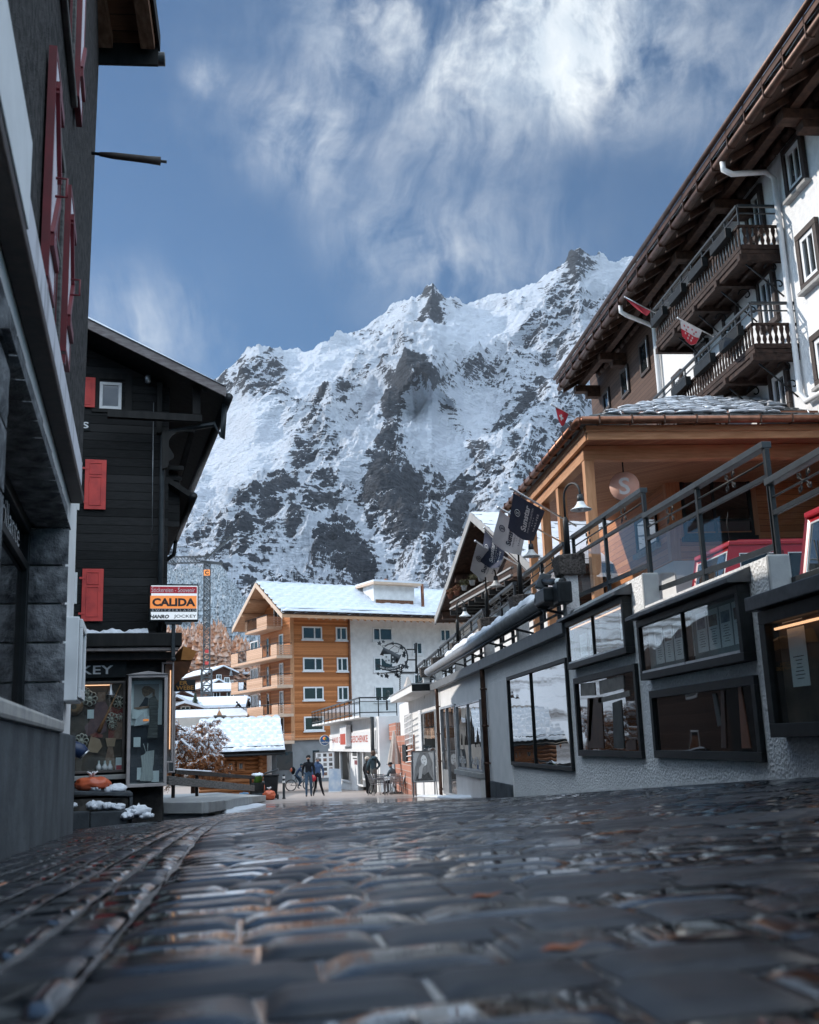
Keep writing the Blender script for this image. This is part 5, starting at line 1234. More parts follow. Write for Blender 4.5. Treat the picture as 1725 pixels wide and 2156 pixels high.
sl_c=(ve0[1]-ve1[1])/(ve1[0]-ve0[0]);UR=-5.2;zrdg=ve1[1]+sl_c*(ve1[0]-UR)
zw=ve1[1]+sl_c*ve1[0]-.22
mb=MB();mb.fpoly(DC,[(UR*2,zcan0-.3),(0,zcan0-.3),(0,zw),(UR,zw-sl_c*UR),(UR*2,zw)],-14,0);mb.build('timber_wall',MT['chalet_black'],ch)
MT['dark_stone']=pm('dark_stone',(.016,.016,.017),(.05,.048,.046),.9,3.5,6,.8,9,.03,.25)
mb=MB();mb.fbox(DC,UR*2,-.02,-2.4,zcan0-.302,-14,-.02);mb.build('stone_wall',MT['dark_stone'],ch)
mb=MB();cu0=CC(1125,1700,.06)[0]
mb.fbox(DC,CC(880,1600,.06)[0],cu0,-2.4,CC(900,1625,.1)[1],-.0,.06)
for zz in np.arange(-1.0,1.0,.34):pass
mb.build('quoin_base',MT['dark_stone'],ch,.03)
mb=MB()
P=DC.p;dn_=-14.5
zr=lambda u:ve1[1]+sl_c*(ve1[0]-u)
for(ua_,ub_)in((UR,ve1[0]),):
 mb.hexa([P(ua_,zr(ua_)-.14,.86),P(ub_,zr(ub_)-.14,.86),P(ub_,zr(ub_)-.14,dn_),P(ua_,zr(ua_)-.14,dn_),P(ua_,zr(ua_)+.02,.86),P(ub_,zr(ub_)+.02,.86),P(ub_,zr(ub_)+.02,dn_),P(ua_,zr(ua_)+.02,dn_)])
um_=2*UR-ve1[0]
mb.hexa([P(um_,zr(ve1[0])-.14,.86),P(UR,zr(UR)-.14,.86),P(UR,zr(UR)-.14,dn_),P(um_,zr(ve1[0])-.14,dn_),P(um_,zr(ve1[0])+.02,.86),P(UR,zr(UR)+.02,.86),P(UR,zr(UR)+.02,dn_),P(um_,zr(ve1[0])+.02,dn_)])
crf=mb.build('roof',MT['beam_black'],ch)
mb=MB();mb.hexa([P(UR,zr(UR)-.17,.91),P(ve1[0],zr(ve1[0])-.17,.91),P(ve1[0],zr(ve1[0])-.17,.865),P(UR,zr(UR)-.17,.865),P(UR,zr(UR)+.03,.91),P(ve1[0],zr(ve1[0])+.03,.91),P(ve1[0],zr(ve1[0])+.03,.865),P(UR,zr(UR)+.03,.865)])
mb.build('verge_board',MT.setdefault('verge_grey',pm('verge_grey',(.12,.10,.10),(.22,.2,.2),.8,5,5,stretch=(1,1,5))),crf,.006)
mb=MB();mb.hexa([P(UR,zr(UR)+.035,.94),P(ve1[0],zr(ve1[0])+.035,.94),P(ve1[0],zr(ve1[0])+.035,-14),P(UR,zr(UR)+.035,-14),P(UR,zr(UR)+.12,.90),P(ve1[0]-.1,zr(ve1[0])+.10,.90),P(ve1[0]-.1,zr(ve1[0])+.10,-14),P(UR,zr(UR)+.12,-14)]);mb.build('snow_cover',MT['snow'],crf)
ge=DC.hit((479,822),.9);gz_=ge[1]-.12
mb=MB();nend=-5.6
q_end=None
gp0=P(ve1[0]+.06,gz_,.86);gp1=P(ve1[0]+.06,gz_,-9.0)
mb.tube([gp0,gp1],.085,12);mb.build('gutter',MT['black_metal'],crf)
mb=MB()
for k in range(7):mb.fbox(DC,-1.3+0.35*k if False else ve1[0]-.45,ve1[0]-.36,zr(ve1[0]-.4)-.24-.0,zr(ve1[0]-.4)-.142,.8-.0*k,.81)
a_u=BB(1350,800,.55)
mb.fbox(DC,BB(1330,900,.5)[0],BB(1385,800,.5)[0],BB(1350,960,.5)[1],zr(ve1[0]-.7)-.145,.38,.52)
mb.fbox(DC,-1.2,BB(1395,975,.5)[0],BB(1350,1010,.5)[1],BB(1350,962,.5)[1],.38,.52)
mb.fbox(DC,BB(1085,800,.1)[0],BB(1122,700,.1)[0],BB(1100,1090,.1)[1],zr(0)-.15,.003,.12)
mb.build('gable_timber',MT['beam_black'],ch,.01)
pts=[BB(1120,1085,.3),BB(1340,1065,.3),BB(1335,1085,.3),BB(1270,1082,.3)]
for k in range(9):a=k/8*1.9;pts.append(BB(1250-75*math.sin(a)-12,1165-80*math.cos(a),.3))
pts+=[BB(1200,1245,.3),BB(1198,1265,.3),BB(1165,1285,.3),BB(1155,1330,.3),BB(1120,1340,.3)]
mb=MB();mb.fpoly(DC,pts,.22,.34);mb.bar(DC.p(BB(1325,1075,.3)[0],BB(1325,1075,.3)[1],.28),DC.p(BB(1270,1300,.3)[0],BB(1270,1300,.3)[1],-.6),.09,.12);mb.build('curved_bracket',MT['beam_black'],ch)
mb=MB();mb.tube([P(ve1[0]+.02,gz_-.05,.55),P(ve1[0]-.02,gz_-.75,.5),P(BB(1480,1030,.4)[0],BB(1480,1030,.4)[1],.4),P(BB(1180,1080,.18)[0],BB(1180,1080,.18)[1],.18),P(BB(1125,1110,.14)[0],BB(1125,1110,.14)[1],.14),P(BB(1113,1800,.14)[0],BB(1113,1800,.14)[1],.14),P(CC(1098,570,.14)[0],CC(1098,570,.14)[1],.14)],.055,10);mb.build('downpipe',MT['grey_metal'],ch)
mb=MB();zb_hi=BB(1200,1310)[1];zb_lo=BB(1200,1720)[1];ubal=BB(1255,1600,0)[0]
mb.fbox(DC,.002,ubal*.92,zb_lo,zb_lo+.95,-6,-.25);mb.fbox(DC,.002,ubal*1.02,zb_lo+.95,zb_lo+1.03,-6,-.2);mb.build('side_balcony',MT['chalet_black'],ch,.01)
mb=MB();e_u=BB(1325,1480,0)[0];e_z=BB(1325,1500,0)[1]
mb.hexa([P(.0,e_z+.18,-6.5),P(e_u,e_z-.12,-6.5),P(e_u,e_z-.12,0),P(.0,e_z+.18,0),P(.0,e_z+.30,-6.5),P(e_u,e_z-.0,-6.5),P(e_u,e_z+.0,0),P(.0,e_z+.30,0)]);mb.build('side_roof',MT['beam_black'],ch)
mb=MB();mb.tube([P(e_u+.03,e_z-.08,.02),P(e_u+.03,e_z-.08,-4.6)],.08,10);mb.tube([P(e_u+.03,e_z-.1,-4.4),P(e_u-.0,e_z-.45,-4.5),P(.1,e_z-.75,-4.5)],.05,8);mb.build('side_gutter',MT['black_metal'],ch)
mb=MB();mb.fbox(DC,.002,ubal*1.15,zb_hi-.08,zb_hi+.02,-6,-.1);mb.fbox(DC,.002,ubal*.85,zb_hi-.16,zb_hi-.081,-.5,-.35);mb.build('balcony_beam',MT['beam_black'],ch,.02)
def shut(pts,panels=True):
 r=rect(DC,[cB(*p)if len(p)==2 else cC(p[0],p[1])for p in pts]);u0_,u1_,z0_,z1_=r
 s=MB().fbox(DC,u0_,u1_,z0_,z1_,.02,.05).build('shutter',MT['red_paint'],ch,.006)
 mb=MB();w_=u1_-u0_
 pan=((.08,.66),(.70,.94))if panels else((.08,.93),)
 for a,b_ in pan:ring(mb,DC,(u0_+.2*w_,u1_-.2*w_,z0_+(z1_-z0_)*a,z0_+(z1_-z0_)*b_),.018,.050,.060)
 mb.fbox(DC,u0_-.05,u0_+.06,z0_+.12,z0_+.16,.045,.058);mb.fbox(DC,u0_-.05,u0_+.06,z1_-.2,z1_-.16,.045,.058);mb.build('panel_moulding',MT['red_paint'],s,.003)
shut([(515,708),(660,708),(655,915),(512,915)],False);shut([(590,1275),(737,1280),(727,1622),(578,1618)]);shut([(567,131,0),(715,133,0),(708,494,0),(560,491,0)])
r=rect(DC,[cB(690,742),cB(842,745),cB(836,930),cB(684,925)]);window(DC,r,ch,.06,.04,'white_paint','win_mirror',(),(),'window')
mb=MB();ring(mb,DC,(r[0]-.14,r[1]+.2,r[2]-.07,r[3]+.2),.13,.001,.03);mb.build('window_surround',MT['beam_black'],ch)
r=rect(DC,[cB(440,1290),cB(553,1290),cB(553,1622),cB(440,1622)]);window(DC,r,ch,.05,.03,'white_paint','win_dark',(.5,),())
r=rect(DC,[cC(420,155),cC(535,155),cC(530,372),cC(420,372)]);window(DC,r,ch,.05,.03,'white_paint','win_dark',(.5,),())
r=rect(DC,[cB(400,1000),cB(625,1005),cB(622,1070),cB(400,1070)])
s_=MB().fbox(DC,r[0],r[1],r[2],r[3],.003,.02).build('name_plate',MT['dark_frame'],ch)
rl=rect(DC,[cB(430,1003),cB(612,1003),cB(612,1056),cB(430,1056)])
letters(MB(),DC,'HÜS',rl[0],rl[1],rl[2],rl[3],.021,.02,.004).build('lettering',MT['white_paint'],s_)
c=P(*BB(1018,735),.12);mb=MB();mb.lathe(c,[(0,.10),(.05,.09),(.06,.03),(.055,-.06),(.03,-.08),(0,-.08)],14);mb.build('wall_lamp',MT['zinc'],ch)
mb=MB();mb.tube([P(BB(1060,880)[0],BB(1060,880)[1],.015),P(BB(1048,1890)[0],BB(1048,1890)[1],.015)],.008,6);mb.build('cable',MT['zinc'],ch)
ue=CC(1255,620,.5)[0]
mb=MB();mb.fbox(DC,UR*2,ue,zcan0,zcan1,-.5,.55);mb.build('shop_canopy',MT['beam_black'],ch,.02)
mb=MB();mb.fbox(DC,UR*2,ue-.06,zgut,zcan0-.012,.3,.5);mb.build('canopy_gutter',MT.setdefault('gutter_pale',pm('gutter_pale',(.30,.26,.25),(.2,.17,.16),.6,8,4)),ch,.01)
mb=MB();mb.fbox(DC,UR*2,ue-.1,CC(900,757,.26)[1],zgut-.003,-.4,.26);mb.build('canopy_soffit',MT['dark_brown'],ch)
pts=[P(CC(545+(1025-545)*k/40,578,.2)[0],zcan1-.005,.25)for k in range(41)];sn=MB();snow_ridge(sn,pts,.28,.10,12);sn.build('canopy_snow',MT['snow'],ch)
rk=rect(DC,[cC(420,765),cC(872,765),cC(872,885),cC(420,885)])
s_=MB().fbox(DC,rk[0],rk[1],rk[2],rk[3],.0,.08).build('shop_sign',MT['dark_frame'],ch,.006)
rl=rect(DC,[cC(553,797),cC(780,797),cC(780,876),cC(553,876)],.09);wch=(rl[1]-rl[0])/3
letters(MB(),DC,'JOCKEY',rl[0]-wch*3.3,rl[1],rl[2],rl[3],.081,.015,.008,0,False,1.05).build('lettering',MT.setdefault('letter_grey',flat('letter_grey',(.6,.62,.64),.5)),s_)
rw=rect(DC,[cC(430,908),cC(862,908),cC(862,1540),cC(430,1540)])
mb=MB();ring(mb,DC,rw,.045,-.02,.05);swf=mb.build('shop_window',MT.setdefault('bronze',pm('bronze',(.10,.085,.075),(.15,.13,.12),.45,5,3,metal=.4)),ch,.005)
MB().fbox(DC,rw[0]+.03,rw[1]-.03,rw[2]+.03,rw[3]-.03,-.019,-.014).build('back_panel',MT['interior'],swf)
MB().fbox(DC,rw[0]+.03,rw[1]-.03,rw[2]+.03,rw[3]-.03,.034,.037).build('pane',MT['glass'],swf)
MB().tube([P(rw[0]+.1,rw[3]-.07,.02),P(rw[1]-.25,rw[3]-.07,.02)],.010,6).build('tube_lamp',MT['lamp_warm'],swf)
rs_=rect(DC,[cC(380,1556),cC(876,1556),cC(874,1588),cC(380,1590)]);MB().fbox(DC,rs_[0],rs_[1],rs_[2],rs_[3],0,.14).build('sill',MT['stone_sill'],ch,.01)
TT=lambda x,y,n=.0:DC.hit(cT(x,y),n)
MT['cloth_red']=pm('cloth_red',(.26,.04,.045),(.33,.16,.11),.9,22,3);MT['cloth_brown']=pm('cloth_brown',(.26,.14,.10),(.36,.23,.17),.9,16,3);MT['cloth_mauve']=pm('cloth_mauve',(.24,.13,.13),(.16,.09,.10),.9,8,3);MT['lace']=pm('lace',(.62,.54,.46),(.46,.4,.33),.9,40,3);MT['kraft']=pm('kraft',(.42,.26,.17),(.5,.33,.22),.8,6,3)
def patch(name,mat,box,n0=-.012,n1=.004):
 r=rect(DC,[cT(box[0],box[1]),cT(box[2],box[1]),cT(box[2],box[3]),cT(box[0],box[3])]);return MB().fbox(DC,r[0],r[1],r[2],r[3],n0,n1).build(name,MT[mat],swf)
patch('cloth','cloth_red',(570,700,755,1090));patch('cloth','cloth_brown',(640,870,750,1100),.0041,.008)
def blobpoly(name,mat,pts,n0=-.012,n1=.012):
 return MB().fpoly(DC,[TT(*p)for p in pts][::-1],n0,n1).build(name,MT[mat],swf)
blobpoly('apron','cloth_mauve',[(420,650),(520,620),(560,700),(540,1000),(420,1060),(300,1060),(270,950),(330,880)])
blobpoly('apron','cloth_brown',[(440,520),(530,520),(530,640),(400,640)])
blobpoly('paper_bag','kraft',[(350,1060),(460,1100),(490,1190),(430,1270),(300,1255)],.0,.018)
blobpoly('ribbon','cloth_red',[(340,1045),(420,1010),(500,1050),(490,1080),(370,1075)],.0,.02)
blobpoly('basket','kraft',[(530,1085),(660,1085),(640,1190),(550,1190)],.0,.022)
blobpoly('doll_skirt','cloth_brown',[(560,1195),(620,1195),(660,1470),(500,1470)],.0,.018)
patch('notice','paper',(306,735,387,845),.012,.015)
def lacef(cx,cy,s):
 mb=MB();c=P(*TT(cx,cy),.014)
 for k in range(8):
  a=k*.785;q=c+DC.u*math.cos(a)*s*.6+Vector((0,0,math.sin(a)*s*.6));mb.lathe(q,[(s*.22,0),(s*.34,.004),(s*.22,.008)],9,Matrix((DC.u,Vector((0,0,1)),DC.n)).transposed())
 mb.lathe(c,[(0,.004),(s*.3,.004),(s*.3,0)],10,Matrix((DC.u,Vector((0,0,1)),DC.n)).transposed());mb.build('lace_flower',MT['lace'],swf)
for a in((335,600,.16),(285,515,.09),(235,605,.08),(700,650,.13),(605,850,.13),(715,830,.09),(620,935,.09),(235,1115,.14)):lacef(*a)
mb=MB();mb.tube([P(*TT(445,1010),.02),P(*TT(545,800),.022),P(*TT(720,420),.024)],[.045,.02,.012],6);mb.build('broom',MT.setdefault('straw',pm('straw',(.26,.13,.06),(.33,.18,.09),.9,20,3)),swf)
mb=MB();c=P(*TT(595,490),.02);mb.lathe(c,[(.02,.1),(.03,.0),(.08,-.09),(.085,-.10)],12);mb.build('spot_lamp',MT['zinc'],swf)
for x_ in(520,585,445):mb=MB();mb.lathe(P(*TT(x_,1480),.015),[(0,0),(.05,0),(.05,.06),(.02,.12),(.02,.17)],10);mb.build('bottle',MT['lamp_shade'],swf)
patch('gift_box','paper',(655,1325,752,1480),.0,.02);patch('gift_box','red_cloth',(660,1420,735,1485),.021,.028)
c=P(*TT(140,700),.014);mb=MB();mb.lathe(c,[(.05,.0),(.17,.006),(.05,.01)],14,Matrix((DC.u,Vector((0,0,1)),DC.n)).transposed());mb.build('sunflower',MT['straw'],swf)
aw_o=thing('orange_awning','orange awning with dark wooden brackets on the street side of the black chalet','awning',P(.3,zgut-.5,-1.2))
A=[DC.hit(cC(*p),-.8)for p in((1265,660),(1360,700),(1325,760),(1250,758))]
mb=MB();mb.fpoly(DC,A[::-1],-3.8,-.8);mb.build('cloth',MT.setdefault('orange_cloth',pm('orange_cloth',(.50,.21,.055),(.40,.16,.04),.8,5,3)),aw_o)
A=[DC.hit(cC(*p),-.82)for p in((1200,770),(1325,762),(1295,850),(1195,940))]
mb=MB();mb.fpoly(DC,A[::-1],-3.6,-.82);mb.build('valance',MT.setdefault('brown_cloth',pm('brown_cloth',(.13,.05,.018),(.08,.03,.012),.85,6,4)),aw_o)
ws=thing('weaver_sign','small black shop sign with orange capitals beside the orange awning','sign',P(*DC.hit(cC(1280,935),-2.5),-2.5))
r=rect(DC,[cC(1130,895),cC(1350,895),cC(1348,976),cC(1130,976)],-2.5);MB().fbox(DC,r[0],r[1],r[2],r[3],-2.56,-2.5).build('board',MT['ink'],ws,.006)
MT['letter_orange']=flat('letter_orange',(.62,.30,.07),.6)
mb=MB();rl=rect(DC,[cC(1240,903),cC(1295,903),cC(1295,930),cC(1240,930)],-2.5);letters(mb,DC,'ER',rl[0],rl[1],rl[2],rl[3],-2.5,.02,.006)
rl=rect(DC,[cC(1215,936),cC(1337,936),cC(1335,965),cC(1215,965)],-2.5);letters(mb,DC,'WEBE',rl[0],rl[1],rl[2],rl[3],-2.5,.02,.006);mb.build('lettering',MT['letter_orange'],ws)
mb=MB();mb.bar(P(r[0]-.3,r[3]-.1,-2.53),P(r[0]+.1,r[3]-.1,-2.53),.03);mb.build('arm',MT['black_metal'],ws)
NS=.62
r=rect(DC,[cC(1028,234),cC(1370,236),cC(1370,492),cC(1027,490)],NS);u0_,u1_,z0_,z1_=r
bs=thing('underwear_shop_sign','square white, red and orange shop sign on a grey post above the canopy','sign',P((u0_+u1_)/2,zgut,NS-.05))
MB().fbox(DC,u0_,u1_,z0_,z1_,NS-.2,NS).build('case',MT['dark_frame'],bs,.008)
MB().fbox(DC,u0_+.04,u1_-.02,z0_+.03,z1_-.03,NS+.001,NS+.006).build('face',MT.setdefault('lit_white',flat('lit_white',(.72,.74,.75),.5,emit=(.75,.8,.85),es=.28)),bs)
W_,H_=u1_-u0_,z1_-z0_
zz=lambda y:z1_-(y-234)/256*H_
uu_=lambda x:u0_+(x-1028)/342*W_
MB().fbox(DC,uu_(1037),uu_(1358),zz(298),zz(252),NS+.0062,NS+.009).build('red_band',MT.setdefault('sign_red',flat('sign_red',(.24,.012,.02),.5,emit=(.25,.01,.02),es=.35)),bs)
MB().fbox(DC,uu_(1037),uu_(1357),zz(403),zz(315),NS+.0062,NS+.009).build('orange_band',MT.setdefault('sign_orange',flat('sign_orange',(.74,.27,.075),.5,emit=(.74,.22,.05),es=.35)),bs)
MB().fbox(DC,uu_(1037),uu_(1357),zz(426),zz(404),NS+.0062,NS+.009).build('black_band',MT['ink'],bs)
mb=MB();letters(mb,DC,'Stickereien - Souvenir',uu_(1044),uu_(1345),zz(291),zz(259),NS+.0095,0,.002);letters(mb,DC,'SWITZERLAND',uu_(1049),uu_(1350),zz(422),zz(408),NS+.0095,0,.002,0,False,1.5);mb.build('white_lettering',MT['white_paint'],bs)
mb=MB();letters(mb,DC,'CALIDA',uu_(1051),uu_(1348),zz(388),zz(332),NS+.0095,.045,.002);letters(mb,DC,'HANRO',uu_(1035),uu_(1167),zz(472),zz(446),NS+.0095,.05,.002,.22);letters(mb,DC,'JOCKEY',uu_(1200),uu_(1355),zz(472),zz(446),NS+.0095,.01,.002);mb.build('dark_lettering',MT['ink'],bs)
pu0,pu1=CC(1186,600,NS)[0],CC(1211,600,NS)[0];MB().fbox(DC,pu0,pu1,CC(1200,735,NS)[1],z0_-.004,NS-.13,NS-.05).build('post',MT['grey_metal'],bs,.006)
mb=MB();mb.fbox(DC,pu0-.13,pu1+.12,z0_-.05,z0_-.003,NS-.17,NS-.02);mb.ball(P((pu0+pu1)/2,CC(1190,752,NS)[1],NS-.08),.05,10);mb.build('bracket',MT['grey_metal'],bs)
VN=.42
MT['case_metal']=pm('case_metal',(.46,.42,.41),(.36,.33,.33),.45,6,4)
r=rect(DC,[cT(797,300),cT(1293,300),cT(1290,1688),cT(800,1688)],VN);u0_,u1_,z0_,z1_=r
vt=thing('poster_showcase','tall glazed showcase with a poster and a cream camisole beside the souvenir window','display case',P((u0_+u1_)/2,z0_,VN-.15))
def casebox(parent,r,n0,n1,w=.06):
 mb=MB();mb.fbox(DC,r[0],r[1],r[2],r[3],n0,n0+.02);mb.fbox(DC,r[0],r[0]+.02,r[2],r[3],n0+.02,n1);mb.fbox(DC,r[1]-.02,r[1],r[2],r[3],n0+.02,n1);mb.fbox(DC,r[0]+.02,r[1]-.02,r[2],r[2]+.02,n0+.02,n1);mb.fbox(DC,r[0]+.02,r[1]-.02,r[3]-.02,r[3],n0+.02,n1)
 mb.build('case',MT['case_metal'],parent)
 ring(MB(),DC,r,w,n1+.001,n1+.03).build('door_frame',MT['case_metal'],parent,.008)
 MB().fbox(DC,r[0]+w*.7,r[1]-w*.7,r[2]+w*.7,r[3]-w*.7,n1+.006,n1+.010).build('pane',MT['glass'],parent)
casebox(vt,r,VN-.28,VN-.03)
MB().add([P(u0_-.04,z1_,VN+.03),P((u0_+u1_)/2,z1_+.06,VN+.03),P(u1_+.02,z1_,VN+.03),P(u0_-.04,z1_,VN-.28),P((u0_+u1_)/2,z1_+.06,VN-.28),P(u1_+.02,z1_,VN-.28)],[(0,2,1),(3,4,5),(0,1,4,3),(1,2,5,4),(0,3,5,2)]).build('top_cover',MT['case_metal'],vt)
VV_=lambda x,y,n=VN-.25:DC.hit(cT(x,y),n)
def vpatch(name,mat,box,n):
 r=rect(DC,[cT(box[0],box[1]),cT(box[2],box[1]),cT(box[2],box[3]),cT(box[0],box[3])],n);return MB().fbox(DC,r[0],r[1],r[2],r[3],n,n+.004).build(name,MT[mat],vt)
def vpoly(name,mat,pts,n,th=.006):return MB().fpoly(DC,[DC.hit(cT(*p),n)for p in pts][::-1],n,n+th).build(name,MT[mat],vt)
MT['navy_board']=flat('navy_board',(.02,.026,.04),.7);MT['poster_grey']=pm('poster_grey',(.38,.35,.35),(.28,.26,.26),.6,2,2)
MT['skin_print']=flat('skin_print',(.33,.19,.13),.7);MT['hair_print']=pm('hair_print',(.10,.06,.045),(.2,.13,.09),.8,30,3)
vpatch('backing','navy_board',(838,370,1250,1630),VN-.258)
ps=vpatch('poster','paper',(836,375,1228,925),VN-.25)
vpatch('poster_picture','poster_grey',(880,420,1187,722),VN-.2455)
vpoly('printed_hair','hair_print',[(975,480),(1010,445),(1070,445),(1140,490),(1135,620),(1110,615),(1110,520),(1060,560),(1010,580),(985,540)],VN-.2412,.002)
vpoly('printed_jacket','navy_board',[(1020,580),(1060,590),(1050,690),(935,710),(985,640)],VN-.2412,.002)
vpoly('printed_arm','skin_print',[(880,710),(1050,690),(1180,610),(1185,640),(1060,715),(930,735),(880,722)],VN-.2388,.002)
for k,b_ in enumerate(((860,740,938,848),(876,1075,962,1195),(918,1450,975,1600),(1095,1488,1190,1628))):vpatch('card','paper',b_,VN-.20+.004*k)
vpoly('folded_shirt','white_cloth',[(880,940),(905,850),(1000,770),(1000,830),(1085,820),(1075,890),(985,925)],VN-.18)
vpoly('jacket','grey_wood',[(1060,600),(1140,560),(1180,640),(1170,1080),(1045,1090),(1075,850)],VN-.17)
vpatch('sign_tag','sign_orange',(995,852,1062,876),VN-.172)
vpoly('camisole','white_cloth' if False else 'curtain',[(965,1305),(1010,1285),(1030,1250),(1130,1235),(1122,1400),(1112,1470),(1120,1590),(1095,1615),(955,1615),(980,1500),(975,1380)],VN-.16,.02)
mb=MB();mb.tube([P(*DC.hit(cT(1025,1255),VN-.15),VN-.15),P(*DC.hit(cT(998,1155),VN-.15),VN-.15)],.008,5);mb.tube([P(*DC.hit(cT(1045,1250),VN-.15),VN-.15),P(*DC.hit(cT(1052,1152),VN-.15),VN-.15)],.008,5);mb.build('strap',MT['curtain'],vt)
r=rect(DC,[cT(1245,150),cT(1372,150),cT(1368,1393),cT(1260,1393)],.1)
v2=thing('slim_showcase','slim glazed showcase with a glowing tube at the corner behind the poster showcase','display case',P(r[0],r[2],.05));casebox(v2,(r[0]-.05,r[1],r[2],r[3]),-.15,.07,.035)
MB().tube([P(r[1]-.06,r[2]+.25,.02),P(r[1]-.06,r[3]-.15,.02)],.010,6).build('tube_lamp',MT['lamp_warm'],v2)
r=rect(DC,[cT(1290,520),cT(1392,520),cT(1390,1515),cT(1300,1515)],-.35)
v3=thing('slim_showcase','slimmest and lowest glazed showcase at the corner of the black chalet','display case',P(r[0],r[2],-.4));casebox(v3,r,-.6,-.38,.035)
mb=MB();tn=1.45
tr0=DC.hit(cT(60,1950),tn);tr1=DC.hit(cT(852,1770),tn);trb=DC.hit(cT(852,2050),tn)
tro=thing('stone_trough','low dark stone bench wall carrying an orange bag in front of the souvenir window','stone wall',P(tr1[0],trb[1],tn))
mb.fbox(DC,tr0[0]-1.4,tr1[0]-.04,trb[1]-.4,tr1[1]-.05,.35,tn-.05);mb.build('rubble',MT.setdefault('rubble',pm('rubble',(.018,.018,.018),(.12,.11,.10),.9,3.2,6,1.,7,.04,.2,lo=.45,hi=.62)),tro,.02)
zt0=DC.hit(cT(100,1702),tn)[1]
mb=MB();mb.hexa([P(tr0[0]-1.4,zt0,tn+.03),P(tr1[0]+.02,tr1[1]-.05,tn+.03),P(tr1[0]+.02,tr1[1]-.05,.3),P(tr0[0]-1.4,zt0,.3),P(tr0[0]-1.4,zt0+.07,tn+.03),P(tr1[0]+.02,tr1[1]+.015,tn+.03),P(tr1[0]+.02,tr1[1]+.015,.3),P(tr0[0]-1.4,zt0+.07,.3)]);mb.fbox(DC,tr1[0]-.035,tr1[0]+.02,trb[1]-.4,tr1[1]-.052,.3,tn+.02);mb.build('cap_slab',MT['concrete_grey'],tro,.015)
st_n=1.85;s0=DC.hit(cT(60,1950),st_n);s1_=DC.hit(cT(800,1972),st_n)
stp=thing('stone_step','long low stone step with lumps of snow in front of the stone bench wall','step',P(s1_[0],s1_[1]-.2,st_n))
mb=MB();uu=s0[0]-1.5
while uu<s1_[0]-.02:
 ue_=min(uu+.62,s1_[0]);mb.fbox(DC,uu+.004,ue_-.004,s1_[1]-.6,s1_[1]+random.uniform(-.01,.01),tn+.04,st_n);uu+=.62
mb.build('step',MT['concrete_grey'],stp,.02)
def snowlump(c,r,label,seed,sq=(1.2,1,.6)):
 mb=MB();rn=random.Random(seed)
 mb.ball(c+Vector((0,0,r*.25)),r,18,sq,.55,seed)
 for k in range(6):a=rn.random()*6.28;d=r*rn.uniform(.6,1.15);mb.ball(c+Vector((math.cos(a)*d,math.sin(a)*d,r*rn.uniform(.05,.4))),r*rn.uniform(.25,.55),12,(1,1,.85),.5,seed*7+k)
 o=mb.build('snow_lump',MT['snow']);return tag(o,label,'snow','lumps of old snow by the stone steps')
def TP(x,y,n):return P(*DC.hit(cT(x,y),n),n)
for k,(x,y,n,r,lab)in enumerate(((660,1750,tn-.2,.15,'large snow lump on top of the stone bench wall'),(400,1728,tn-.15,.10,'snow lying at the foot of the orange bag on the bench wall'),(415,1935,st_n-.2,.12,'snow heap at the middle of the stone step'),(560,1945,st_n-.18,.10,'flat snow lump on the stone step beside the heap'),(690,1950,st_n-.15,.09,'snow lump near the end of the stone step'),(118,1925,st_n-.2,.07,'small round snow lump at the near end of the step by the blue pipe'),(920,2020,st_n-.2,.16,'tallest snow lump on the paving beside the step end'),(800,2060,st_n,.09,'snow lump on the paving just in front of the step end'),(1030,2060,st_n-.1,.09,'outermost snow lump on the paving at the chalet corner'))):
 snowlump(TP(x,y,n),r,lab,k+3)
def rubbish_bag(c,r,label,seed,mat='orange_bag',sq=(1,.9,1.0),group='orange rubbish bags'):
 o=thing('rubbish_bag',label,'rubbish bag',c,group);mb=MB()
 rn=random.Random(seed)
 def f(a,b_):
  th=a*6.2832;ph=b_*math.pi*.97;q=Vector((math.sin(ph)*math.cos(th)*sq[0],math.sin(ph)*math.sin(th)*sq[1],math.cos(ph)*-1*sq[2]))
  k=1+.16*noise.noise(q*2.2+Vector((seed,0,0)))+.07*noise.ridged_multi_fractal(q*3.1+Vector((0,seed,0)),.8,2.1,4,1,2)-.05
  top=max(0,(b_-.72)/.28);k*=1-.62*top**1.5
  return Vector(c)+Vector((q.x*k*r,q.y*k*r,max(0,(q.z*k*.86+.78*sq[2])*r*(1+.22*top))))
 mb.grid(f,40,26);mb.build('sack',MT[mat],o)
 mb=MB();t_=Vector(c)+Vector((0,0,r*1.75*sq[2]))
 for k in range(5):a=k*1.3+seed;mb.tube([t_-Vector((0,0,.06)),t_+Vector((math.cos(a)*.04,math.sin(a)*.04,.03)),t_+Vector((math.cos(a)*.10,math.sin(a)*.10,.05+.04*rn.random()))],[.02,.022,.012],6)
 mb.build('tied_neck',MT['white_cloth' if mat=='orange_bag' else mat],o);return o
MT['orange_bag']=pm('orange_bag',(.58,.13,.055),(.46,.09,.04),.38,5,5,.25,14,.02,.5)
MT['black_bag']=pm('black_bag',(.012,.013,.016),(.03,.03,.035),.35,5,5,.3,14,.02,.5)
rubbish_bag(TP(360,1735,tn-.25),.24,'orange rubbish bag lying on the stone bench wall below the shop window',4,sq=(1.25,.9,.62))
bp=thing('blue_pipe_hood','blue bent pipe hood with a silver rim between the two houses','pipe',TP(90,1900,2.2))
q=[TP(90,1900,2.2),TP(95,1500,2.2),TP(95,1330,2.2)]
mb=MB();mb.tube([q[0],q[1],q[2]],.045,12);mb.build('post',MT.setdefault('blue_paint',pm('blue_paint',(.014,.035,.10),(.01,.026,.075),.4,6,3,rv=.2)),bp)
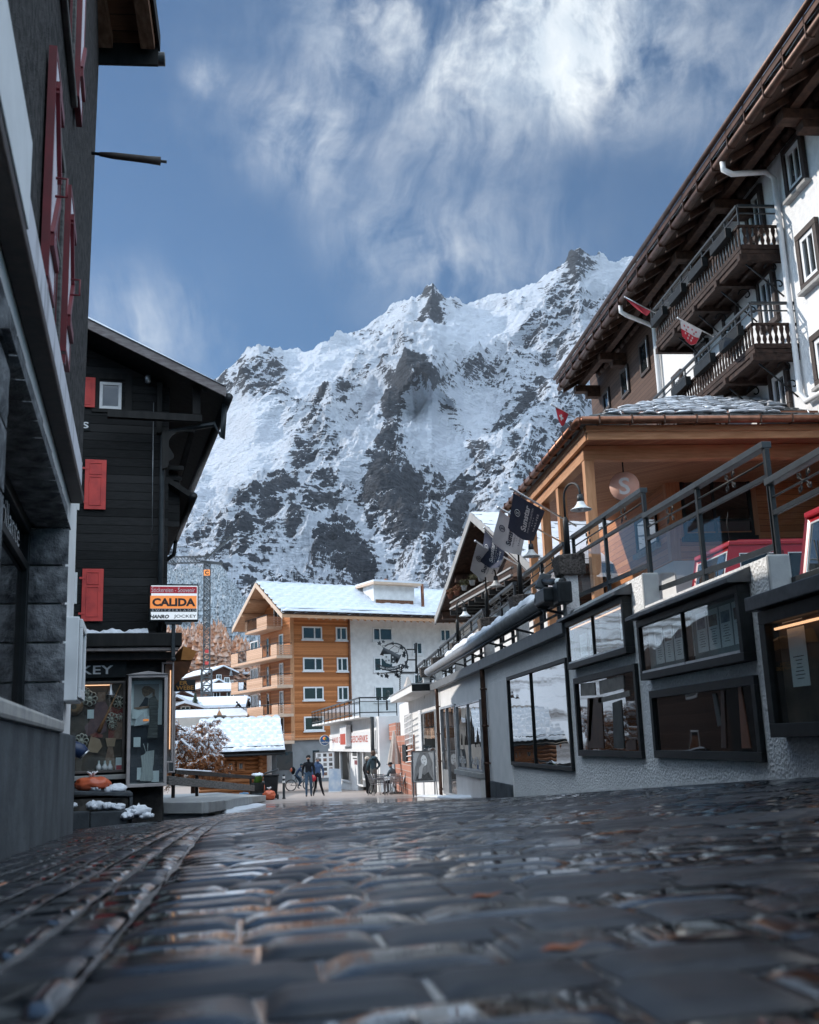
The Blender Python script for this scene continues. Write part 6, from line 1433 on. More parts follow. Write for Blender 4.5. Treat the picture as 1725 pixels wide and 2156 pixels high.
mb=MB();pts=[TP(x,y,2.2)for x,y in((60,1345),(75,1285),(110,1240),(165,1222),(215,1240),(250,1268),(272,1290))];mb.tube(pts,[.11,.125,.13,.13,.12,.105,.09],16);mb.build('hood',MT['blue_paint'],bp)
mb=MB();a,b_=TP(262,1282,2.2),TP(276,1296,2.2);mb.tube([a,b_],[.10,.10],16);mb.build('rim',MT['steel'],bp)
CY0=98.0
pc=atY((613,1500),CY0)
AR=Fr((pc.x,pc.y),(.906,.423));AL=Fr((pc.x,pc.y),(.423,-.906))
ap=thing('apartment_house','four storey larch boarded and white apartment house with long balconies and snowy roof','building',Vector((pc.x,pc.y,-3.35)))
II=lambda x,y,f,n=0.:f.hit(cI(x,y),n)
pk=II(537,118,AL,2.3);ef=II(402,400,AL,2.3);en=II(690,297,AL,2.3)
print('apt peak',pk,'far eave',ef,'near eave',en)
uwd=AR.hit(cI(1085,600))[0];uwe=30.0
zb_=-3.6
slr=(pk[1]-en[1])/(en[0]-pk[0]);uLend=ef[0]
def rzz(u):return pk[1]-slr*abs(u-pk[0])
wl=ef[0]+1.6
zgr=II(750,1022,AR)[1]
def V3(ul,ur,z):return AL.o+AL.u*ul+AR.u*ur+Vector((0,0,z))
ztopw=rzz(0)-.45
mb=MB()
def vol(mb,ul0,ul1,ur0,ur1,z0,z1,gable=False):
 if not gable:return mb.hexa([V3(ul0,ur0,z0),V3(ul1,ur0,z0),V3(ul1,ur1,z0),V3(ul0,ur1,z0),V3(ul0,ur0,z1),V3(ul1,ur0,z1),V3(ul1,ur1,z1),V3(ul0,ur1,z1)])
 a,b_=(ul0,ul1)
 prof=[(a,z0),(b_,z0),(b_,rzz(b_)-.3),(pk[0],pk[1]-.3),(a,rzz(a)-.3)]
 vs=[V3(u,ur0,z)for u,z in prof]+[V3(u,ur1,z)for u,z in prof];k=5
 return mb.add(vs,[tuple(range(k)),tuple(range(2*k-1,k-1,-1))]+[(i,k+i,k+(i+1)%k,(i+1)%k)for i in range(k)])
vol(mb,wl,0,0,uwd,zgr,0,True);mb.build('timber_wall',MT['apt_boards'],ap)
mb=MB();vol(mb,wl,-.05,uwd+.002,uwe,zb_,0,True);mb.build('white_wall',MT['plaster_white'],ap)
mb=MB();vol(mb,wl,-.12,.12,uwd,zb_-.3,zgr-.003);mb.build('ground_floor_wall',MT.setdefault('slab_grey',pm('slab_grey',(.17,.18,.19),(.22,.23,.24),.7,1.2,5)),ap)
mb=MB();mb.fbox(AR,-.02,.35,zgr,ztopw,.003,.05);mb.fbox(AR,0,uwd,zgr-.02,zgr+.16,.003,.10);mb.build('corner_board',MT['larch'],ap)
ov=2.3;mb=MB()
def slab(mb,ua,ub,ur0,ur1,th0,th1):
 mb.hexa([V3(ua,ur0,rzz(ua)+th0),V3(ub,ur0,rzz(ub)+th0),V3(ub,ur1,rzz(ub)+th0),V3(ua,ur1,rzz(ua)+th0),V3(ua,ur0,rzz(ua)+th1),V3(ub,ur0,rzz(ub)+th1),V3(ub,ur1,rzz(ub)+th1),V3(ua,ur1,rzz(ua)+th1)])
slab(mb,pk[0],en[0],-ov,uwe+1,-.28,-.02);slab(mb,ef[0],pk[0],-ov,uwe+1,-.28,-.02)
rf=mb.build('roof',MT.setdefault('eave_wood',pm('eave_wood',(.40,.22,.12),(.5,.3,.18),.6,2,4,stretch=(1,1,6))),ap)
mb=MB();slab(mb,pk[0],en[0],-ov-.05,-ov+.0,-.42,.02);slab(mb,ef[0],pk[0],-ov-.05,-ov+.0,-.42,.02);mb.build('barge_board',MT.setdefault('pale_wood',pm('pale_wood',(.52,.38,.28),(.60,.45,.34),.6,2,4)),rf)
mb=MB()
for u_ in(pk[0],pk[0]-1.8,pk[0]+1.8,pk[0]-3.6,pk[0]+3.6):
 zc_=rzz(u_)-.30;a=V3(u_,-ov+.02,zc_-.16);b_=V3(u_,0,zc_-.16);mb.bar(a,b_,.22,.30)
mb.build('purlin',MT['eave_wood'],rf)
mb=MB()
for k in range(42):
 ur=.4+k*.72
 if ur>uwe:break
 a,b_=V3(0,ur,rzz(0)-.38),V3(en[0]-.1,ur,rzz(en[0]-.1)-.38);mb.bar(a,b_,.14,.18)
mb.each('rafter_end',MT['eave_wood'],rf)
def snow_scale(mb,A,B,C,D,nr,nc,amp,res=6,skew=.5):
 A,B,C,D=map(Vector,(A,B,C,D));nrm=(B-A).cross(D-A).normalized();nrm=nrm if nrm.z>0 else-nrm
 nu,nv=nc*res,nr*res
 def f(u,v):
  y=v*nr;j=int(y);fy=y-j;x=u*nc+skew*(j%2);fx=x-math.floor(x)
  e=abs(fx-.5)*2
  lipp=.62*e if False else 0
  h=(1-fy)**.7*(1-.45*e**2.5)+.30*noise.noise(Vector((u*nc*1.1,v*nr*1.1,.5)))
  edge=min(u,1-u,v,1-v)
  return(A*(1-u)+B*u)*(1-v)+(D*(1-u)+C*u)*v+nrm*(amp*h+.02)
 mb.grid(f,nu+1,nv+1)
mb=MB();snow_scale(mb,V3(en[0],-ov,rzz(en[0])),V3(en[0],uwe+1,rzz(en[0])),V3(pk[0],uwe+1,rzz(pk[0])),V3(pk[0],-ov,rzz(pk[0])),13,30,.26,5);mb.build('snow_cover',MT['snow'],rf)
mb=MB();slab(mb,ef[0],pk[0]-.02,-ov,uwe+1,0,.16);mb.build('snow_cover',MT['snow'],rf)
mb=MB();a,b_=V3(en[0]-.1,-ov,rzz(en[0])+.32),V3(en[0]-.1,uwe+1,rzz(en[0])+.32);mb.tube([a-Vector((0,0,.45)),b_-Vector((0,0,.45))],.10,8);mb.bar(a-Vector((0,0,.12)),b_-Vector((0,0,.12)),.10,.30);mb.build('snow_guard',MT['copper_dark'],rf)
sn=MB();snow_ridge(sn,[V3(en[0]+.02,-ov+(uwe+1+ov)*i/90,rzz(en[0])+.30)for i in range(91)],.22,.24,5);snow_ridge(sn,[V3(en[0]-1.,-ov+(uwe+1+ov)*i/90,rzz(en[0]-1.)+.1)for i in range(91)],.25,.2,6);sn.build('snow_ridge',MT['snow'],rf)
def awin(fr,pts,mull=(.62,),sill=True,n=0.):
 r=rect(fr,[cI(*p)for p in pts],n)
 f=ring(MB(),fr,r,.13,n+.003,n+.10,mull,(),.12).build('window',MT['white_paint'],ap)
 MB().fbox(fr,r[0]+.1,r[1]-.1,r[2]+.1,r[3]-.1,n+.002,n+.05).build('pane',MT['win_dark'],f)
 if sill:MB().fbox(fr,r[0]-.1,r[1]+.1,r[2]-.12,r[2]-.003,n,n+.16).build('sill',MT['white_paint'],f)
for(x0,y0,x1,y1)in((801,367,915,445),(806,545,920,625),(808,713,924,793)):awin(AR,[(x0,y0),(x1,y0+4),(x1+2,y1),(x0+2,y1-3)])
for(x0,y0,x1,y1)in((995,371,1059,449),(1001,546,1064,627),(1005,712,1068,795)):awin(AR,[(x0,y0),(x1,y0+2),(x1+2,y1),(x0+2,y1-1)],(.45,))
awin(AR,[(812,885),(925,885),(928,968),(815,968)],())
for(x0,y0,x1,y1,m_)in((1207,375,1320,452,(.36,)),(1213,545,1325,628,(.36,)),(1218,711,1332,800,(.36,)),(1437,458,1492,530,(.45,)),(1595,383,1655,455,(.45,)),(1443,640,1498,712,(.45,))):awin(AR,[(x0,y0),(x1,y0+2),(x1+2,y1),(x0+2,y1-1)],m_,True,-.05)
for(x0,y0,x1,y1)in((660,1090,752,1195),(868,1080,905,1215)):
 r=rect(AR,[cI(x0,y0),cI(x1,y0),cI(x1,y1),cI(x0,y1)]);MB().fbox(AR,r[0],r[1],r[2],r[3],-.12,-.09).build('shop_pane',MT['win_dark'],ap)
MB().fbox(AR,uwd-.28,uwd-.14,zgr-.2,ztopw-.2,.10,.2).build('downpipe',MT['copper'],ap)
BN=1.55
def abal(xl,xr,ytl,ytr,ybl,ybr,holes=True,xs=None):
 a,b_=II(xl,ytl,AL,BN),II(xr,ytr,AL,BN);c,d_=II(xl,ybl,AL,BN),II(xr,ybr,AL,BN)
 u0,u1=a[0],b_[0];zt_,zb__=(a[1]+b_[1])/2,(c[1]+d_[1])/2
 mb=MB();mb.fbox(AL,u0,u1,zb__,zb__+.26,.003,BN);fl_=mb.build('balcony',MT['pale_wood'],ap)
 mb=MB();segs=[(0,.16),(.36,.70),(.88,1.)]if holes else[(0,.1),(.55,1.)]
 for s0,s1 in segs:mb.fbox(AL,u0+(u1-u0)*s0,u0+(u1-u0)*s1,zb__+.262,zt_-.12,BN-.08,BN+.01)
 mb.fbox(AL,u0,u1,zb__+.0,zb__+.20,BN+.001,BN+.03);mb.build('parapet',MT['apt_balcony'],fl_)
 mb=MB()
 for q in range(6):
  zz=zb__+.28+q*(zt_-zb__-.42)/6;mb.fbox(AL,u1-.05,u1-.005,zz,zz+(zt_-zb__-.42)/6-.045,.02,BN-.09)
 mb.build('slatted_end',MT['apt_balcony'],fl_)
 mb=MB();mb.fbox(AL,u0,u1,zt_-.04,zt_+.01,BN-.08,BN-.02);mb.fbox(AL,u1-.06,u1,zt_-.04,zt_+.01,0,BN-.08)
 n_=15
 for q in range(n_+1):mb.fbox(AL,u0+(u1-u0)*q/n_-.015,u0+(u1-u0)*q/n_+.015,zt_-.25,zt_-.04,BN-.06,BN-.03)
 gaps=[(.16,.36),(.70,.88)]if holes else[(.1,.55)]
 for s0,s1 in gaps:
  for q in range(9):uu=u0+(u1-u0)*(s0+(s1-s0)*q/8);mb.fbox(AL,uu-.012,uu+.012,zb__+.26,zt_-.04,BN-.05,BN-.02)
  mb.fbox(AL,u0+(u1-u0)*s0,u0+(u1-u0)*s1,zb__+.3,zb__+.36,BN-.05,BN-.02)
 mb.build('metal_rail',MT['black_metal'],fl_)
 return u0,u1,zb__,zt_
b1=abal(475,600,338,298,415,385,False)
b2=abal(395,657,530,455,602,553);b3=abal(395,660,690,633,758,725);b4=abal(398,664,845,805,908,893);b5=abal(400,668,1000,970,1060,1040)
for(zf_,ks)in((b2[2],((-2.0,.9),(-5.2,.8),(-8.6,2.))),(b3[2],((-2.0,.9),(-5.2,.8),(-8.6,2.))),(b4[2],((-2.0,.9),(-5.2,.8),(-8.6,2.))),(b5[2],((-2.0,.9),(-5.2,.8)))):
 for(u_,w_)in ks:
  r=(u_-w_/2,u_+w_/2,zf_+.3,zf_+2.45);f=ring(MB(),AL,r,.12,.003,.08,(.5,)if w_>1 else(),(),.1).build('balcony_door',MT['white_paint']if w_!=.8 else MT['larch'],ap)
  MB().fbox(AL,r[0]+.08,r[1]-.08,r[2]+.08,r[3]-.08,.002,.04).build('pane',MT['win_dark'],f)
r=(pk[0]-1.0,pk[0]+.9,b1[2]+.3,b1[2]+2.9);f=ring(MB(),AL,r,.12,.003,.08,(.5,),(),.1).build('gable_window',MT['white_paint'],ap);MB().fbox(AL,r[0]+.08,r[1]-.08,r[2]+.08,r[3]-.08,.002,.04).build('pane',MT['win_dark'],f)
dm=II(1180,240,AR,0);ud=AR.hit(cI(1255,230),-2.0)[0]
mb=MB();vol(mb,pk[0]+1.4,pk[0]+3.6,ud-2.4,ud+2.2,rzz(pk[0]+3.4),pk[1]-.25);dmo=mb.build('dormer',MT['plaster_white'],rf)
mb=MB();vol(mb,pk[0]+.6,pk[0]+4.4,ud-2.8,ud+2.6,pk[1]-.24,pk[1]-.02);mb.build('dormer_roof',MT['pale_wood'],dmo)
mb=MB();vol(mb,pk[0]+.6,pk[0]+4.4,ud-2.8,ud+2.6,pk[1]-.018,pk[1]+.16);mb.build('dormer_snow',MT['snow'],dmo)
mb=MB();vol(mb,pk[0]+3.62,pk[0]+3.7,ud-2.2,ud+2.0,rzz(pk[0]+3.6)+.0,rzz(pk[0]+3.6)+.5);mb.build('dormer_board',MT['copper'],dmo)
mb=MB();c=V3(pk[0]+.3,ud+.9,pk[1]);mb.lathe(c,[(.25,-.3),(.25,.5),(.4,.5),(.4,.62),(.18,.7),(.18,1.0)],10);mb.build('chimney',MT['copper'],rf)
c=V3(pk[0]+4.,ud+2.9,rzz(pk[0]+4.));mb=MB();mb.tube([c,c+Vector((0,0,2.4))],.16,10);mb.build('flue',MT['copper'],rf)
TF=Fr((5.1,33.0),(.1,-1.0))
bc=thing('brown_chalet','brown chalet with deep pale barge boards, balcony and slate roof beyond the hotel porch','house',Vector((6.5,33,-1.7)))
pkT=TF.hit(cH(612,335));efT=TF.hit(cH(305,1240));print('chalet2',pkT,efT)
sT=(pkT[1]-efT[1])/(pkT[0]-efT[0]);enT=2*pkT[0]-efT[0]
def zT(u):return pkT[1]-sT*abs(u-pkT[0])
wn_=-1.15
uw0,uw1=efT[0]+.9,enT-.9
mb=MB();mb.fpoly(TF,[(uw0,-2.5),(uw1,-2.5),(uw1,zT(uw1)-.16),(pkT[0],pkT[1]-.16),(uw0,zT(uw0)-.16)],wn_-9,wn_);mb.build('wall',MT['hotel_wood'],bc)
mb=MB();mb.fbox(TF,uw0+.2,uw1,-2.5,TF.hit(cH(650,1130),wn_)[1],wn_+.002,wn_+.05);mb.build('plaster_base',MT['plaster_white'],bc)
mb=MB()
def slT(mb,ua,ub,n0,n1,t0,t1):mb.hexa([TF.p(ua,zT(ua)+t0,n1),TF.p(ub,zT(ub)+t0,n1),TF.p(ub,zT(ub)+t0,n0),TF.p(ua,zT(ua)+t0,n0),TF.p(ua,zT(ua)+t1,n1),TF.p(ub,zT(ub)+t1,n1),TF.p(ub,zT(ub)+t1,n0),TF.p(ua,zT(ua)+t1,n0)])
slT(mb,efT[0],pkT[0],-10,-.02,-.15,0);slT(mb,pkT[0],enT,-10,-.02,-.15,0)
rT=mb.build('roof',MT['beam_brown'],bc)
mb=MB();slT(mb,efT[0],pkT[0],-.018,.03,-.22,.05);slT(mb,pkT[0],enT,-.018,.03,-.22,.05);mb.build('barge_board',MT['verge_pale']if 'verge_pale' in MT else MT.setdefault('verge_pale',pm('verge_pale',(.34,.34,.34),(.27,.27,.27),.7,3,4)),rT)
mb=MB();a,b_,c,d_=TF.p(enT,zT(enT)+.02,0),TF.p(enT,zT(enT)+.02,-10),TF.p(pkT[0],zT(pkT[0])+.02,-10),TF.p(pkT[0],zT(pkT[0])+.02,0);slate(mb,a,b_,c,d_,14,18,9,.03);mb.build('slates',MT['slate'],rT)
mb=MB();snow_scale(mb,a,b_,c,d_,14,18,.035,4);mb.build('snow_cover',MT['snow'],rT)
mb=MB();slT(mb,efT[0]-.02,pkT[0]-.02,-10,-.03,.002,.09);mb.build('snow_cover',MT['snow'],rT)
mb=MB()
for u_ in(pkT[0],(pkT[0]+efT[0])/2,efT[0]+.7,(pkT[0]+enT)/2):mb.bar(TF.p(u_,zT(u_)-.29,-.1),TF.p(u_,zT(u_)-.29,wn_),.2,.26)
mb.build('purlin',MT['beam_brown'],rT)
n_b=-.15
A0,A1=TF.hit(cH(437,1095),n_b),TF.hit(cH(965,790),n_b);B0=TF.hit(cH(440,1165),n_b)
u0,u1=A0[0],A1[0];ztb,zbb=(A0[1]+A1[1])/2,(A0[1]+A1[1])/2-(A0[1]-B0[1])
MB().fbox(TF,u0,u1,zbb-.06,zbb,wn_,n_b).build('balcony',MT['beam_brown'],bc)
mb=MB();mb.fbox(TF,u0,u1,ztb-.05,ztb,n_b-.06,n_b+.03);mb.fbox(TF,u0,u1,zbb+.01,zbb+.07,n_b-.02,n_b+.05);mb.build('balcony_rail',MT['verge_pale'],bc)
mb=MB();k=0
while u0+.03+k*.11<u1-.06:
 uu=u0+.03+k*.11;mb.fbox(TF,uu,uu+.075,zbb+.075,ztb-.055,n_b-.02,n_b+.0);k+=1
mb.build('balustrade',MT['beam_brown'],bc)
mb=MB()
for k in range(9):uu=u0+(u1-u0)*(k+.5)/9;mb.fbox(TF,uu-.06,uu+.06,zbb-.22,zbb-.062,wn_,n_b+.12)
mb.each('joist',MT['beam_black'],bc)
MT['terracotta']=pm('terracotta',(.30,.12,.07),(.22,.08,.05),.8,5,3);MT['dry_flowers']=pm('dry_flowers',(.22,.07,.04),(.10,.075,.03),.9,25,3);MT['dry_green']=pm('dry_green',(.06,.07,.035),(.12,.10,.05),.9,20,3)
def leaves(mb,c,r,n,rn,s=.05,sq=(1,1,.8)):
 for _ in range(n):
  d=Vector((rn.gauss(0,1),rn.gauss(0,1),rn.gauss(0,1))).normalized()*r*rn.random()**.4;p=Vector(c)+Vector((d.x*sq[0],d.y*sq[1],d.z*sq[2]))
  a=Vector((rn.gauss(0,1),rn.gauss(0,1),rn.gauss(0,1))).normalized()*s;b2=a.cross(Vector((rn.gauss(0,1),rn.gauss(0,1),rn.gauss(0,1)))).normalized()*s*.7
  mb.add([p-a,p+b2,p+a,p-b2],[(0,1,2,3)])
for k,(x,y,kind,lab)in enumerate(((455,1040,0,'lowest pot of withered red flowers on the brown chalet balcony'),(510,1010,0,'second pot of withered red flowers on the brown chalet balcony'),(575,965,1,'pot with a small spreading plant on the brown chalet balcony'),(645,920,1,'pot with a wide dry plant on the brown chalet balcony'),(720,885,1,'pot beside the third street lamp on the brown chalet balcony'),(850,640,2,'square terracotta pot with green plant high under the brown chalet roof'))):
 u_,z_=TF.hit(cH(x,y),n_b+.02);rn=random.Random(k);q=TF.p(u_,z_-.04,n_b+.10)
 o=thing('flower_pot',lab,'flower pot',q,'flower pots on the brown chalet balcony')
 mb=MB();mb.lathe(q,[(0,-.07),(.07,-.07),(.10,.07),(.11,.08),(.09,.08),(0,.06)],10);mb.build('pot',MT['terracotta']if kind!=1 else MT['zinc'],o)
 mb=MB();leaves(mb,q+Vector((0,0,.16)),.17,110,rn,.035);mb.build('plant',MT['dry_flowers']if kind==0 else MT['dry_green'],o)
GF=Fr(((.0658*53),53.0),(.096,-1.0))
gs=thing('gift_shop','gift shop with red capital letters above glass fronts under a roof terrace','shop',Vector((3.,60,-2.7)))
KK=lambda x,y,n=0.:GF.hit(cK(x,y),n)
ugl=KK(552,600)[0];ugr=KK(1012,600)[0];zslab=atY(cK(840,150),54).z
zsb=atY(cK(838,172),54).z
mb=MB();zfl=-3.2
zh=KK(780,480)[1];zsg=KK(780,320)[1]
mb.fbox(GF,ugl,ugr,zh,zsb,-9,0);mb.fbox(GF,ugl,KK(562,600)[0],zfl,zh,-9,0);mb.fbox(GF,KK(1000,600)[0],ugr+.8,zfl,zsb,-9,.02)
mb.fbox(GF,ugl,KK(745,600)[0],zfl,KK(650,800)[1],-9,-.02);mb.fbox(GF,ugl,ugr,zfl,zh,-9,-.5)
mb.build('wall',MT['smooth_white'],gs)
mb=MB();mb.fbox(GF,ugl+.1,ugr-.1,zh,zsg,.002,.08);mb.fbox(GF,ugl,ugr,zh-.16,zh-.003,0,.16);mb.build('sign_band',MT['white_paint'],gs)
for a,b_,nm in(((562,485),(645,790),'shop_window'),((648,488),(745,805),'shop_window'),((820,485),(872,850),'glass_door'),((874,485),(1000,800),'shop_window')):
 r=rect(GF,[cK(a[0],a[1]),cK(b_[0],a[1]),cK(b_[0],b_[1]),cK(a[0],b_[1])]);f=ring(MB(),GF,r,.09,-.1,.04).build(nm,MT['white_paint'],gs);MB().fbox(GF,r[0]+.06,r[1]-.06,r[2]+.06,r[3]-.06,-.06,-.03).build('pane',MT['win_mirror'],f)
r=rect(GF,[cK(756,490),cK(818,490),cK(818,860),cK(756,860)]);MB().fbox(GF,r[0],r[1],zfl,zh,-.3,.03).build('entrance_panel',MT['white_paint'],gs)
for k,(x0,y0,x1,y1,mt_)in enumerate(((770,506,812,552,'ink'),(791,595,818,636,'dark_red'),(775,570,815,582,'ink'))):
 r=rect(GF,[cK(x0,y0),cK(x1,y0),cK(x1,y1),cK(x0,y1)]);MB().fbox(GF,r[0],r[1],r[2],r[3],.031,.04).build('notice',MT[mt_],gs)
MT['letter_red']=flat('letter_red',(.42,.045,.015),.6);MT['letter_pale']=flat('letter_pale',(.66,.48,.38),.6)
r=rect(GF,[cK(576,372),cK(692,360),cK(692,418),cK(576,424)]);letters(MB(),GF,'HAUS DER',r[0],r[1],r[2],r[3],.082,.02,.005,0,False,1.12).build('lettering',MT['letter_red'],gs)
r=rect(GF,[cK(760,356),cK(930,345),cK(930,415),cK(760,420)]);letters(MB(),GF,'GESCHENKE',r[0],r[1],r[2],r[3],.082,.02,.005,0,False,1.12).build('lettering',MT['letter_red'],gs)
r=rect(GF,[cK(700,250),cK(765,245),cK(765,455),cK(700,455)]);MB().fbox(GF,r[0],r[1],r[2],r[3],.1,.38).build('light_box',MT['white_paint'],gs)
mb=MB();ur_=(r[0]+r[1])/2;mb.fbox(GF,r[0]+.2,r[1]-.3,r[2]+.1,r[3]-.5,.381,.385);mb.build('light_box_picture',MT['letter_red'],gs)
sA,sB,sC=atZ(cK(370,262),zsb),atZ(cK(838,172),zsb),atZ(cK(1110,170),zsb)
Yb=sB.y;sA=atY(cK(368,262),76);sC=Vector((4.6,Yb+1.2,zsb))
tl=[Vector((sA.x,sA.y,0)),Vector((sB.x,sB.y,0)),Vector((sC.x,sC.y,0)),Vector((sC.x+3,78,0))]
zt1=zslab
mb=MB();mb.add([v+Vector((0,0,zsb))for v in tl]+[v+Vector((0,0,zt1))for v in tl],[(3,2,1,0),(4,5,6,7),(0,1,5,4),(1,2,6,5),(2,3,7,6),(3,0,4,7)]);mb.build('roof_slab',MT['smooth_white'],gs)
rh=atY(cK(838,-22),Yb).z-zt1
def grail(a,b_,nseg,h):
 mb=MB();a=a+Vector((0,0,zt1));b_=b_+Vector((0,0,zt1))
 for q,w_ in((h,.07),(h*.78,.035),(h*.15,.05)):mb.bar(a+Vector((0,0,q)),b_+Vector((0,0,q)),w_)
 for k in range(nseg+1):p=a+(b_-a)*k/nseg;mb.bar(p-Vector((0,0,.1)),p+Vector((0,0,h)),.05)
 mb.build('terrace_railing',MT['black_metal'],gs)
 mb=MB();mb.add([a+Vector((0,0,h*.17)),b_+Vector((0,0,h*.17)),b_+Vector((0,0,h*.76)),a+Vector((0,0,h*.76))],[(0,1,2,3)]);mb.build('railing_glass',MT['railglass'],gs)
grail(tl[0],tl[1],12,rh);grail(tl[1],tl[2],2,rh)
q=KK(1068,300,.3);mb=MB();mb.tube([GF.p(ugr+.15,zsb,.25),GF.p(ugr+.15,-2.6,.25)],.10,8);mb.build('downpipe',MT['black_metal'],gs)
c=GF.p(ugl-.0,KK(492,397)[1],0);c=atY(cK(492,397),71.5)
vs_=thing('round_shop_sign','round blue shop sign with an orange balloon mark beside the gift shop','sign',c)
R_=.33;dn=Vector((-.12,-1,0)).normalized();SF=Fr((c.x,c.y),(-dn.y,dn.x));rot=Matrix((SF.u,Vector((0,0,1)),SF.n)).transposed()
mb=MB();mb.lathe(c,[(0,-.06),(R_,-.06),(R_,.0),(0,.0)],30,rot);mb.build('disc',MT.setdefault('sign_blue',flat('sign_blue',(.03,.13,.32),.5)),vs_)
mb=MB();ri=[c+SF.u*R_*math.cos(k*.2618)+Vector((0,0,R_*math.sin(k*.2618)))for k in range(25)];mb.tube(ri,.025,6);mb.build('rim',MT['white_paint'],vs_)
mb=MB();letters(mb,SF,'vedes',-.24,.24,c.z-.19,c.z-.05,.01,.02,.01);mb.build('lettering',MT['white_paint'],vs_)
mb=MB();mb.lathe(c+Vector((0,0,.12))-SF.u*.02,[(.0,.03),(.11,.03),(.11,.01)],18,rot);mb.build('balloon_mark',MT['sign_orange'],vs_)
mb=MB();mb.lathe(c+Vector((0,0,.10))+SF.u*.05,[(.0,.045),(.075,.045),(.075,.03)],18,rot);mb.build('leaf_mark',MT.setdefault('sign_green',flat('sign_green',(.25,.38,.05),.5)),vs_)
mb=MB();mb.bar(c+SF.u*R_,c+SF.u*(R_+.7),.05);mb.build('arm',MT['black_metal'],vs_)
CB=Fr((0,62.0),(1,.06))
JJ=lambda x,y,n=0.:CB.hit(cJ(x,y),n)
lc=thing('log_cabin','small log cabin with two barred windows under a snow covered slate roof','cabin',Vector((-4,62,-2.6)))
ucl,ucr=JJ(420,1300)[0],JJ(1150,1300)[0];zev=JJ(900,1190,.9)[1];zbase=-3.0
nlog=11;hl=(zev+.1-zbase)/nlog
mb=MB()
for k in range(nlog):
 z_=zbase+hl*(k+.5);mb.tube([CB.p(ucl,z_,-hl*.3),CB.p(ucr+.25,z_,-hl*.3)],hl*.52,10);mb.tube([CB.p(ucr-.1,z_+hl*.5,.2),CB.p(ucr-.1,z_+hl*.5,-5.2)],hl*.52,10)
mb.fbox(CB,ucl,ucr-.2,zbase,zev,-5,-hl*.5);mb.build('log_wall',MT['log_wood'],lc)
f=None
for(x0,x1)in((735,830),(857,948)):
 r=rect(CB,[cJ(x0,1280),cJ(x1,1278),cJ(x1,1390),cJ(x0,1394)]);f=ring(MB(),CB,r,.13,.0,.16).build('window',MT['log_wood'],lc)
 MB().fbox(CB,r[0]+.08,r[1]-.08,r[2]+.08,r[3]-.08,.0,.10).build('pane',MT.setdefault('pale_pane',darkglass('pale_pane',(.25,.27,.28),.1,.08)),f)
 mb=MB()
 for k in range(3):uu=r[0]+(r[1]-r[0])*(k+1)/4;mb.tube([CB.p(uu,r[2]+.1,.13),CB.p(uu,r[3]-.1,.13)],.025,6)
 mb.build('bar',MT['black_metal'],f)
uel,uer=JJ(380,1180,.9)[0],JJ(1415,1180,.9)[0]
rn_=-4.2;zri=JJ(900,822,rn_)[1]
mb=MB();E=lambda u,z,n:CB.p(u,z,n)
mb.hexa([E(uel,zev-.06,.9),E(uer,zev-.06,.9),E(uer-.1,zri-.1,rn_),E(uel,zri-.1,rn_),E(uel,zev+.06,.9),E(uer,zev+.06,.9),E(uer-.1,zri+.04,rn_),E(uel,zri+.04,rn_)])
mb.hexa([E(uel,zev-.06,-9),E(uer,zev-.06,-9),E(uer-.1,zri-.1,rn_),E(uel,zri-.1,rn_),E(uel,zev+.06,-9),E(uer,zev+.06,-9),E(uer-.1,zri+.04,rn_),E(uel,zri+.04,rn_)])
rfc=mb.build('roof',MT['beam_black'],lc)
mb=MB();snow_scale(mb,E(uel,zev+.07,.88),E(uer-.02,zev+.07,.88),E(uer-.12,zri+.05,rn_),E(uel,zri+.05,rn_),8,10,.24,7);mb.build('snow_cover',MT['snow'],rfc)
sn=MB();snow_ridge(sn,[E(uel+(uer-uel)*k/70,zev+.12,.86)for k in range(71)],.22,.20,21);snow_ridge(sn,[E(uel+(uer-.2-uel)*k/70,zri+.05,rn_)for k in range(71)],.25,.14,22);sn.build('snow_edge',MT['snow'],rfc)
mb=MB();mb.bar(E(uel,zev+.34,.55),E(uer-.1,zev+.34,.55),.05,.07);mb.build('snow_bar',MT['black_metal'],rfc)
mb=MB();mb.tube([E(uel,zev-.1,.98),E(uer,zev-.1,.98)],.07,8);mb.build('gutter',MT['black_metal'],rfc)
r=rect(CB,[cJ(1200,1195),cJ(1255,1195),cJ(1255,1400),cJ(1200,1400)],-2)
pf=thing('white_post','white plastered post between the log cabin and the grey shop wall','post',CB.p(r[0],-3,-2));MB().fbox(CB,r[0],r[1],-3.1,r[3],-2.3,-2).build('shaft',MT['smooth_white'],pf,.02)
MT['house_brown']=plankmat('house_brown',(.06,.026,.017),(.12,.055,.035),.25,(0,0,1),.06,2,.8,.5,.4)
MT['house_cream']=pm('house_cream',(.50,.45,.40),(.42,.38,.34),.9,1,4)
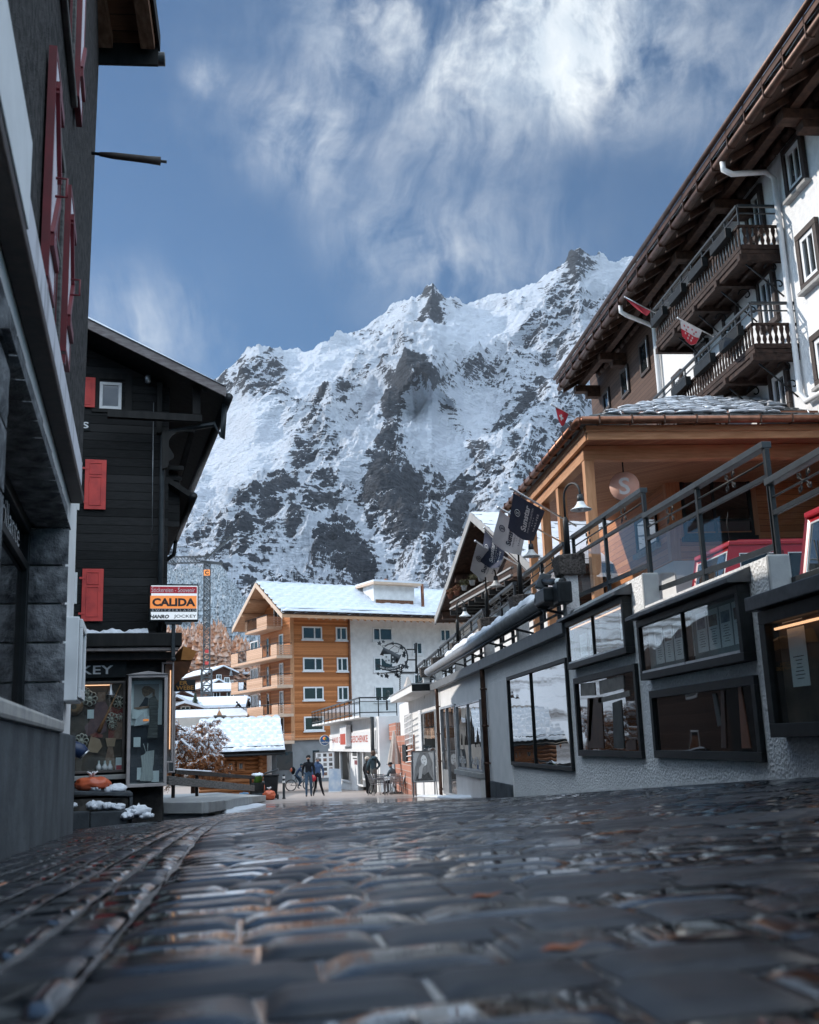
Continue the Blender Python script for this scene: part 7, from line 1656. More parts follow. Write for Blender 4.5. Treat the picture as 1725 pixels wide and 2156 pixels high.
def house(pl,pr,pbase,ptop,Y,label,yaw=0.,roofk=.38,ov=.9,wall='house_brown',low='house_cream',lowk=.4,dep=9,wins=((.3,.55),(.65,.55)),gable=True,name='chalet'):
 """gable house standing on the hill: gable to the viewer, or eave to the viewer when gable is off"""
 a,b_=atY((pl,pbase),Y),atY((pr,pbase),Y);zt_=atY(((pl+pr)/2,ptop),Y).z
 cx_=(a.x+b_.x)/2;w_=(b_.x-a.x)/math.cos(yaw);z0_=min(a.z,b_.z)-3
 fr=Fr((cx_,Y),(math.cos(yaw),math.sin(yaw)));h_=zt_-a.z
 o=thing(name,label,'house',Vector((cx_,Y,z0_)),'chalets of the upper village')
 if gable:
  rise=w_/2*roofk*1.0;ze=zt_-rise
  mb=MB();mb.fpoly(fr,[(-w_/2,z0_),(w_/2,z0_),(w_/2,ze),(0,zt_),(-w_/2,ze)],-dep,0);mb.build('wall',MT[wall],o)
  if low:MB().fbox(fr,-w_/2-.02,w_/2+.02,z0_,a.z+(ze-a.z)*lowk,-dep-.02,.03).build('lower_wall',MT[low],o)
  sl_=lambda u:zt_+.05-roofk*abs(u)
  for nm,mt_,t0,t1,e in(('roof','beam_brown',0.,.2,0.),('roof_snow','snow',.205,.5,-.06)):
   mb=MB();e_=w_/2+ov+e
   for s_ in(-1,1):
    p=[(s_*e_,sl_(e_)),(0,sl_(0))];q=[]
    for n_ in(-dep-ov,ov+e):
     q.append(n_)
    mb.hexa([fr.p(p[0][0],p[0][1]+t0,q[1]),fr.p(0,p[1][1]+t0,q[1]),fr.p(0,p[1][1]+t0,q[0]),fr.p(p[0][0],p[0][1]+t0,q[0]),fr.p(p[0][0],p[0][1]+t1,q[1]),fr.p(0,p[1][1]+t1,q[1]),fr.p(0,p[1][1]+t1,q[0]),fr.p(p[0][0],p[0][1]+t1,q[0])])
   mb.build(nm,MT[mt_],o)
 else:
  ze=a.z+h_*(1-roofk);mb=MB();mb.fbox(fr,-w_/2,w_/2,z0_,ze,-dep,0)
  mb.build('wall',MT[wall],o)
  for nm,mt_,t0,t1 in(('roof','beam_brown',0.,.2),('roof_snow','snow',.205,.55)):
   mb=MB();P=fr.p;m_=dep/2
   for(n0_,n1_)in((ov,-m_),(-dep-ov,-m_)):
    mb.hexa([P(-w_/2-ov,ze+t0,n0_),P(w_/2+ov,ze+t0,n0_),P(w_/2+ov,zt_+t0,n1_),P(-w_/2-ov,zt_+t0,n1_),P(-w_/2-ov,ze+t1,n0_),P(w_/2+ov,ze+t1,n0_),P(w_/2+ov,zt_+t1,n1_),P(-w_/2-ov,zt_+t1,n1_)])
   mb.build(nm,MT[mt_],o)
  mb=MB();mb.fpoly(Fr(fr.p(-w_/2,0,-dep/2)[:2],fr.n),[(-dep/2,z0_),(dep/2,z0_),(dep/2,ze),(0,zt_),(-dep/2,ze)],-w_,0)if False else None
 for(ku,kz)in wins:
  u=-w_/2+w_*kz*0+w_*ku;z_=a.z+(ze-a.z)*kz;f=ring(MB(),fr,(u-.55,u+.55,z_-.6,z_+.6),.14,.031,.10,(.5,),(),.1).build('window',MT['white_paint'],o);MB().fbox(fr,u-.45,u+.45,z_-.5,z_+.5,.03,.06).build('pane',MT['win_dark'],f)
 return o
def jd(x,y):return cJ(x,y)
def hj(x0,x1,yb_,yt_,Y,*a,**k):
 p,q=cJ(x0,yb_),cJ(x1,yb_);t_=cJ((x0+x1)/2,yt_);house(p[0],q[0],p[1],t_[1],Y,*a,**k)
hj(560,815,400,205,215,'largest brown and cream chalet of the upper village beside the balconies',.45,.42,dep=16,wins=((.35,.6),(.7,.35)))
hj(565,705,500,365,190,'small brown gabled chalet just in front of the cream chalet',.35,.55,dep=14,low=None,wins=((.75,.4),))
hj(335,585,420,265,245,'snow roofed chalet directly behind the crane mast',-.2,.35,dep=10)
hj(545,860,560,395,165,'wide low chalet with a bright snow roof below the second balcony',.05,.62,wall='house_brown',gable=False,dep=11,wins=((.25,.5),(.75,.5)))
hj(350,880,740,555,140,'broad chalet with the biggest snow roof behind the crane foot',.02,.75,gable=False,dep=14,wins=((.2,.4),))
hj(150,310,660,490,150,'red brown chalet beside the small black shop sign',.1,.5,low='house_brown',dep=9)
hj(120,240,690,565,135,'dark little gabled hut at the left end of the village',-.1,.5,low=None,wall='hotel_wood',dep=7,wins=((.5,.4),),name='hut')
hj(150,380,740,640,122,'low hut with a pointed snow roof above the snowy bush',.0,.3,wall='hotel_wood',low=None,dep=7,wins=((.5,.5),),name='hut')
hj(770,990,350,215,240,'distant snow roofed chalet half hidden behind the top balcony',.1,.6,gable=False,dep=10)
hj(300,420,330,285,280,'farthest small dark chalet at the edge of the larches',.2,.4,dep=9,low=None)
hj(795,930,300,265,265,'small snowy roof farthest up beside the balconies',.0,.6,gable=False,dep=8,wins=((.5,.5),))
q0_,q1_=cJ(130,690),cJ(990,690);a,b_=atY(q0_,105),atY(q1_,105)
fl_o=thing('flat_roof_building','long low building with a white snow covered flat roof behind the bush','building',Vector(((a.x+b_.x)/2,108,-3.4)))
mb=MB();zf_=a.z;mb.box(a.x,b_.x,100,118,-3.6,zf_-.9);mb.build('wall',MT['house_cream'],fl_o)
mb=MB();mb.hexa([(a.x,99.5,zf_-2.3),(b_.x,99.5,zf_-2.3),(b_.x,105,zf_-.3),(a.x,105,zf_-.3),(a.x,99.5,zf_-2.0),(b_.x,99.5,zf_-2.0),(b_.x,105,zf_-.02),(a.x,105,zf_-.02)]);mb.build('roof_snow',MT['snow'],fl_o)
mb=MB();mb.box(a.x,b_.x,105,105.2,zf_-.3,zf_+.05);mb.build('ridge_board',MT['beam_black'],fl_o)
def conifer(px,py_base,py_top,Y,mat,label,seed):
 b_=atY((px,py_base),Y);t_=atY((px,py_top),Y);h=t_.z-b_.z;o=thing('conifer',label,'tree',b_)
 V=[];Fc=[];cone_tree(V,Fc,b_.x,b_.y,b_.z,h,h*.27,seed,14,14)
 mb=MB();mb.add(V,Fc);rn=random.Random(seed)
 for _ in range(700):
  k=rn.random()**.7;a=rn.random()*6.28;r=h*.29*(1-k)*rn.uniform(.6,1.05);p=b_+Vector((math.cos(a)*r,math.sin(a)*r,h*(.05+.93*k)));d=Vector((math.cos(a),math.sin(a),-.4))*h*.035;s_=d.cross(Vector((0,0,1)))*.4;mb.add([p-s_,p+s_,p+d],[(0,1,2)])
 mb.build('crown',mat,o);MB().tube([b_-Vector((0,0,1.5)),b_+Vector((0,0,h*.4))],h*.02,6).build('trunk',MT['beam_brown'],o)
MT['spruce']=pm('spruce',(.025,.045,.03),(.07,.10,.075),.9,2,4)
p=cJ(375,660);t_=cJ(375,480);conifer(p[0],p[1],t_[1],132,MT['spruce'],'dark green spruce left of the crane mast',3)
p=cJ(790,300);t_=cJ(790,215);conifer(p[0],p[1],t_[1],210,MT['fir_frost'],'frosted fir behind the cream chalet',5)
p=cJ(330,320);t_=cJ(330,240);conifer(p[0],p[1],t_[1],260,MT['larch_autumn'],'orange larch nearest the crane mast',6)
bq=atY(cJ(650,770),88);bh=thing('bird_house','small wooden bird house standing on a table above the log cabin roof','bird house',bq)
def bp_(x,y):return atY(cJ(x,y),88)
mb=MB();a,b_,c=bp_(622,752),bp_(680,752),bp_(650,690);d_=Vector((0,.9,0));mb.add([a,b_,c,a+d_,b_+d_,c+d_],[(0,1,2),(5,4,3),(0,2,5,3),(1,4,5,2),(0,3,4,1)]);mb.tube([bp_(650,695),bp_(650,655)],.03,5);mb.build('house',MT['larch'],bh)
mb=MB();a,b_=bp_(590,760),bp_(728,760);mb.bar(a+Vector((0,.3,0)),b_+Vector((0,.3,0)),1.0,.12);
for x in(612,692):p,q=bp_(x,765),bp_(x,830);mb.bar(p+Vector((0,.3,0)),q+Vector((0,.3,0)),.25,.25)
mb.build('table',MT['grey_wood'],bh)
YC=150.0
def C_(p):return atY(p,YC)
cr=thing('tower_crane','grey lattice tower crane standing behind the snowy bush','crane',C_(cJ(505,800)))
top=C_(cS(578,1900));botc=C_(cJ(508,830));mx=(top.x+botc.x)/2
def lattice(mb,a,b_,w,n,r=.05,w2=None,d3=True):
 a,b_=Vector(a),Vector(b_);d=(b_-a).normalized();x=d.cross(Vector((0,1,0))).normalized();y=x.cross(d)
 w2=w if w2 is None else w2;cs=[(-1,-1),(1,-1),(1,1),(-1,1)]
 C=[(x*sx+y*sy)for sx,sy in cs]
 for c in C:mb.bar(a+c*w/2,b_+c*w2/2,r*2)
 for k in range(n):
  p0,p1=a+(b_-a)*k/n,a+(b_-a)*(k+1)/n
  for i in range(4):
   c0,c1=C[i],C[(i+1)%4];mb.bar(p0+c0*w/2,p1+c1*w/2,r*1.3);mb.bar(p0+c1*w/2,p1+c0*w/2,r*1.3);mb.bar(p1+c0*w/2,p1+c1*w/2,r*1.3)
zk=C_(cJ(508,225)).z
mb=MB();lattice(mb,(mx,YC,zk),(mx,YC,top.z),.85,22,.05);mb.build('upper_mast',MT.setdefault('crane_grey',pm('crane_grey',(.05,.056,.06),(.085,.09,.095),.6,2,3)),cr)
mb=MB();lattice(mb,(mx,YC,botc.z-6),(mx,YC,zk),1.35,12,.08);mb.build('lower_mast',MT['crane_grey'],cr)
jl,jr=C_(cS(160,1880)),C_(cS(735,1915));mb=MB();lattice(mb,(mx,YC,top.z+.4),(jl.x-6,YC,jl.z),.9,26,.035);mb.build('jib',MT['crane_grey'],cr)
mb=MB();mb.bar((mx-.8,YC,top.z+.1),(jr.x,YC,jr.z),.5,.35);mb.build('counter_jib',MT['crane_grey'],cr)
ap_=C_(cS(832,1642));mb=MB();mb.bar((mx-.3,YC,top.z+.4),ap_,.28);mb.tube([ap_,C_(cS(165,1770))],.03,4);mb.tube([ap_,C_(cS(300,1635))],.025,4);mb.tube([ap_,(ap_.x,YC,top.z-14)],.02,4);mb.build('stay',MT['crane_grey'],cr)
c=C_(cS(582,2012));mb=MB();mb.box(c.x-.42,c.x+.42,YC-.62,YC-.55,c.z-.42,c.z+.42);pl_=mb.build('maker_plate',MT['sign_orange'],cr)
mb=MB();letters(mb,Fr((0,YC-.62),(1,0)),'C',c.x-.27,c.x+.27,c.z-.3,c.z+.3,.01,.05,.004);mb.build('lettering',MT['ink'],pl_)
for zc_ in(C_(cJ(512,155)).z,C_(cJ(512,20)).z):MB().box(mx-.2,mx+.3,YC-.5,YC-.4,zc_-.2,zc_+.25).build('red_lamp',MT['red_paint'],cr)
MT['skin']=pm('skin',(.46,.27,.20),(.42,.24,.17),.6,8,3);MT['shoe']=flat('shoe',(.02,.018,.017),.6)
MT['hair']=pm('hair',(.05,.028,.018),(.09,.05,.03),.7,30,3)
def clothmat(n,c):return MT.setdefault(n,pm(n,c,tuple(x*.7 for x in c),.9,9,5,.3,30,.006,.15))
clothmat('cloth_black',(.014,.016,.021));clothmat('cloth_jeans',(.055,.095,.15));clothmat('cloth_blue',(.06,.10,.19));clothmat('cloth_teal',(.055,.09,.11));clothmat('cloth_greyblue',(.10,.13,.15));clothmat('cloth_greytrouser',(.16,.17,.165));clothmat('cloth_charcoal',(.03,.032,.035));clothmat('cloth_grey',(.26,.26,.26));clothmat('cloth_violet',(.14,.11,.24))
def person(loc,yaw,label,J,mats,hat=None,H=1.76,coat=False,hood=False,mask=None,group=None):
 """one continuous body grown on a skeleton; J overrides joints (local: x right, y forward, z up, for a height of 1.76)"""
 j=dict(pel=(0,0,.96),spi=(0,0,1.14),che=(0,.01,1.34),nck=(0,.0,1.49),hd1=(0,.015,1.56),hd2=(0,.02,1.65),hd3=(0,.01,1.725),rsh=(.17,0,1.42),rel=(.24,-.03,1.15),rwr=(.25,.06,.91),lsh=(-.17,0,1.42),lel=(-.24,-.03,1.15),lwr=(-.25,.06,.91),rhp=(.09,0,.92),rkn=(.10,.03,.50),ran=(.10,.0,.09),rto=(.11,.16,.03),lhp=(-.09,0,.92),lkn=(-.10,.03,.50),lan=(-.10,.0,.09),lto=(-.11,.16,.03))
 j.update(J);s=H/1.76
 V=[];E=[];R=[];Gp=[];ix={}
 def v(n,p,r,g):ix[n]=len(V);V.append(Vector(p)*s);R.append(r if isinstance(r,tuple)else(r,r));Gp.append(g);return ix[n]
 def e(a,b_):E.append((ix[a],ix[b_]))
 cw=1.12 if coat else 1.0
 v('pel',j['pel'],(.155*cw,.115*cw),'leg' if not coat else 'top');v('spi',j['spi'],(.155*cw,.115),'top');v('che',j['che'],(.175,.125),'top');v('nck',j['nck'],.062,'top');v('hd1',j['hd1'],(.062,.072),'skin');v('hd2',j['hd2'],(.078,.094),'skin');v('hd3',j['hd3'],(.062,.075),'skin')
 for a,b_ in(('pel','spi'),('spi','che'),('che','nck'),('nck','hd1'),('hd1','hd2'),('hd2','hd3')):e(a,b_)
 h2=Vector(j['hd2']);fw=Vector((0,1,0))
 if 'face' in j:fw=Vector(j['face']).normalized()
 rt=Vector((fw.y,-fw.x,0))
 v('nose',h2+fw*.108+Vector((0,0,-.015)),.014,'skin');e('hd2','nose')
 for q,sx in(('re',1),('le',-1)):v(q,h2+rt*sx*.09,(.012,.024),'skin');e('hd2',q)
 for sd,sx in(('r',1),('l',-1)):
  v(sd+'sh',j[sd+'sh'],.078,'top');v(sd+'el',j[sd+'el'],.056,'top');v(sd+'wr',j[sd+'wr'],.040,'top')
  e('che',sd+'sh');e(sd+'sh',sd+'el');e(sd+'el',sd+'wr')
  w=Vector(j[sd+'wr']);d=(w-Vector(j[sd+'el'])).normalized();ac=d.cross(Vector((sx,0,.2))).normalized()
  v(sd+'pm',w+d*.075,(.036,.022),'skin');e(sd+'wr',sd+'pm')
  for k in range(4):
   o_=ac*(.030-.020*k);L_=(.07,.078,.074,.058)[k];n1,n2=f'{sd}f{k}a',f'{sd}f{k}b'
   v(n1,w+d*(.085+L_*.5)+o_,.0095,'skin');v(n2,w+d*(.085+L_)+o_-Vector((sx*.022,0,0)),.0085,'skin');e(sd+'pm',n1);e(n1,n2)
  v(sd+'th',w+d*.055+ac*.055,.011,'skin');e(sd+'pm',sd+'th');v(sd+'t2',w+d*.095+ac*.06,.0095,'skin');e(sd+'th',sd+'t2')
  g2='top' if coat else 'leg'
  v(sd+'hp',j[sd+'hp'],.098*cw,g2);v(sd+'kn',j[sd+'kn'],.066,'leg');v(sd+'an',j[sd+'an'],.046,'leg');v(sd+'to',j[sd+'to'],(.045,.036),'shoe')
  e('pel',sd+'hp');e(sd+'hp',sd+'kn');e(sd+'kn',sd+'an');e(sd+'an',sd+'to')
 me=bpy.data.meshes.new('sk');me.from_pydata([tuple(p)for p in V],E,[]);o=bpy.data.objects.new('sk',me);COL.objects.link(o)
 md=o.modifiers.new('s','SKIN');md.use_smooth_shade=True;md.branch_smoothing=.6
 sv=me.skin_vertices[0].data
 for k,r in enumerate(R):sv[k].radius=(r[0]*s,r[1]*s);sv[k].use_root=(k==0)
 sb=o.modifiers.new('u','SUBSURF');sb.levels=1;sb.render_levels=1
 dg=bpy.context.evaluated_depsgraph_get();ev=o.evaluated_get(dg);bm=bpy.data.meshes.new_from_object(ev);bpy.data.objects.remove(o)
 root=thing('person',label,'person',loc,group,yaw)
 gm={'skin':0,'top':1,'leg':2,'shoe':3}
 segs=[(V[a],V[b_],Gp[a],Gp[b_],max(R[a][0],.02))for a,b_ in E]
 idxs=[]
 for p in bm.polygons:
  c=p.center;best=9;g='top'
  for a,b_,ga,gb,r in segs:
   ab=b_-a;t_=max(0,min(1,(c-a).dot(ab)/(ab.length_squared+1e-9)));d=(c-a-ab*t_).length-r*s*.6
   if d<best:best=d;g=ga if t_<.55 else gb
  p.use_smooth=True;idxs.append(gm[g])
 bm.materials.clear()
 for m_ in(MT['skin'],MT[mats[0]],MT[mats[1]],MT['shoe']):bm.materials.append(m_)
 bm.polygons.foreach_set('material_index',idxs);bm.update()
 b_o=bpy.data.objects.new('body',bm);COL.objects.link(b_o);b_o.parent=root;WO[b_o.name]=Vector(loc)
 Rz=Matrix.Rotation(yaw,3,'Z')
 def W(p):return Vector(loc)+Rz@(Vector(p)*s)
 h3=Vector(j['hd3'])
 if hat:
  mb=MB()
  if hat[0]=='beanie':mb.lathe(W(h3+Vector((0,-.012,-.075))),[(.098,-.005),(.104,.02),(.100,.055),(.082,.095),(.045,.118),(0,.125)],14)
  elif hat[0]=='cap':mb.lathe(W(h3+Vector((0,-.01,-.05))),[(.098,0),(.098,.04),(.07,.09),(0,.105)],14);f_=Rz@fw;c=W(h3+Vector((0,0,-.045)));sdv=Rz@rt;mb.hexa([c+f_*.08-sdv*.07,c+f_*.17-sdv*.05,c+f_*.17+sdv*.05,c+f_*.08+sdv*.07]+[q+Vector((0,0,.012))for q in(c+f_*.08-sdv*.07,c+f_*.17-sdv*.05,c+f_*.17+sdv*.05,c+f_*.08+sdv*.07)])
  elif hat[0]=='helmet':mb.lathe(W(h3+Vector((0,0,-.06))),[(.105,0),(.118,.02),(.11,.07),(.07,.12),(0,.135)],14)
  else:
   bk=fw*-.018;mb.ball(W(h3+bk+Vector((0,0,-.03))),.104*s,12,(.98,.98,.86),.12,3);mb.ball(W(h2+fw*-.05+Vector((0,0,-.0))),.082*s,10)
  mb.build('hat' if hat[0]!='hair' else 'hair',MT[hat[1]],root)
 mb=MB()
 for sx in(-1,1):mb.ball(W(h2+fw*.088+rt*sx*.032+Vector((0,0,.012))),.012,6)
 mb.build('eyes',MT['ink'],root)
 if mask:
  mb=MB();mb.ball(W(h2+fw*.055+Vector((0,0,-.045))),.07*s,10,(1,.85,.8));mb.build('face_mask',MT[mask],root)
 if hood:
  mb=MB();c=W((0,-.10,1.47));mb.ball(c,.12,10,(1.15,.8,.7),.3,5);mb.build('hood',MT[mats[0]],root)
 return root,W
def foot(p,Y):q=atY(p,Y);return q
def gp(p,Y):q=atY(p,Y);return Vector((q.x,Y,float(gz(q.x,Y))))
q=gp(cK(335,940),47.6)
person(q,math.pi,'man walking towards the camera in dark jacket, blue jeans and grey beanie',dict(rkn=(.10,.16,.52),ran=(.10,.10,.10),rto=(.11,.24,.05),lkn=(-.10,-.02,.50),lan=(-.10,-.24,.13),lto=(-.11,-.14,.03),rel=(.25,-.06,1.15),rwr=(.25,.08,.91),lel=(-.25,.02,1.15),lwr=(-.24,.18,.93),hd2=(0,.04,1.645),hd3=(0,.03,1.72)),('cloth_black','cloth_jeans'),('beanie','cloth_charcoal'),1.80)
q=gp(cK(425,930),48.6)
wp,Ww=person(q,math.pi+.1,'woman walking in blue jacket, black trousers and pale grey beanie',dict(lkn=(-.12,.14,.52),lan=(-.24,.10,.10),lto=(-.26,.24,.04),rkn=(.10,.0,.50),ran=(.18,-.2,.13),rto=(.2,-.1,.03),rel=(.27,-.10,1.16),rwr=(.22,.08,.96),lel=(-.26,-.02,1.16),lwr=(-.24,.12,.94)),('cloth_blue','cloth_black'),('beanie','cloth_grey'),1.70,hood=True)
rb_=Ww((.22,.14,.82));rbo=thing('shopping_bag','small red bag carried by the woman in the blue jacket','bag',rb_-Vector((0,0,.12)))
mb=MB();mb.ball(rb_,.14,12,(.95,.6,1.0),.25,4);mb.build('bag_body',MT['red_cloth'],rbo);mb=MB();mb.tube([rb_+Vector((-.06,0,.11)),rb_+Vector((0,0,.2)),rb_+Vector((.06,0,.11))],.01,6);mb.build('handle',MT['dark_red'],rbo)
q=gp(cK(918,902),47.9)
person(q,-.9,'person in long dark coat and white beanie with a violet face mask',dict(lkn=(-.07,.02,.50),rkn=(.07,.02,.50),ran=(.07,0,.09),lan=(-.07,0,.09),rel=(.22,-.06,1.14),rwr=(.20,.08,.92)),('cloth_black','cloth_black'),('beanie','lace'),1.63,True,mask='cloth_violet')
q=gp(cK(978,898),47.4)
person(q,.5,'tall man seen from behind in teal hooded jacket and grey trousers',dict(rel=(.30,-.04,1.17),rwr=(.20,.10,1.0),lel=(-.30,-.04,1.17),lwr=(-.22,.10,1.0)),('cloth_teal','cloth_greytrouser'),('hair','hair'),1.86,hood=True)
MT['alu']=pm('alu',(.30,.31,.33),(.22,.23,.25),.3,9,3,metal=.9)
def cafe_chair(loc,yaw,label):
 Rz=Matrix.Rotation(yaw,3,'Z');L=lambda x,y,z:Vector(loc)+Rz@Vector((x,y,z))
 o=thing('cafe_chair',label,'chair',loc,'aluminium cafe chairs by the brick pier',yaw)
 mb=MB()
 for k in range(7):y=-.19+.062*k;mb.hexa([L(-.21,y-.026,.44),L(.21,y-.026,.44),L(.21,y+.026,.44),L(-.21,y+.026,.44),L(-.21,y-.026,.452),L(.21,y-.026,.452),L(.21,y+.026,.452),L(-.21,y+.026,.452)])
 mb.build('seat',MT['alu'],o)
 mb=MB()
 for k in range(6):z=.52+.062*k;y=-.24-.03*k*.6;mb.bar(L(-.22,y,z),L(.22,y,z),.012,.045)
 mb.build('backrest',MT['alu'],o)
 for sx in(-1,1):
  mb=MB();mb.tube([L(sx*.25,.24,0),L(sx*.24,.20,.44),L(sx*.25,.18,.66),L(sx*.25,.10,.68),L(sx*.25,-.18,.67),L(sx*.23,-.26,.68)],.013,6);mb.build('leg',MT['alu'],o)
  mb=MB();mb.tube([L(sx*.24,-.32,0),L(sx*.22,-.20,.44),L(sx*.22,-.34,.88)],.013,6);mb.build('leg',MT['alu'],o)
 return o
tq=gp(cK(1165,890),45.3)
tb=thing('cafe_table','round aluminium cafe table with three legs among the cafe chairs','table',tq)
mb=MB();mb.lathe(tq+Vector((0,0,.72)),[(0,0),(.36,0),(.37,.012),(.36,.026),(0,.026)],24);mb.build('table_top',MT['alu'],tb)
for k in range(3):a=k*2.09+.4;mb=MB();mb.tube([tq+Vector((0,0,.70)),tq+Vector((math.cos(a)*.05,math.sin(a)*.05,.3)),tq+Vector((math.cos(a)*.30,math.sin(a)*.30,0))],.016,6);mb.build('leg',MT['alu'],tb)
for k,(x,y,Y,yaw,lab)in enumerate(((1010,915,44.3,-1.2,'aluminium cafe chair farthest from the brick pier'),(1068,915,44.6,-.6,'aluminium cafe chair in front of the seated man facing the table'),(1180,905,44.4,.1,'aluminium cafe chair standing with its back to the camera at the table'),(1232,900,45.0,1.2,'aluminium cafe chair pushed in on the pier side of the table'),(1318,895,44.6,1.5,'aluminium cafe chair closest to the brick pier'))):
 qq=gp(cK(x,y),Y);cafe_chair(qq,yaw,lab)
sq_=gp(cK(1165,895),46.3);cafe_chair(sq_,.9,'aluminium cafe chair the man in the grey jacket sits on')
person(sq_+Vector((0,0,.0)),.9,'seated man in grey blue jacket and dark cap at the cafe table',dict(pel=(0,-.08,.54),spi=(0,-.06,.72),che=(0,.02,.93),nck=(0,.07,1.07),hd1=(0,.09,1.14),hd2=(0,.11,1.22),hd3=(0,.11,1.29),rsh=(.17,.02,1.0),lsh=(-.17,.02,1.0),rel=(.25,.10,.78),rwr=(.14,.32,.78),lel=(-.25,.10,.78),lwr=(-.14,.32,.78),rhp=(.09,-.06,.53),lhp=(-.09,-.06,.53),rkn=(.12,.36,.50),lkn=(-.12,.36,.50),ran=(.12,.34,.09),lan=(-.12,.34,.09),rto=(.13,.48,.03),lto=(-.13,.48,.03)),('cloth_greyblue','cloth_black'),('cap','cloth_charcoal'),1.76,hood=False)
pq=gp(cK(1190,900),46.9)
po=thing('parasol','closed cream parasol standing behind the cafe table','parasol',pq)
pt_=atY(cK(1200,305),46.9).z-pq.z;pb_=atY(cK(1195,632),46.9).z-pq.z
mb=MB();mb.tube([pq,pq+Vector((0,0,pt_))],.025,8);mb.build('pole',MT['alu'],po)
mb=MB()
def pc_(a,b_):
 th=a*6.2832;z=pt_-(pt_-pb_)*b_;r=(.035+.235*b_**.9)*(1+.22*math.sin(th*6+b_*2)*min(1,b_*2));return pq+Vector((math.cos(th)*r,math.sin(th)*r,z))
mb.grid(pc_,49,16);mb.build('folded_cloth',MT.setdefault('cream_cloth',pm('cream_cloth',(.56,.50,.45),(.48,.42,.38),.9,6,3)),po)
mb=MB();mb.lathe(pq,[(0,0),(.28,0),(.28,.06),(.05,.09),(.04,.3)],16);mb.build('foot',MT['concrete_grey'],po)
m,t,b=newmat('brick')
mpb=t.node('Mapping');mpb.inputs['Rotation'].default_value=(rad(90),0,rad(90));t.link(t.node('TexCoord').outputs['Object'],mpb.inputs[0])
br=t.node('TexBrick');t.link(mpb.outputs[0],br.inputs['Vector'])
for k,v in(('Scale',1.),('Mortar Size',.012),('Brick Width',.24),('Row Height',.085)):br.inputs[k].default_value=v
br.inputs['Color1'].default_value=(.44,.20,.14,1);br.inputs['Color2'].default_value=(.30,.12,.08,1);br.inputs['Mortar'].default_value=(.42,.38,.35,1);t.link(br.outputs[0],b.inputs['Base Color']);b.inputs['Roughness'].default_value=.9
MT['brick']=m
r=rect(RW,[cK(1240,360),cK(1388,330),cK(1388,895),cK(1240,875)])
bp_o=thing('brick_pier','red brick pier with a dark menu box and white lattice behind the cafe table','wall',RW.p((r[0]+r[1])/2,-2.3,.1))
MB().fbox(RW,r[0]-1.2,r[1],-2.6,r[3],.0,.20).build('brickwork',MT['brick'],bp_o)
r2=rect(RW,[cK(1270,440),cK(1310,440),cK(1310,606),cK(1270,606)],.2);MB().fbox(RW,r2[0],r2[1],r2[2],r2[3],.2,.27).build('menu_box',MT['dark_frame'],bp_o,.01)
mb=MB();r3=rect(RW,[cK(1280,145),cK(1358,140),cK(1365,655),cK(1300,640)],.22)
for k in range(6):uu=r3[0]+(r3[1]-r3[0])*k/5;mb.bar(RW.p(uu,r3[2]+.8,.24),RW.p(uu+.1,r3[3],.24),.04)
for k in range(9):zz_=r3[2]+(r3[3]-r3[2])*(k+.5)/9;mb.bar(RW.p(r3[0],zz_,.245),RW.p(r3[1]+.1,zz_+.1,.245),.035)
mb.build('lattice',MT['white_paint'],bp_o)
r4=rect(RW,[cK(1085,270),cK(1240,270),cK(1240,395),cK(1085,390)]);MB().fbox(RW,r4[0]-2,r4[1],r4[2],r4[3]+.15,.0,.22).build('upper_brickwork',MT['brick'],bp_o)
def aboard(c,w,h,zb,yaw,label,face):
 o=thing('pavement_sign',label,'sign',c,None,yaw);Rz=Matrix.Rotation(yaw,3,'Z');fr=Fr((c.x,c.y),tuple((Rz@Vector((1,0,0)))[:2]));z0=c.z
 lean=.10
 P=lambda u,z,n:fr.p(u,z0+z,n-z*lean+.12)
 mb=MB()
 for sx in(-1,1):mb.bar(P(sx*(w/2-.02),0,0),P(sx*(w/2-.02),h,0),.04,.03)
 for sx in(-1,1):mb.bar(fr.p(sx*(w/2-.02),z0,-.35),P(sx*(w/2-.02),h*.95,-.02),.035,.03)
 mb.build('stand',MT['alu'],o)
 mb=MB()
 for a,b_ in(((-w/2,zb),(w/2,zb)),((-w/2,h),(w/2,h)),((-w/2,zb),(-w/2,h)),((w/2,zb),(w/2,h))):mb.bar(P(a[0],a[1],.02),P(b_[0],b_[1],.02),.05,.03)
 mb.build('frame',MT['alu'],o)
 mb=MB();mb.add([P(-w/2,zb,.02),P(w/2,zb,.02),P(w/2,h,.02),P(-w/2,h,.02)],[(0,1,2,3)]);mb.build('board',MT['paper'],o)
 face(o,lambda u,z,n=.026:P(u*w,zb+(h-zb)*z,n));return o
def fpolyP(o,P,pts,mat,n,name):mb=MB();mb.add([P(u,z,n)for u,z in pts],[tuple(range(len(pts)))]);mb.build(name,MT[mat],o)
def oval(cx,cy,rx,ry,a=0,k=18):return[(cx+rx*math.cos(q*6.2832/k)*math.cos(a)-ry*math.sin(q*6.2832/k)*math.sin(a),cy+rx*math.cos(q*6.2832/k)*math.sin(a)+ry*math.sin(q*6.2832/k)*math.cos(a))for q in range(k)]
MT['print_mid']=pm('print_mid',(.16,.16,.165),(.30,.3,.3),.6,9,5,stretch=(3,3,.6));MT['print_light']=flat('print_light',(.5,.5,.5),.6);MT['print_dark']=pm('print_dark',(.035,.035,.037),(.10,.10,.10),.6,12,4)
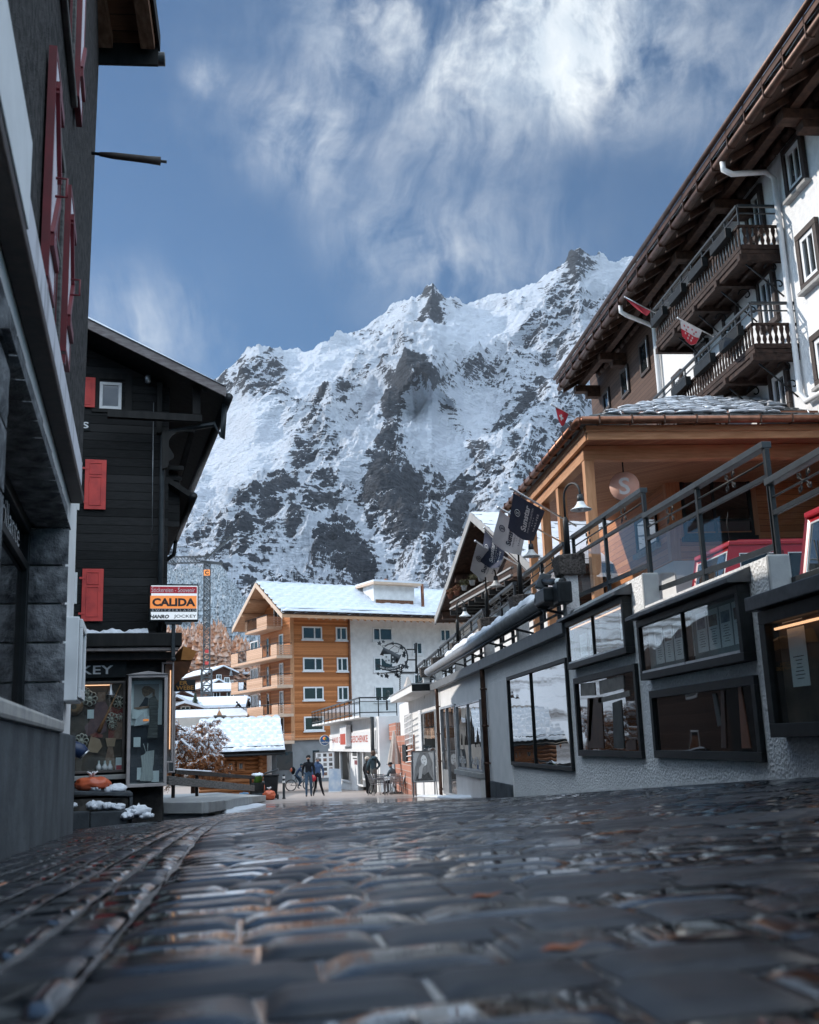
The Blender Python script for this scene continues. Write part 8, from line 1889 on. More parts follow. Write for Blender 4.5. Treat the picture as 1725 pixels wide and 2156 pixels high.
def portrait(o,P):
 fpolyP(o,P,[(-.46,.03),(.46,.03),(.46,.97),(-.46,.97)],'print_light',.022,'poster')
 fpolyP(o,P,[(-.44,.05),(.44,.05),(.40,.62),(.22,.95),(-.16,.95),(-.30,.70),(-.40,.40)],'print_mid',.024,'printed_hair')
 fpolyP(o,P,[(-.40,.04),(.42,.04),(.20,.32),(.02,.22),(-.20,.34)],'print_dark',.026,'printed_coat')
 fpolyP(o,P,oval(.02,.70,.13,.185,.3),'paper',.028,'printed_face');fpolyP(o,P,[(-.16,.62),(-.10,.80),(.02,.93),(-.16,.95),(-.30,.72),(-.26,.45)],'print_mid',.0285,'printed_hair');fpolyP(o,P,[(-.24,.10),(-.10,.12),(-.04,.44),(.06,.56),(-.06,.60),(-.20,.46)],'print_light',.030,'printed_hand')
 for a in((-.035,.715,.03,.011),(.075,.735,.03,.011),(.035,.615,.03,.012)):fpolyP(o,P,oval(*a),'print_dark',.032,'printed_feature')
q=gp(cK(1480,935),34.5);zq=q.z
aboard(q,.92*(.8),1.42,.46,-.28,'pavement sign with a grey portrait poster of a long haired woman by the shop',portrait)
def gridpics(o,P):
 for r_ in range(5):
  for c_ in range(3):
   u,z=-.30+.30*c_,.88-.18*r_;fpolyP(o,P,[(u-.09,z-.06),(u+.09,z-.06),(u+.09,z+.06),(u-.09,z+.06)],('print_mid','print_dark','photo_b')[(r_+c_)%3],.024,'printed_picture')
q=gp(cK(500,880),62.0);aboard(q,1.1,2.2,.75,.15,'white pavement sign with rows of small pictures behind the walking couple',gridpics)
q=gp(cK(592,866),58.5);lp=thing('leaning_board','pale blue picture board leaning against the gift shop corner','sign',q)
mb=MB();mb.hexa([q+Vector(v)for v in((-.35,0,0),(.35,.1,0),(.35,.13,0),(-.35,.03,0),(-.30,.3,1.25),(.36,.4,1.2),(.36,.43,1.2),(-.30,.33,1.25))]);mb.build('board',MT.setdefault('pale_blue_print',pm('pale_blue_print',(.35,.45,.58),(.62,.65,.68),.5,2,2)),lp)
mb=MB();mb.hexa([q+Vector(v)for v in((-.36,-.012,.0),(.36,.088,.0),(.36,.098,.0),(-.36,-.002,.0),(-.36,.0,.05),(.36,.1,.05),(.36,.11,.05),(-.36,.01,.05))]);mb.build('foot_strip',MT['white_paint'],lp)
Yc=70.0
def C2(x,y):return atY(cK(x,y),Yc)
w1,w2=C2(158,832),C2(300,824);gr_=float(gz(w1 .x,Yc));rw_=.345
bk_dir=1
w1=Vector((w1 .x,Yc,gr_+rw_));w2=Vector((w1 .x+1.12,Yc+.12,gr_+rw_))
bo=thing('bicycle','black bicycle with mudguards ridden past the grey shop wall','bicycle',Vector((w1 .x+.5,Yc,gr_)))
ax=Vector((-.1,1,0)).normalized();fx=Vector((1,.1,0)).normalized()
for w in(w1,w2):
 mb=MB();mb.tube([w+fx*rw_*math.cos(k*.2618)+Vector((0,0,rw_*math.sin(k*.2618)))for k in range(25)],.028,8,False);wh=mb.build('wheel',MT['shoe'],bo)
 mb=MB();mb.tube([w+fx*(rw_-.035)*math.cos(k*.2618)+Vector((0,0,(rw_-.035)*math.sin(k*.2618)))for k in range(25)],.012,6,False)
 for k in range(12):a=k*.5236;mb.tube([w,w+fx*(rw_-.03)*math.cos(a)+Vector((0,0,(rw_-.03)*math.sin(a)))],.004,4)
 mb.build('rim',MT['alu'],wh)
bb=w1+fx*.45+Vector((0,0,-.05));st_=w1+fx*.30+Vector((0,0,.45));hd=w1+fx*.95+Vector((0,0,.52))
mb=MB();mb.tube([bb,st_,st_+Vector((0,0,.12))],.02,6);mb.tube([bb,hd-Vector((0,0,.1))],.028,6);mb.tube([st_,hd],.02,6);mb.tube([w1,bb],.014,6);mb.tube([w1,st_],.012,6);mb.tube([hd+Vector((0,0,.1)),hd-Vector((0,0,.12)),w2],.018,6);mb.build('frame',MT['black_metal'],bo)
mb=MB();hb_=hd+Vector((0,0,.16));mb.tube([hd,hb_],.016,6);mb.tube([hb_-ax*.28-fx*.08,hb_-ax*.1,hb_+ax*.1,hb_+ax*.28-fx*.08],.014,6);mb.build('handlebar',MT['black_metal'],bo)
mb=MB();mb.ball(st_+Vector((0,0,.15)),.12,10,(1.1,.7,.35));mb.build('saddle',MT['shoe'],bo)
mb=MB();mb.tube([bb-ax*.12,bb+ax*.12],.012,6);mb.tube([bb-ax*.09,bb-ax*.09+Vector((.05,0,-.17))],.012,5);mb.tube([bb+ax*.09,bb+ax*.09+Vector((-.05,0,.17))],.012,5);mb.build('crank',MT['alu'],bo)
pr_=Vector((w1 .x+.30,Yc+.03,gr_))
person(pr_,-math.pi/2+.1,'cyclist in blue grey jacket and helmet riding past the grey shop wall',dict(pel=(0,.0,.98),spi=(0,.10,1.13),che=(0,.24,1.30),nck=(0,.33,1.42),hd1=(0,.37,1.47),hd2=(0,.40,1.55),hd3=(0,.40,1.62),rsh=(.17,.27,1.36),lsh=(-.17,.27,1.36),rel=(.22,.42,1.16),lel=(-.22,.42,1.16),rwr=(.24,.60,1.06),lwr=(-.24,.60,1.06),rhp=(.09,.02,.95),lhp=(-.09,.02,.95),rkn=(.11,.36,.72),ran=(.10,.24,.32),rto=(.10,.38,.28),lkn=(-.11,.30,.56),lan=(-.10,.14,.18),lto=(-.10,.28,.13)),('cloth_blue','cloth_jeans'),('helmet','cloth_teal'),1.76)
bq=pr_+Vector((-.16,0,1.22));bpk=thing('backpack','orange and black backpack worn by the cyclist','backpack',bq)
mb=MB();mb.ball(bq+Vector((0,0,.05)),.22,12,(.75,.75,1.05),.15,2);mb.build('pack',MT['cloth_black'],bpk);mb=MB();mb.ball(bq+Vector((-.09,-.03,.08)),.16,10,(.7,.9,.9),.15,6);mb.build('pocket',MT['orange_bag'],bpk)
zfl4=b4[2]+.27
for(x,y,lab,J,mts,yw)in((905,650,'balding man in dark clothes leaning on the balcony rail',dict(spi=(0,.10,1.13),che=(0,.26,1.28),nck=(0,.36,1.38),hd1=(0,.40,1.42),hd2=(0,.45,1.48),hd3=(0,.47,1.55),rsh=(.17,.28,1.33),lsh=(-.17,.28,1.33),rel=(.26,.42,1.12),lel=(-.26,.42,1.12),rwr=(.12,.55,1.08),lwr=(-.12,.55,1.08)),('cloth_charcoal','cloth_charcoal'),2.0),(995,640,'dark haired man in black standing upright on the balcony',{},('cloth_black','cloth_black'),1.2)):
 u_=AL.hit(cJ(x,y),BN-.55)[0];q=AL.p(u_,zfl4,BN-.55);person(q,yw,lab,J,mts,('hair','hair'),1.8)
def GP(p):return onG(p)
bot=[cJ(20,1835),cJ(470,1832),cJ(690,1800),cJ(900,1750),cJ(1160,1712)]
Ys_=[20.6,20.2,24.5,30,40]
bp=[]
for p,Y in zip(bot,Ys_):
 q=atY(p,Y);bp.append(Vector((q.x,q.y,q.z)))
hp=[.13,.13,.13,.13,.12]
back=[Vector((-3.6,43,0)),Vector((-8.5,43,0)),Vector((-9,21,0))]
tp=[v+Vector((0,0,h))for v,h in zip(bp,hp)]
for v in back:v.z=float(np.interp(v.y,[21,43],[tp[0].z+.06,-1.72]))
top=tp+back;k=len(top)
mb=MB();mb.add(top+[v-Vector((0,0,.6))for v in top],[tuple(range(k))]+[(i,k+i,k+(i+1)%k,(i+1)%k)for i in range(k)])
tag(mb.build('pavement',MT['concrete_pale']),kind='structure')
mb=MB()
for i in range(4):
 a,b_=tp[i],tp[i+1];n_=max(1,int((b_-a).length/1.1))
 for q in range(n_):p0,p1=a+(b_-a)*(q+.01)/n_,a+(b_-a)*(q+.99)/n_;mb.bar(p0+Vector((.03,-.05,-.10)),p1+Vector((.03,-.05,-.10)),.14,.21)
tag(mb.build('kerb',MT['concrete_pale'],None,.015),kind='structure')
A=Vector(((532-650)/2200*44,44,0));B=Vector((-4.6,26.5,0));FF=Fr((A.x,A.y),(A-B)[:2])
fe=thing('wooden_fence','low dark wooden fence with two heavy rails below the snowy bush','fence',Vector(((A.x+B.x)/2,35,-1.8)))
def FH(x,y):return FF.hit(cJ(x,y))
mb=MB()
for(x0,y0,x1,y1,w,h)in((140,1390,1055,1462,.07,.13),(60,1490,1050,1585,.08,.24)):
 a,b_=FH(x0,y0),FH(x1,y1);mb=MB();mb.bar(FF.p(a[0],a[1]-.02),FF.p(b_[0],b_[1]-.02),w,h);mb.build('rail',MT['grey_wood']if h>.2 else MT['beam_black'],fe,.015)
for x,yt,yb in((428,1420,1650),(1040,1450,1650),(160,1390,1640)):
 a,b_=FH(x,yt),FH(x,yb);mb=MB();mb.fbox(FF,a[0]-.06,a[0]+.06,b_[1]-.4,a[1]+.03,-.13,-.045);mb.build('post',MT['beam_black'],fe,.01)
a,b_=FH(150,1380),FH(560,1402);sn=MB();snow_ridge(sn,[FF.p(a[0]+(b_[0]-a[0])*k/40,a[1]+(b_[1]-a[1])*k/40+.0)for k in range(41)],.05,.045,31);sn.build('snow',MT['snow'],fe)
rubbish_bag(gp(cJ(1228,1694),44.5),.25,'orange rubbish bag in front of the black wheeled bin',11,sq=(1,.9,1.0))
q=atY(cJ(1105,1645),46.5);rubbish_bag(q,.27,'orange rubbish bag lying on the kerb end left of the wheeled bin',12,sq=(1.05,.9,.95))
q=atY(cJ(1175,1585),47.5);rubbish_bag(q-Vector((0,0,.0)),.19,'black rubbish bag squeezed between the green bucket and the bin',13,'black_bag',group='black rubbish bags by the bin');q=atY(cJ(1225,1575),46.2);rubbish_bag(q,.17,'small black rubbish bag just above the front orange bag',14,'black_bag',group='black rubbish bags by the bin')
bq=gp(cJ(1255,1688),45.4);hB=atY(cJ(1255,1432),45.4).z-bq.z;wB=.31
wb=thing('wheeled_bin','black wheeled bin with its lid propped open beside the bollard','bin',bq)
mb=MB();x,y,z=bq;mb.hexa([(x-wB*.72,y-.25,z+.05),(x+wB*.72,y-.25,z+.05),(x+wB*.72,y+.25,z+.05),(x-wB*.72,y+.25,z+.05),(x-wB*.95,y-.33,z+hB-.06),(x+wB*.95,y-.33,z+hB-.06),(x+wB*.95,y+.33,z+hB-.06),(x-wB*.95,y+.33,z+hB-.06)])
mb.box(x-wB*1.06,x+wB*1.06,y-.37,y+.37,z+hB-.058,z+hB);mb.build('bin_body',MT['black_metal'],wb,.02)
mb=MB();mb.hexa([(x-wB*1.1,y-.38,z+hB+.01),(x+wB*1.0,y-.38,z+hB+.16),(x+wB*1.0,y+.38,z+hB+.16),(x-wB*1.1,y+.38,z+hB+.01),(x-wB*1.0,y-.34,z+hB+.07),(x+wB*.9,y-.34,z+hB+.24),(x+wB*.9,y+.34,z+hB+.24),(x-wB*1.0,y+.34,z+hB+.07)]);mb.build('lid',MT['black_metal'],wb,.03)
for sx in(-1,1):mb=MB();mb.tube([Vector((x+sx*wB*.7,y+.22,z+.10)),Vector((x+sx*wB*.95,y+.22,z+.10))],.10,12);mb.build('wheel',MT['shoe'],wb)
bq=atY(cJ(1100,1525),45.8);gb=thing('green_bucket','lime green bucket heaped with snow behind the rubbish bags','bucket',bq)
mb=MB();mb.lathe(bq,[(0,0),(.17,0),(.20,.29),(.215,.30),(.19,.30),(0,.28)],18);mb.build('bucket_body',MT.setdefault('lime',pm('lime',(.16,.36,.05),(.12,.28,.04),.5,5,3)),gb)
mb=MB();mb.ball(bq+Vector((0,0,.30)),.21,14,(1.05,1,.45),.4,9);mb.ball(bq+Vector((-.12,0,.33)),.12,12,(1.3,1,.5),.4,10);mb.build('snow',MT['snow'],gb)
mb=MB();zq=float(gz(bq.x,bq.y));st_o=thing('stone_block','dark block the green bucket stands on','stone block',Vector((bq.x,bq.y,zq)));mb.box(bq.x-.26,bq.x+.24,bq.y-.25,bq.y+.25,zq-.2,bq.z-.002);mb.build('block',MT['dark_stone'],st_o,.02);mb=MB();mb.box(bq.x-.25,bq.x+.23,bq.y-.262,bq.y-.251,zq+.15,zq+.3);mb.build('cover_plate',MT['concrete_grey'],st_o)
bq=gp(cJ(1397,1678),46.0);hb_=atY(cJ(1395,1432),46.0).z-bq.z
bo_=thing('bollard','black bollard with two white reflective bands on the street','bollard',bq)
mb=MB();mb.lathe(bq,[(.075,0),(.075,.05),(.055,.06),(.055,hb_-.03),(.045,hb_),(0,hb_)],14);mb.build('post',MT['black_metal'],bo_)
for f_ in(.70,.88):mb=MB();mb.lathe(bq,[(.0575,hb_*f_-.045),(.0585,hb_*f_-.04),(.0585,hb_*f_+.04),(.0575,hb_*f_+.045)],14);mb.build('band',MT['white_paint'],bo_)
bq=atY(cJ(938,1640),42.5);bl_=thing('plastic_bowl','flat pale blue plastic bowl lying at the kerb end','bowl',bq-Vector((0,0,.05)));mb=MB();mb.lathe(bq-Vector((0,0,.05)),[(0,.05),(.16,.045),(.20,.0),(.18,0),(0,.03)],16);mb.build('disc',MT.setdefault('pale_blue',flat('pale_blue',(.12,.30,.5),.4)),bl_);mb=MB();mb.ball(bq,.03,8);mb.build('knob',MT['pale_blue'],bl_)
def snowstrip(pts,w,h,seed,label):
 mb=MB();P=[]
 for i in range(len(pts)-1):
  for q in range(12):P.append(pts[i]+(pts[i+1]-pts[i])*q/12)
 snow_ridge(mb,P,w,h,seed);tag(mb.build('snow_bank',MT['snow']),label,'snow','thin banks of swept snow')
snowstrip([gp(cJ(680,1800),24.3)+Vector((.12,-.1,-.01)),gp(cJ(820,1775),27.5)+Vector((.25,0,-.01)),gp(cJ(1000,1725),33.5)+Vector((.3,0,-.01))],.26,.07,41,'thin bank of swept snow along the left kerb')
snowstrip([G(3.75,36.5,-.01),G(3.9,33.5,-.01),G(3.85,29.5,-.01),G(3.95,26.8,-.01)],.28,.06,43,'thin bank of swept snow at the foot of the shop door')
for(p,lab)in((cO(360,632),'curled brown leaf on the wet paving in the middle of the street'),(cO(685,862),'small brown leaf standing upright on the paving close to the camera')):
 q=onG(p);rn=random.Random(3);o=thing('fallen_leaf',lab,'leaf',q)
 mb=MB();s_=.020
 pts=[Vector((-1.3,0,.15)),Vector((-.6,.45,.35)),Vector((.2,.5,.25)),Vector((1.2,.1,.5)),Vector((.3,-.45,.2)),Vector((-.6,-.4,.3)),Vector((0,0,.02))]
 mb.add([q+v*s_+Vector((0,0,.006))for v in pts],[(0,1,6),(1,2,6),(2,3,6),(3,4,6),(4,5,6),(5,0,6)]);mb.build('blade',MT['dry_flowers'],o)
 mb=MB();mb.tube([q+Vector((-.045,0,.012)),q+Vector((-.07,.005,.03))],.0012,4);mb.build('stalk',MT['beam_brown'],o)
tb_=gp(cJ(345,1640),46.5)+Vector((0,0,-.3))
tr=thing('snowy_tree','small rusty leaved tree bending under fresh snow behind the fence','tree',tb_)
rn=random.Random(21)
mbT,mbL,mbS,mbB=MB(),MB(),MB(),MB()
H_=atY(cJ(400,690),46.5).z-tb_.z;Wd=1.35;H_*=1.12
mbT.tube([tb_-Vector((0,0,.5)),tb_+Vector((.03,0,H_*.3)),tb_+Vector((-.05,.02,H_*.55))],[.11,.085,.06],8)
tips=[]
def branch(p,d,L,r,lev):
 n=6;pts=[p];q=p.copy();dd=d.copy()
 for k in range(n):
  dd=(dd+Vector((rn.gauss(0,.12),rn.gauss(0,.12),-.10-.05*lev+rn.gauss(0,.06)))).normalized();q=q+dd*L/n;pts.append(q.copy())
 (mbT if lev==0 else mbB).tube(pts,[r*(1-.75*k/n)for k in range(n+1)],5 if lev else 6)
 for k in range(1,n+1):
  pp=pts[k]
  if rn.random()<.80 and lev>0 or rn.random()<.3:
   s_=rn.uniform(.025,.06)*(1.2 if pp.z>tb_.z+H_*.45 else.8)
   if rn.random()<(1.0 if pp.z>tb_.z+H_*.38 else.3):
    dv=(pts[k]-pts[k-1]);mbS.tube([pts[k-1]+Vector((0,0,s_*.6)),(pts[k]+pts[k-1])/2+Vector((0,0,s_*.9)),pts[k]+Vector((0,0,s_*.6))],[s_*.4,s_,s_*.4],6)
  if lev>=1:
   dens=12 if pp.z<tb_.z+H_*.5 else 5
   leaves(mbL,pp,.13,dens,rn,.026)
 if lev<3:
  for k in range(2,n+1):
   if rn.random()<(.95 if lev<2 else.6):
    nd=(dd*.4+Vector((rn.gauss(0,.8),rn.gauss(0,.8),rn.gauss(.22,.45)))).normalized();branch(pts[k],nd,L*rn.uniform(.42,.66),r*.55,lev+1)
for k in range(13):
 a=k*2.4;z=H_*(.30+.36*k/13);up=.55+.7*k/13
 branch(tb_+Vector((0,0,z)),Vector((math.cos(a),math.sin(a)*.8,up)).normalized(),rn.uniform(1.15,1.6)*(.85 if math.cos(a)>0 else 1.0),.035,0)
mbT.build('trunk',MT['beam_brown'],tr);mbB.build('twigs',MT['beam_brown'],tr)
m,t,b=newmat('rust_leaf');at=t.noise(t.coord(),7,3);setc(t,b.inputs['Base Color'],t.mix(t.ramp(at,[(.35,0.),(.65,1.)]),(.16,.055,.025),(.50,.22,.08)));b.inputs['Roughness'].default_value=.7;MT['rust_leaf']=m
mbL.build('foliage',MT['rust_leaf'],tr);mbS.build('snow_load',MT['snow'],tr)
print('tree faces',len(mbL.f),len(mbS.f),len(mbB.f))
MT['van_red']=pm('van_red',(.46,.018,.028),(.42,.016,.025),.3,3,2,coat=.6)
def van(x0,y0,z0,label,L=3.4,Wd=1.62,Hh=1.78):
 """boxy taxi, its nose towards the street (-x); y0 is the side nearer the camera"""
 o=thing('electric_taxi',label,'van',Vector((x0+L/2,y0+Wd/2,z0)),'red electric taxis on the terrace')
 y1=y0+Wd;zs=z0+.95
 def fr_x(z):return x0+max(0,(z-zs))*.22
 mb=MB()
 prof=[(x0+.03,z0+.25),(x0,z0+.45),(x0+.0,zs),(fr_x(z0+Hh-.06),z0+Hh-.06),(x0+.32,z0+Hh),(x0+L-.1,z0+Hh),(x0+L,z0+Hh-.1),(x0+L,z0+.3),(x0+L-.1,z0+.25)]
 k=len(prof);mb.add([Vector((x,y0,z))for x,z in prof]+[Vector((x,y1,z))for x,z in prof],[tuple(range(k)),tuple(range(2*k-1,k-1,-1))]+[(i,(i+1)%k,k+(i+1)%k,k+i)for i in range(k)])
 body=mb.build('body',MT['van_red'],o,.05)
 mb=MB();mb.box(x0+.12,x0+L-.06,y0-.03,y1+.03,z0+Hh-.05,z0+Hh+.03);mb.build('roof_edge',MT['van_red'],o,.02)
 a0_,a1_=zs+.04,z0+Hh-.14
 def wq(ya,yb,off):return[Vector((fr_x(a0_)-off,ya,a0_)),Vector((fr_x(a0_)-off,yb,a0_)),Vector((fr_x(a1_)-off,yb,a1_)),Vector((fr_x(a1_)-off,ya,a1_))]
 mb=MB();mb.add(wq(y0+.12,y1-.12,.008),[(3,2,1,0)]);ws_=mb.build('windscreen',MT['win_mirror'],o)
 mb=MB();q=wq(y0+.12,y1-.12,.01);mb.tube(q+[q[0]],.016,6);mb.build('seal',MT['lamp_shade'],ws_)
 mb=MB()
 for yy in(y0+.35,y1-.5):mb.tube([Vector((fr_x(a0_)-.02,yy,a0_-.03)),Vector((fr_x(a0_+.38)-.03,yy+.22,a0_+.40))],.010,5)
 mb.build('wiper',MT['shoe'],ws_)
 for(xa,xb_)in((.30,1.05),(1.18,2.1),(2.2,3.1)):
  mb=MB();mb.box(x0+xa,x0+xb_,y0-.008,y0+.01,zs+.03,z0+Hh-.2);sw=mb.build('side_window',MT['win_dark'],o,.004)
  mb=MB();c=[Vector((x0+xa,y0-.012,zs+.03)),Vector((x0+xb_,y0-.012,zs+.03)),Vector((x0+xb_,y0-.012,z0+Hh-.2)),Vector((x0+xa,y0-.012,z0+Hh-.2))];mb.tube(c+[c[0]],.014,6);mb.build('seal',MT['lamp_shade'],sw)
 mb=MB();mb.box(x0+1.08,x0+1.10,y0-.006,y0,z0+.4,z0+Hh-.15);mb.box(x0+2.14,x0+2.16,y0-.006,y0,z0+.4,z0+Hh-.15);mb.build('door_gap',MT['shoe'],o)
 for yy in(y0+.22,y1-.22):mb=MB();mb.lathe(Vector((x0,yy,z0+.62)),[(0,-.03),(.10,-.02),(.11,.02)],14,Matrix.Rotation(rad(90),3,'Y'));mb.build('headlight',MT['lamp_shade'],o)
 mb=MB();mb.box(x0-.08,x0+.02,y0+.02,y1-.02,z0+.22,z0+.40);mb.build('bumper',MT['black_metal'],o,.02)
 for xx in(x0+.65,x0+L-.65):
  for yy in(y0,y1-.18):mb=MB();mb.tube([Vector((xx,yy,z0+.29)),Vector((xx,yy+.18,z0+.29))],.29,18);w=mb.build('wheel',MT['shoe'],o);mb=MB();mb.tube([Vector((xx,yy-.006,z0+.29)),Vector((xx,yy+.186,z0+.29))],.16,14);mb.build('rim',MT['alu'],w)
 mb=MB();mb.tube([Vector((x0+.2,y0+.1,z0+Hh)),Vector((x0+.16,y0+.08,z0+Hh+.35)),Vector((x0+.2,y0+.06,z0+Hh+.55))],.006,5);mb.build('aerial',MT['shoe'],o)
 mb=MB();mb.ball(Vector((x0+.25,y0-.16,zs+.12)),.09,8,(.4,.7,1.3));mb.bar(Vector((x0+.3,y0,zs+.0)),Vector((x0+.26,y0-.14,zs+.1)),.02);mb.build('mirror',MT['black_metal'],o)
 return o
q=atY(cF(1170,425),17.2);van(q.x-.2,17.2,q.z-1.8,'red electric taxi with aerial parked nose to the street in front of the hotel porch')
q=atY(cF(1668,245),12.9);van(q.x-.2,12.9-1.62,q.z-1.8,'nearer red electric taxi cut off by the picture edge behind the railing')
Yw=40.0
def S_(x,y,dy=0.):return atY(cI(x,y),Yw+dy)
ws2=thing('tavern_sign','round wrought iron tavern sign with barrel, starred shield and vine leaves','sign',S_(1330,640))
c=S_(1330,545);Rr=(S_(1410,545)-c).length;IRON=MT['grey_metal']
mb=MB();mb.tube([c+Vector((Rr*math.cos(a),.02*math.sin(a*9),Rr*math.sin(a)))for a in np.linspace(-2.0,2.2,60)],.028,7);mb.tube([c+Vector((Rr*math.cos(a)+.02*math.sin(a*22),.03*math.cos(a*22),Rr*math.sin(a)+.02*math.cos(a*19)))for a in np.linspace(-2.0,2.2,160)],.014,5);mb.tube([S_(1255,638),S_(1300,633),S_(1345,632),S_(1385,622)],.02,6);mb.build('ring',IRON,ws2)
mb=MB();a,b_=S_(1262,508),S_(1362,556);d=(b_-a);L_=d.length;d.normalize();up_=Vector((-d.z,0,d.x));rot=Matrix((up_,Vector((0,1,0)),d)).transposed();rB_=(S_(1310,580)-S_(1310,540)).length*.72
mb.lathe(a,[(0,0),(rB_*.92,0),(rB_*.92,L_*.02),(rB_*.78,L_*.1),(rB_*.86,L_*.5),(rB_*.8,L_*.9),(rB_,L_*.95),(rB_,L_),(0,L_)],20,rot);mb.build('barrel',IRON,ws2)
mb=MB();mb.tube([S_(1300,505),S_(1335,478),S_(1362,490),S_(1358,515),S_(1335,520)],.014,6);mb.tube([S_(1275,500),S_(1262,480),S_(1290,476)],.012,6);mb.build('scroll',IRON,ws2)
def flatpoly(name,pts,mat,dy,parent=ws2):mb=MB();mb.fpoly(Fr((0,Yw+dy),(1,0)),[(S_(x,y).x,S_(x,y).z)for x,y in pts][::-1],-.01,.01);return mb.build(name,MT[mat],parent)
sh_l=flatpoly('shield',[(1270,530),(1310,530),(1310,588),(1285,580),(1268,558)],'lamp_shade',-.2);sh_d=flatpoly('shield_half',[(1310,530),(1345,545),(1338,578),(1310,588)],'grey_metal',-.2)
def star(x,y,r,mat,dy):
 p=S_(x,y);mb=MB();pts=[(p.x+r*(1 if k%2==0 else.42)*math.sin(k*.6283),p.z+r*(1 if k%2==0 else.42)*math.cos(k*.6283))for k in range(10)];mb.fpoly(Fr((0,Yw+dy),(1,0)),pts[::-1],-.005,.005);mb.build('star',MT[mat],ws2)
for x,y in((1285,545),(1300,565),(1283,568)):star(x,y,.045,'ink',-.215)
for x,y in((1322,548),(1326,570),(1318,583)):star(x,y,.045,'lamp_shade',-.215)
ban=[(1225,583),(1240,590),(1290,602),(1345,598),(1370,583),(1362,600),(1366,612),(1340,620),(1290,625),(1245,613),(1228,600)]
flatpoly('banner',ban,'grey_metal',-.22)
mb=MB();a,b_=S_(1248,612),S_(1355,596)
def wr(u,v):
 x=1250+106*u;y=604+11*math.sin(math.pi*u)-4*u;p=S_(x,y-11*v+5);return Vector((p.x,Yw-.245,p.z))
letters(mb,None,'FEE CHÄLLER',0,1,0,1,0,.03,0,0,False,1.1,wr);mb.build('lettering',MT['lamp_shade'],ws2)
mb=MB();rn=random.Random(4)
for(x,y,s_)in((1248,465,.10),(1270,455,.08),(1325,465,.08),(1375,490,.10),(1392,520,.09),(1405,600,.11),(1382,592,.09),(1240,640,.08),(1262,652,.08),(1290,652,.12),(1345,645,.10),(1355,655,.08),(1400,575,.08),(1388,535,.1)):
 p=S_(x,y)
 pts=[p+Vector((s_*(1 if k%2==0 else.55)*math.cos(k*.6283+rn.random()*.3),rn.gauss(0,.015),s_*(1 if k%2==0 else.55)*math.sin(k*.6283)))for k in range(10)];mb.add(pts,[tuple(range(10))])
mb.build('vine_leaves',IRON,ws2)
mb=MB();p=S_(1460,500)
mb.bar(S_(1405,500),S_(1460,500),.045);mb.bar(S_(1405,560),S_(1460,560),.045);mb.bar(S_(1459,462),S_(1459,640),.07);mb.bar(S_(1365,632),S_(1460,632),.05);mb.bar(S_(1365,640),S_(1450,640),.03);mb.build('bracket',MT['black_metal'],ws2)
la=thing('iron_lantern','small square iron lantern and twisted chain below the tavern sign','lantern',S_(1362,640))
mb=MB();p=S_(1362,620);
for sx in(-1,1):
 for sy in(-1,1):mb.bar(p+Vector((sx*.09,sy*.09,-.12)),p+Vector((sx*.09,sy*.09,.1)),.022)
mb.box(p.x-.11,p.x+.11,p.y-.11,p.y+.11,p.z+.10,p.z+.13);mb.box(p.x-.1,p.x+.1,p.y-.1,p.y+.1,p.z-.14,p.z-.12);mb.build('case',MT['black_metal'],la);mb=MB();mb.ball(p,.06,8);mb.build('bulb',MT['lamp_shade'],la)
mb=MB();mb.tube([S_(1366+3*math.sin(k*1.9),642+k*3.4)for k in range(30)],.022,6);mb.build('chain',MT['black_metal'],la)
pz_=atX(cL(340,890),4.6);pa=thing('parasol','small closed white parasol on the far end of the upper terrace','parasol',pz_)
mb=MB();hz_=atX(cL(340,775),4.6).z-pz_.z
mb.grid(lambda a,b_:pz_+Vector((math.cos(a*6.2832)*(.03+.16*b_)*(1+.2*math.sin(a*31.4)),math.sin(a*6.2832)*(.03+.16*b_)*(1+.2*math.sin(a*31.4)),hz_*(1-b_*.9))),31,8);mb.build('folded_cloth',MT['cream_cloth'],pa);mb=MB();mb.tube([pz_-Vector((0,0,.6)),pz_+Vector((0,0,hz_))],.02,6);mb.build('pole',MT['alu'],pa)
b_=atX(cI(1292,850),4.0);t2=atX(cI(1290,738),4.0);street_lamp(b_,t2 .z-b_.z,'tiny goose neck lamp on the gift shop terrace corner')
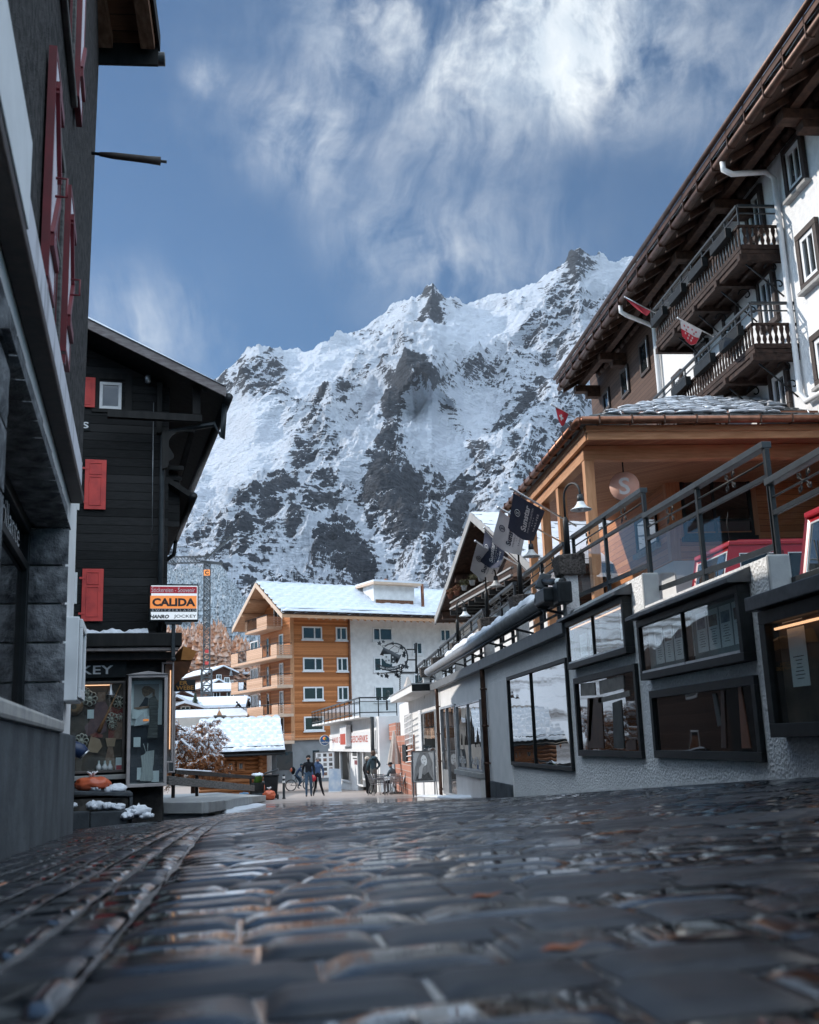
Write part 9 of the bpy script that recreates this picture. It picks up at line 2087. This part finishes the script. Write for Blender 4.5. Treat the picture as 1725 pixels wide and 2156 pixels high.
def plain_house(x0,x1,y0,y1,z0,zw,zr,label,wall,name,face):
 o=thing(name,label,'house',Vector(((x0+x1)/2,(y0+y1)/2,z0)))
 xm=(x0+x1)/2;mb=MB();vs=[(x0,z0),(x1,z0),(x1,zw),(xm,zr),(x0,zw)]
 mb.add([Vector((x,y0,z))for x,z in vs]+[Vector((x,y1,z))for x,z in vs],[(0,1,2,3,4),(9,8,7,6,5)]+[(i,5+i,5+(i+1)%5,(i+1)%5)for i in range(5)]);mb.build('wall',MT[wall],o)
 mb=MB()
 for(xa,za,xb_,zb2)in((x0-.8,zw-.4,xm,zr+.02),(x1+.8,zw-.4,xm,zr+.02)):mb.hexa([(xa,y0-.8,za),(xb_,y0-.8,zb2),(xb_,y1+.8,zb2),(xa,y1+.8,za),(xa,y0-.8,za+.25),(xb_,y0-.8,zb2+.25),(xb_,y1+.8,zb2+.25),(xa,y1+.8,za+.25)])
 mb.build('roof',MT['beam_brown'],o)
 for k in range(6):
  a=k%3;zz=z0+2.2+2.8*(k//3)
  if face=='x':y=y0+(y1-y0)*(a+.7)/3.4;MB().box(x1,x1+.05,y-.6,y+.6,zz,zz+1.3).build('window',MT['white_paint'],o);MB().box(x1+.051,x1+.06,y-.5,y+.5,zz+.1,zz+1.2).build('pane',MT['win_dark'],o)
  else:x=x0+(x1-x0)*(a+.7)/3.4;MB().box(x-.6,x+.6,y1,y1+.05,zz,zz+1.3).build('window',MT['white_paint'],o);MB().box(x-.5,x+.5,y1+.051,y1+.06,zz+.1,zz+1.2).build('pane',MT['win_dark'],o)
plain_house(-22,-10.5,40,62,-3.5,3.5,6.5,'dark brown chalet on the left of the street, mirrored in the shop windows','hotel_wood','brown_house','x')
plain_house(-14,10,-30,-17,-.5,4.5,7,'pale rendered house up the street, mirrored in the souvenir shop glass','concrete_grey','rendered_house','y')
HAZE=.000020
mb=MB();mb.box(-2600,4200,-60,6200,-140,3000)
m=bpy.data.materials.new('haze_air');m.use_nodes=True;t=NT(m);t.n.remove(t.n['Principled BSDF'])
pv=t.node('VolumePrincipled');pv.inputs['Color'].default_value=(.80,.88,1.,1);pv.inputs['Density'].default_value=HAZE;pv.inputs['Anisotropy'].default_value=.2
t.link(pv.outputs[0],t.n['Material Output'].inputs['Volume'])
tag(mb.build('haze',m),kind='stuff');bpy.data.objects['haze']['label']='thin pale mountain air that fades the distant ridge'
S.cycles.volume_bounces=0
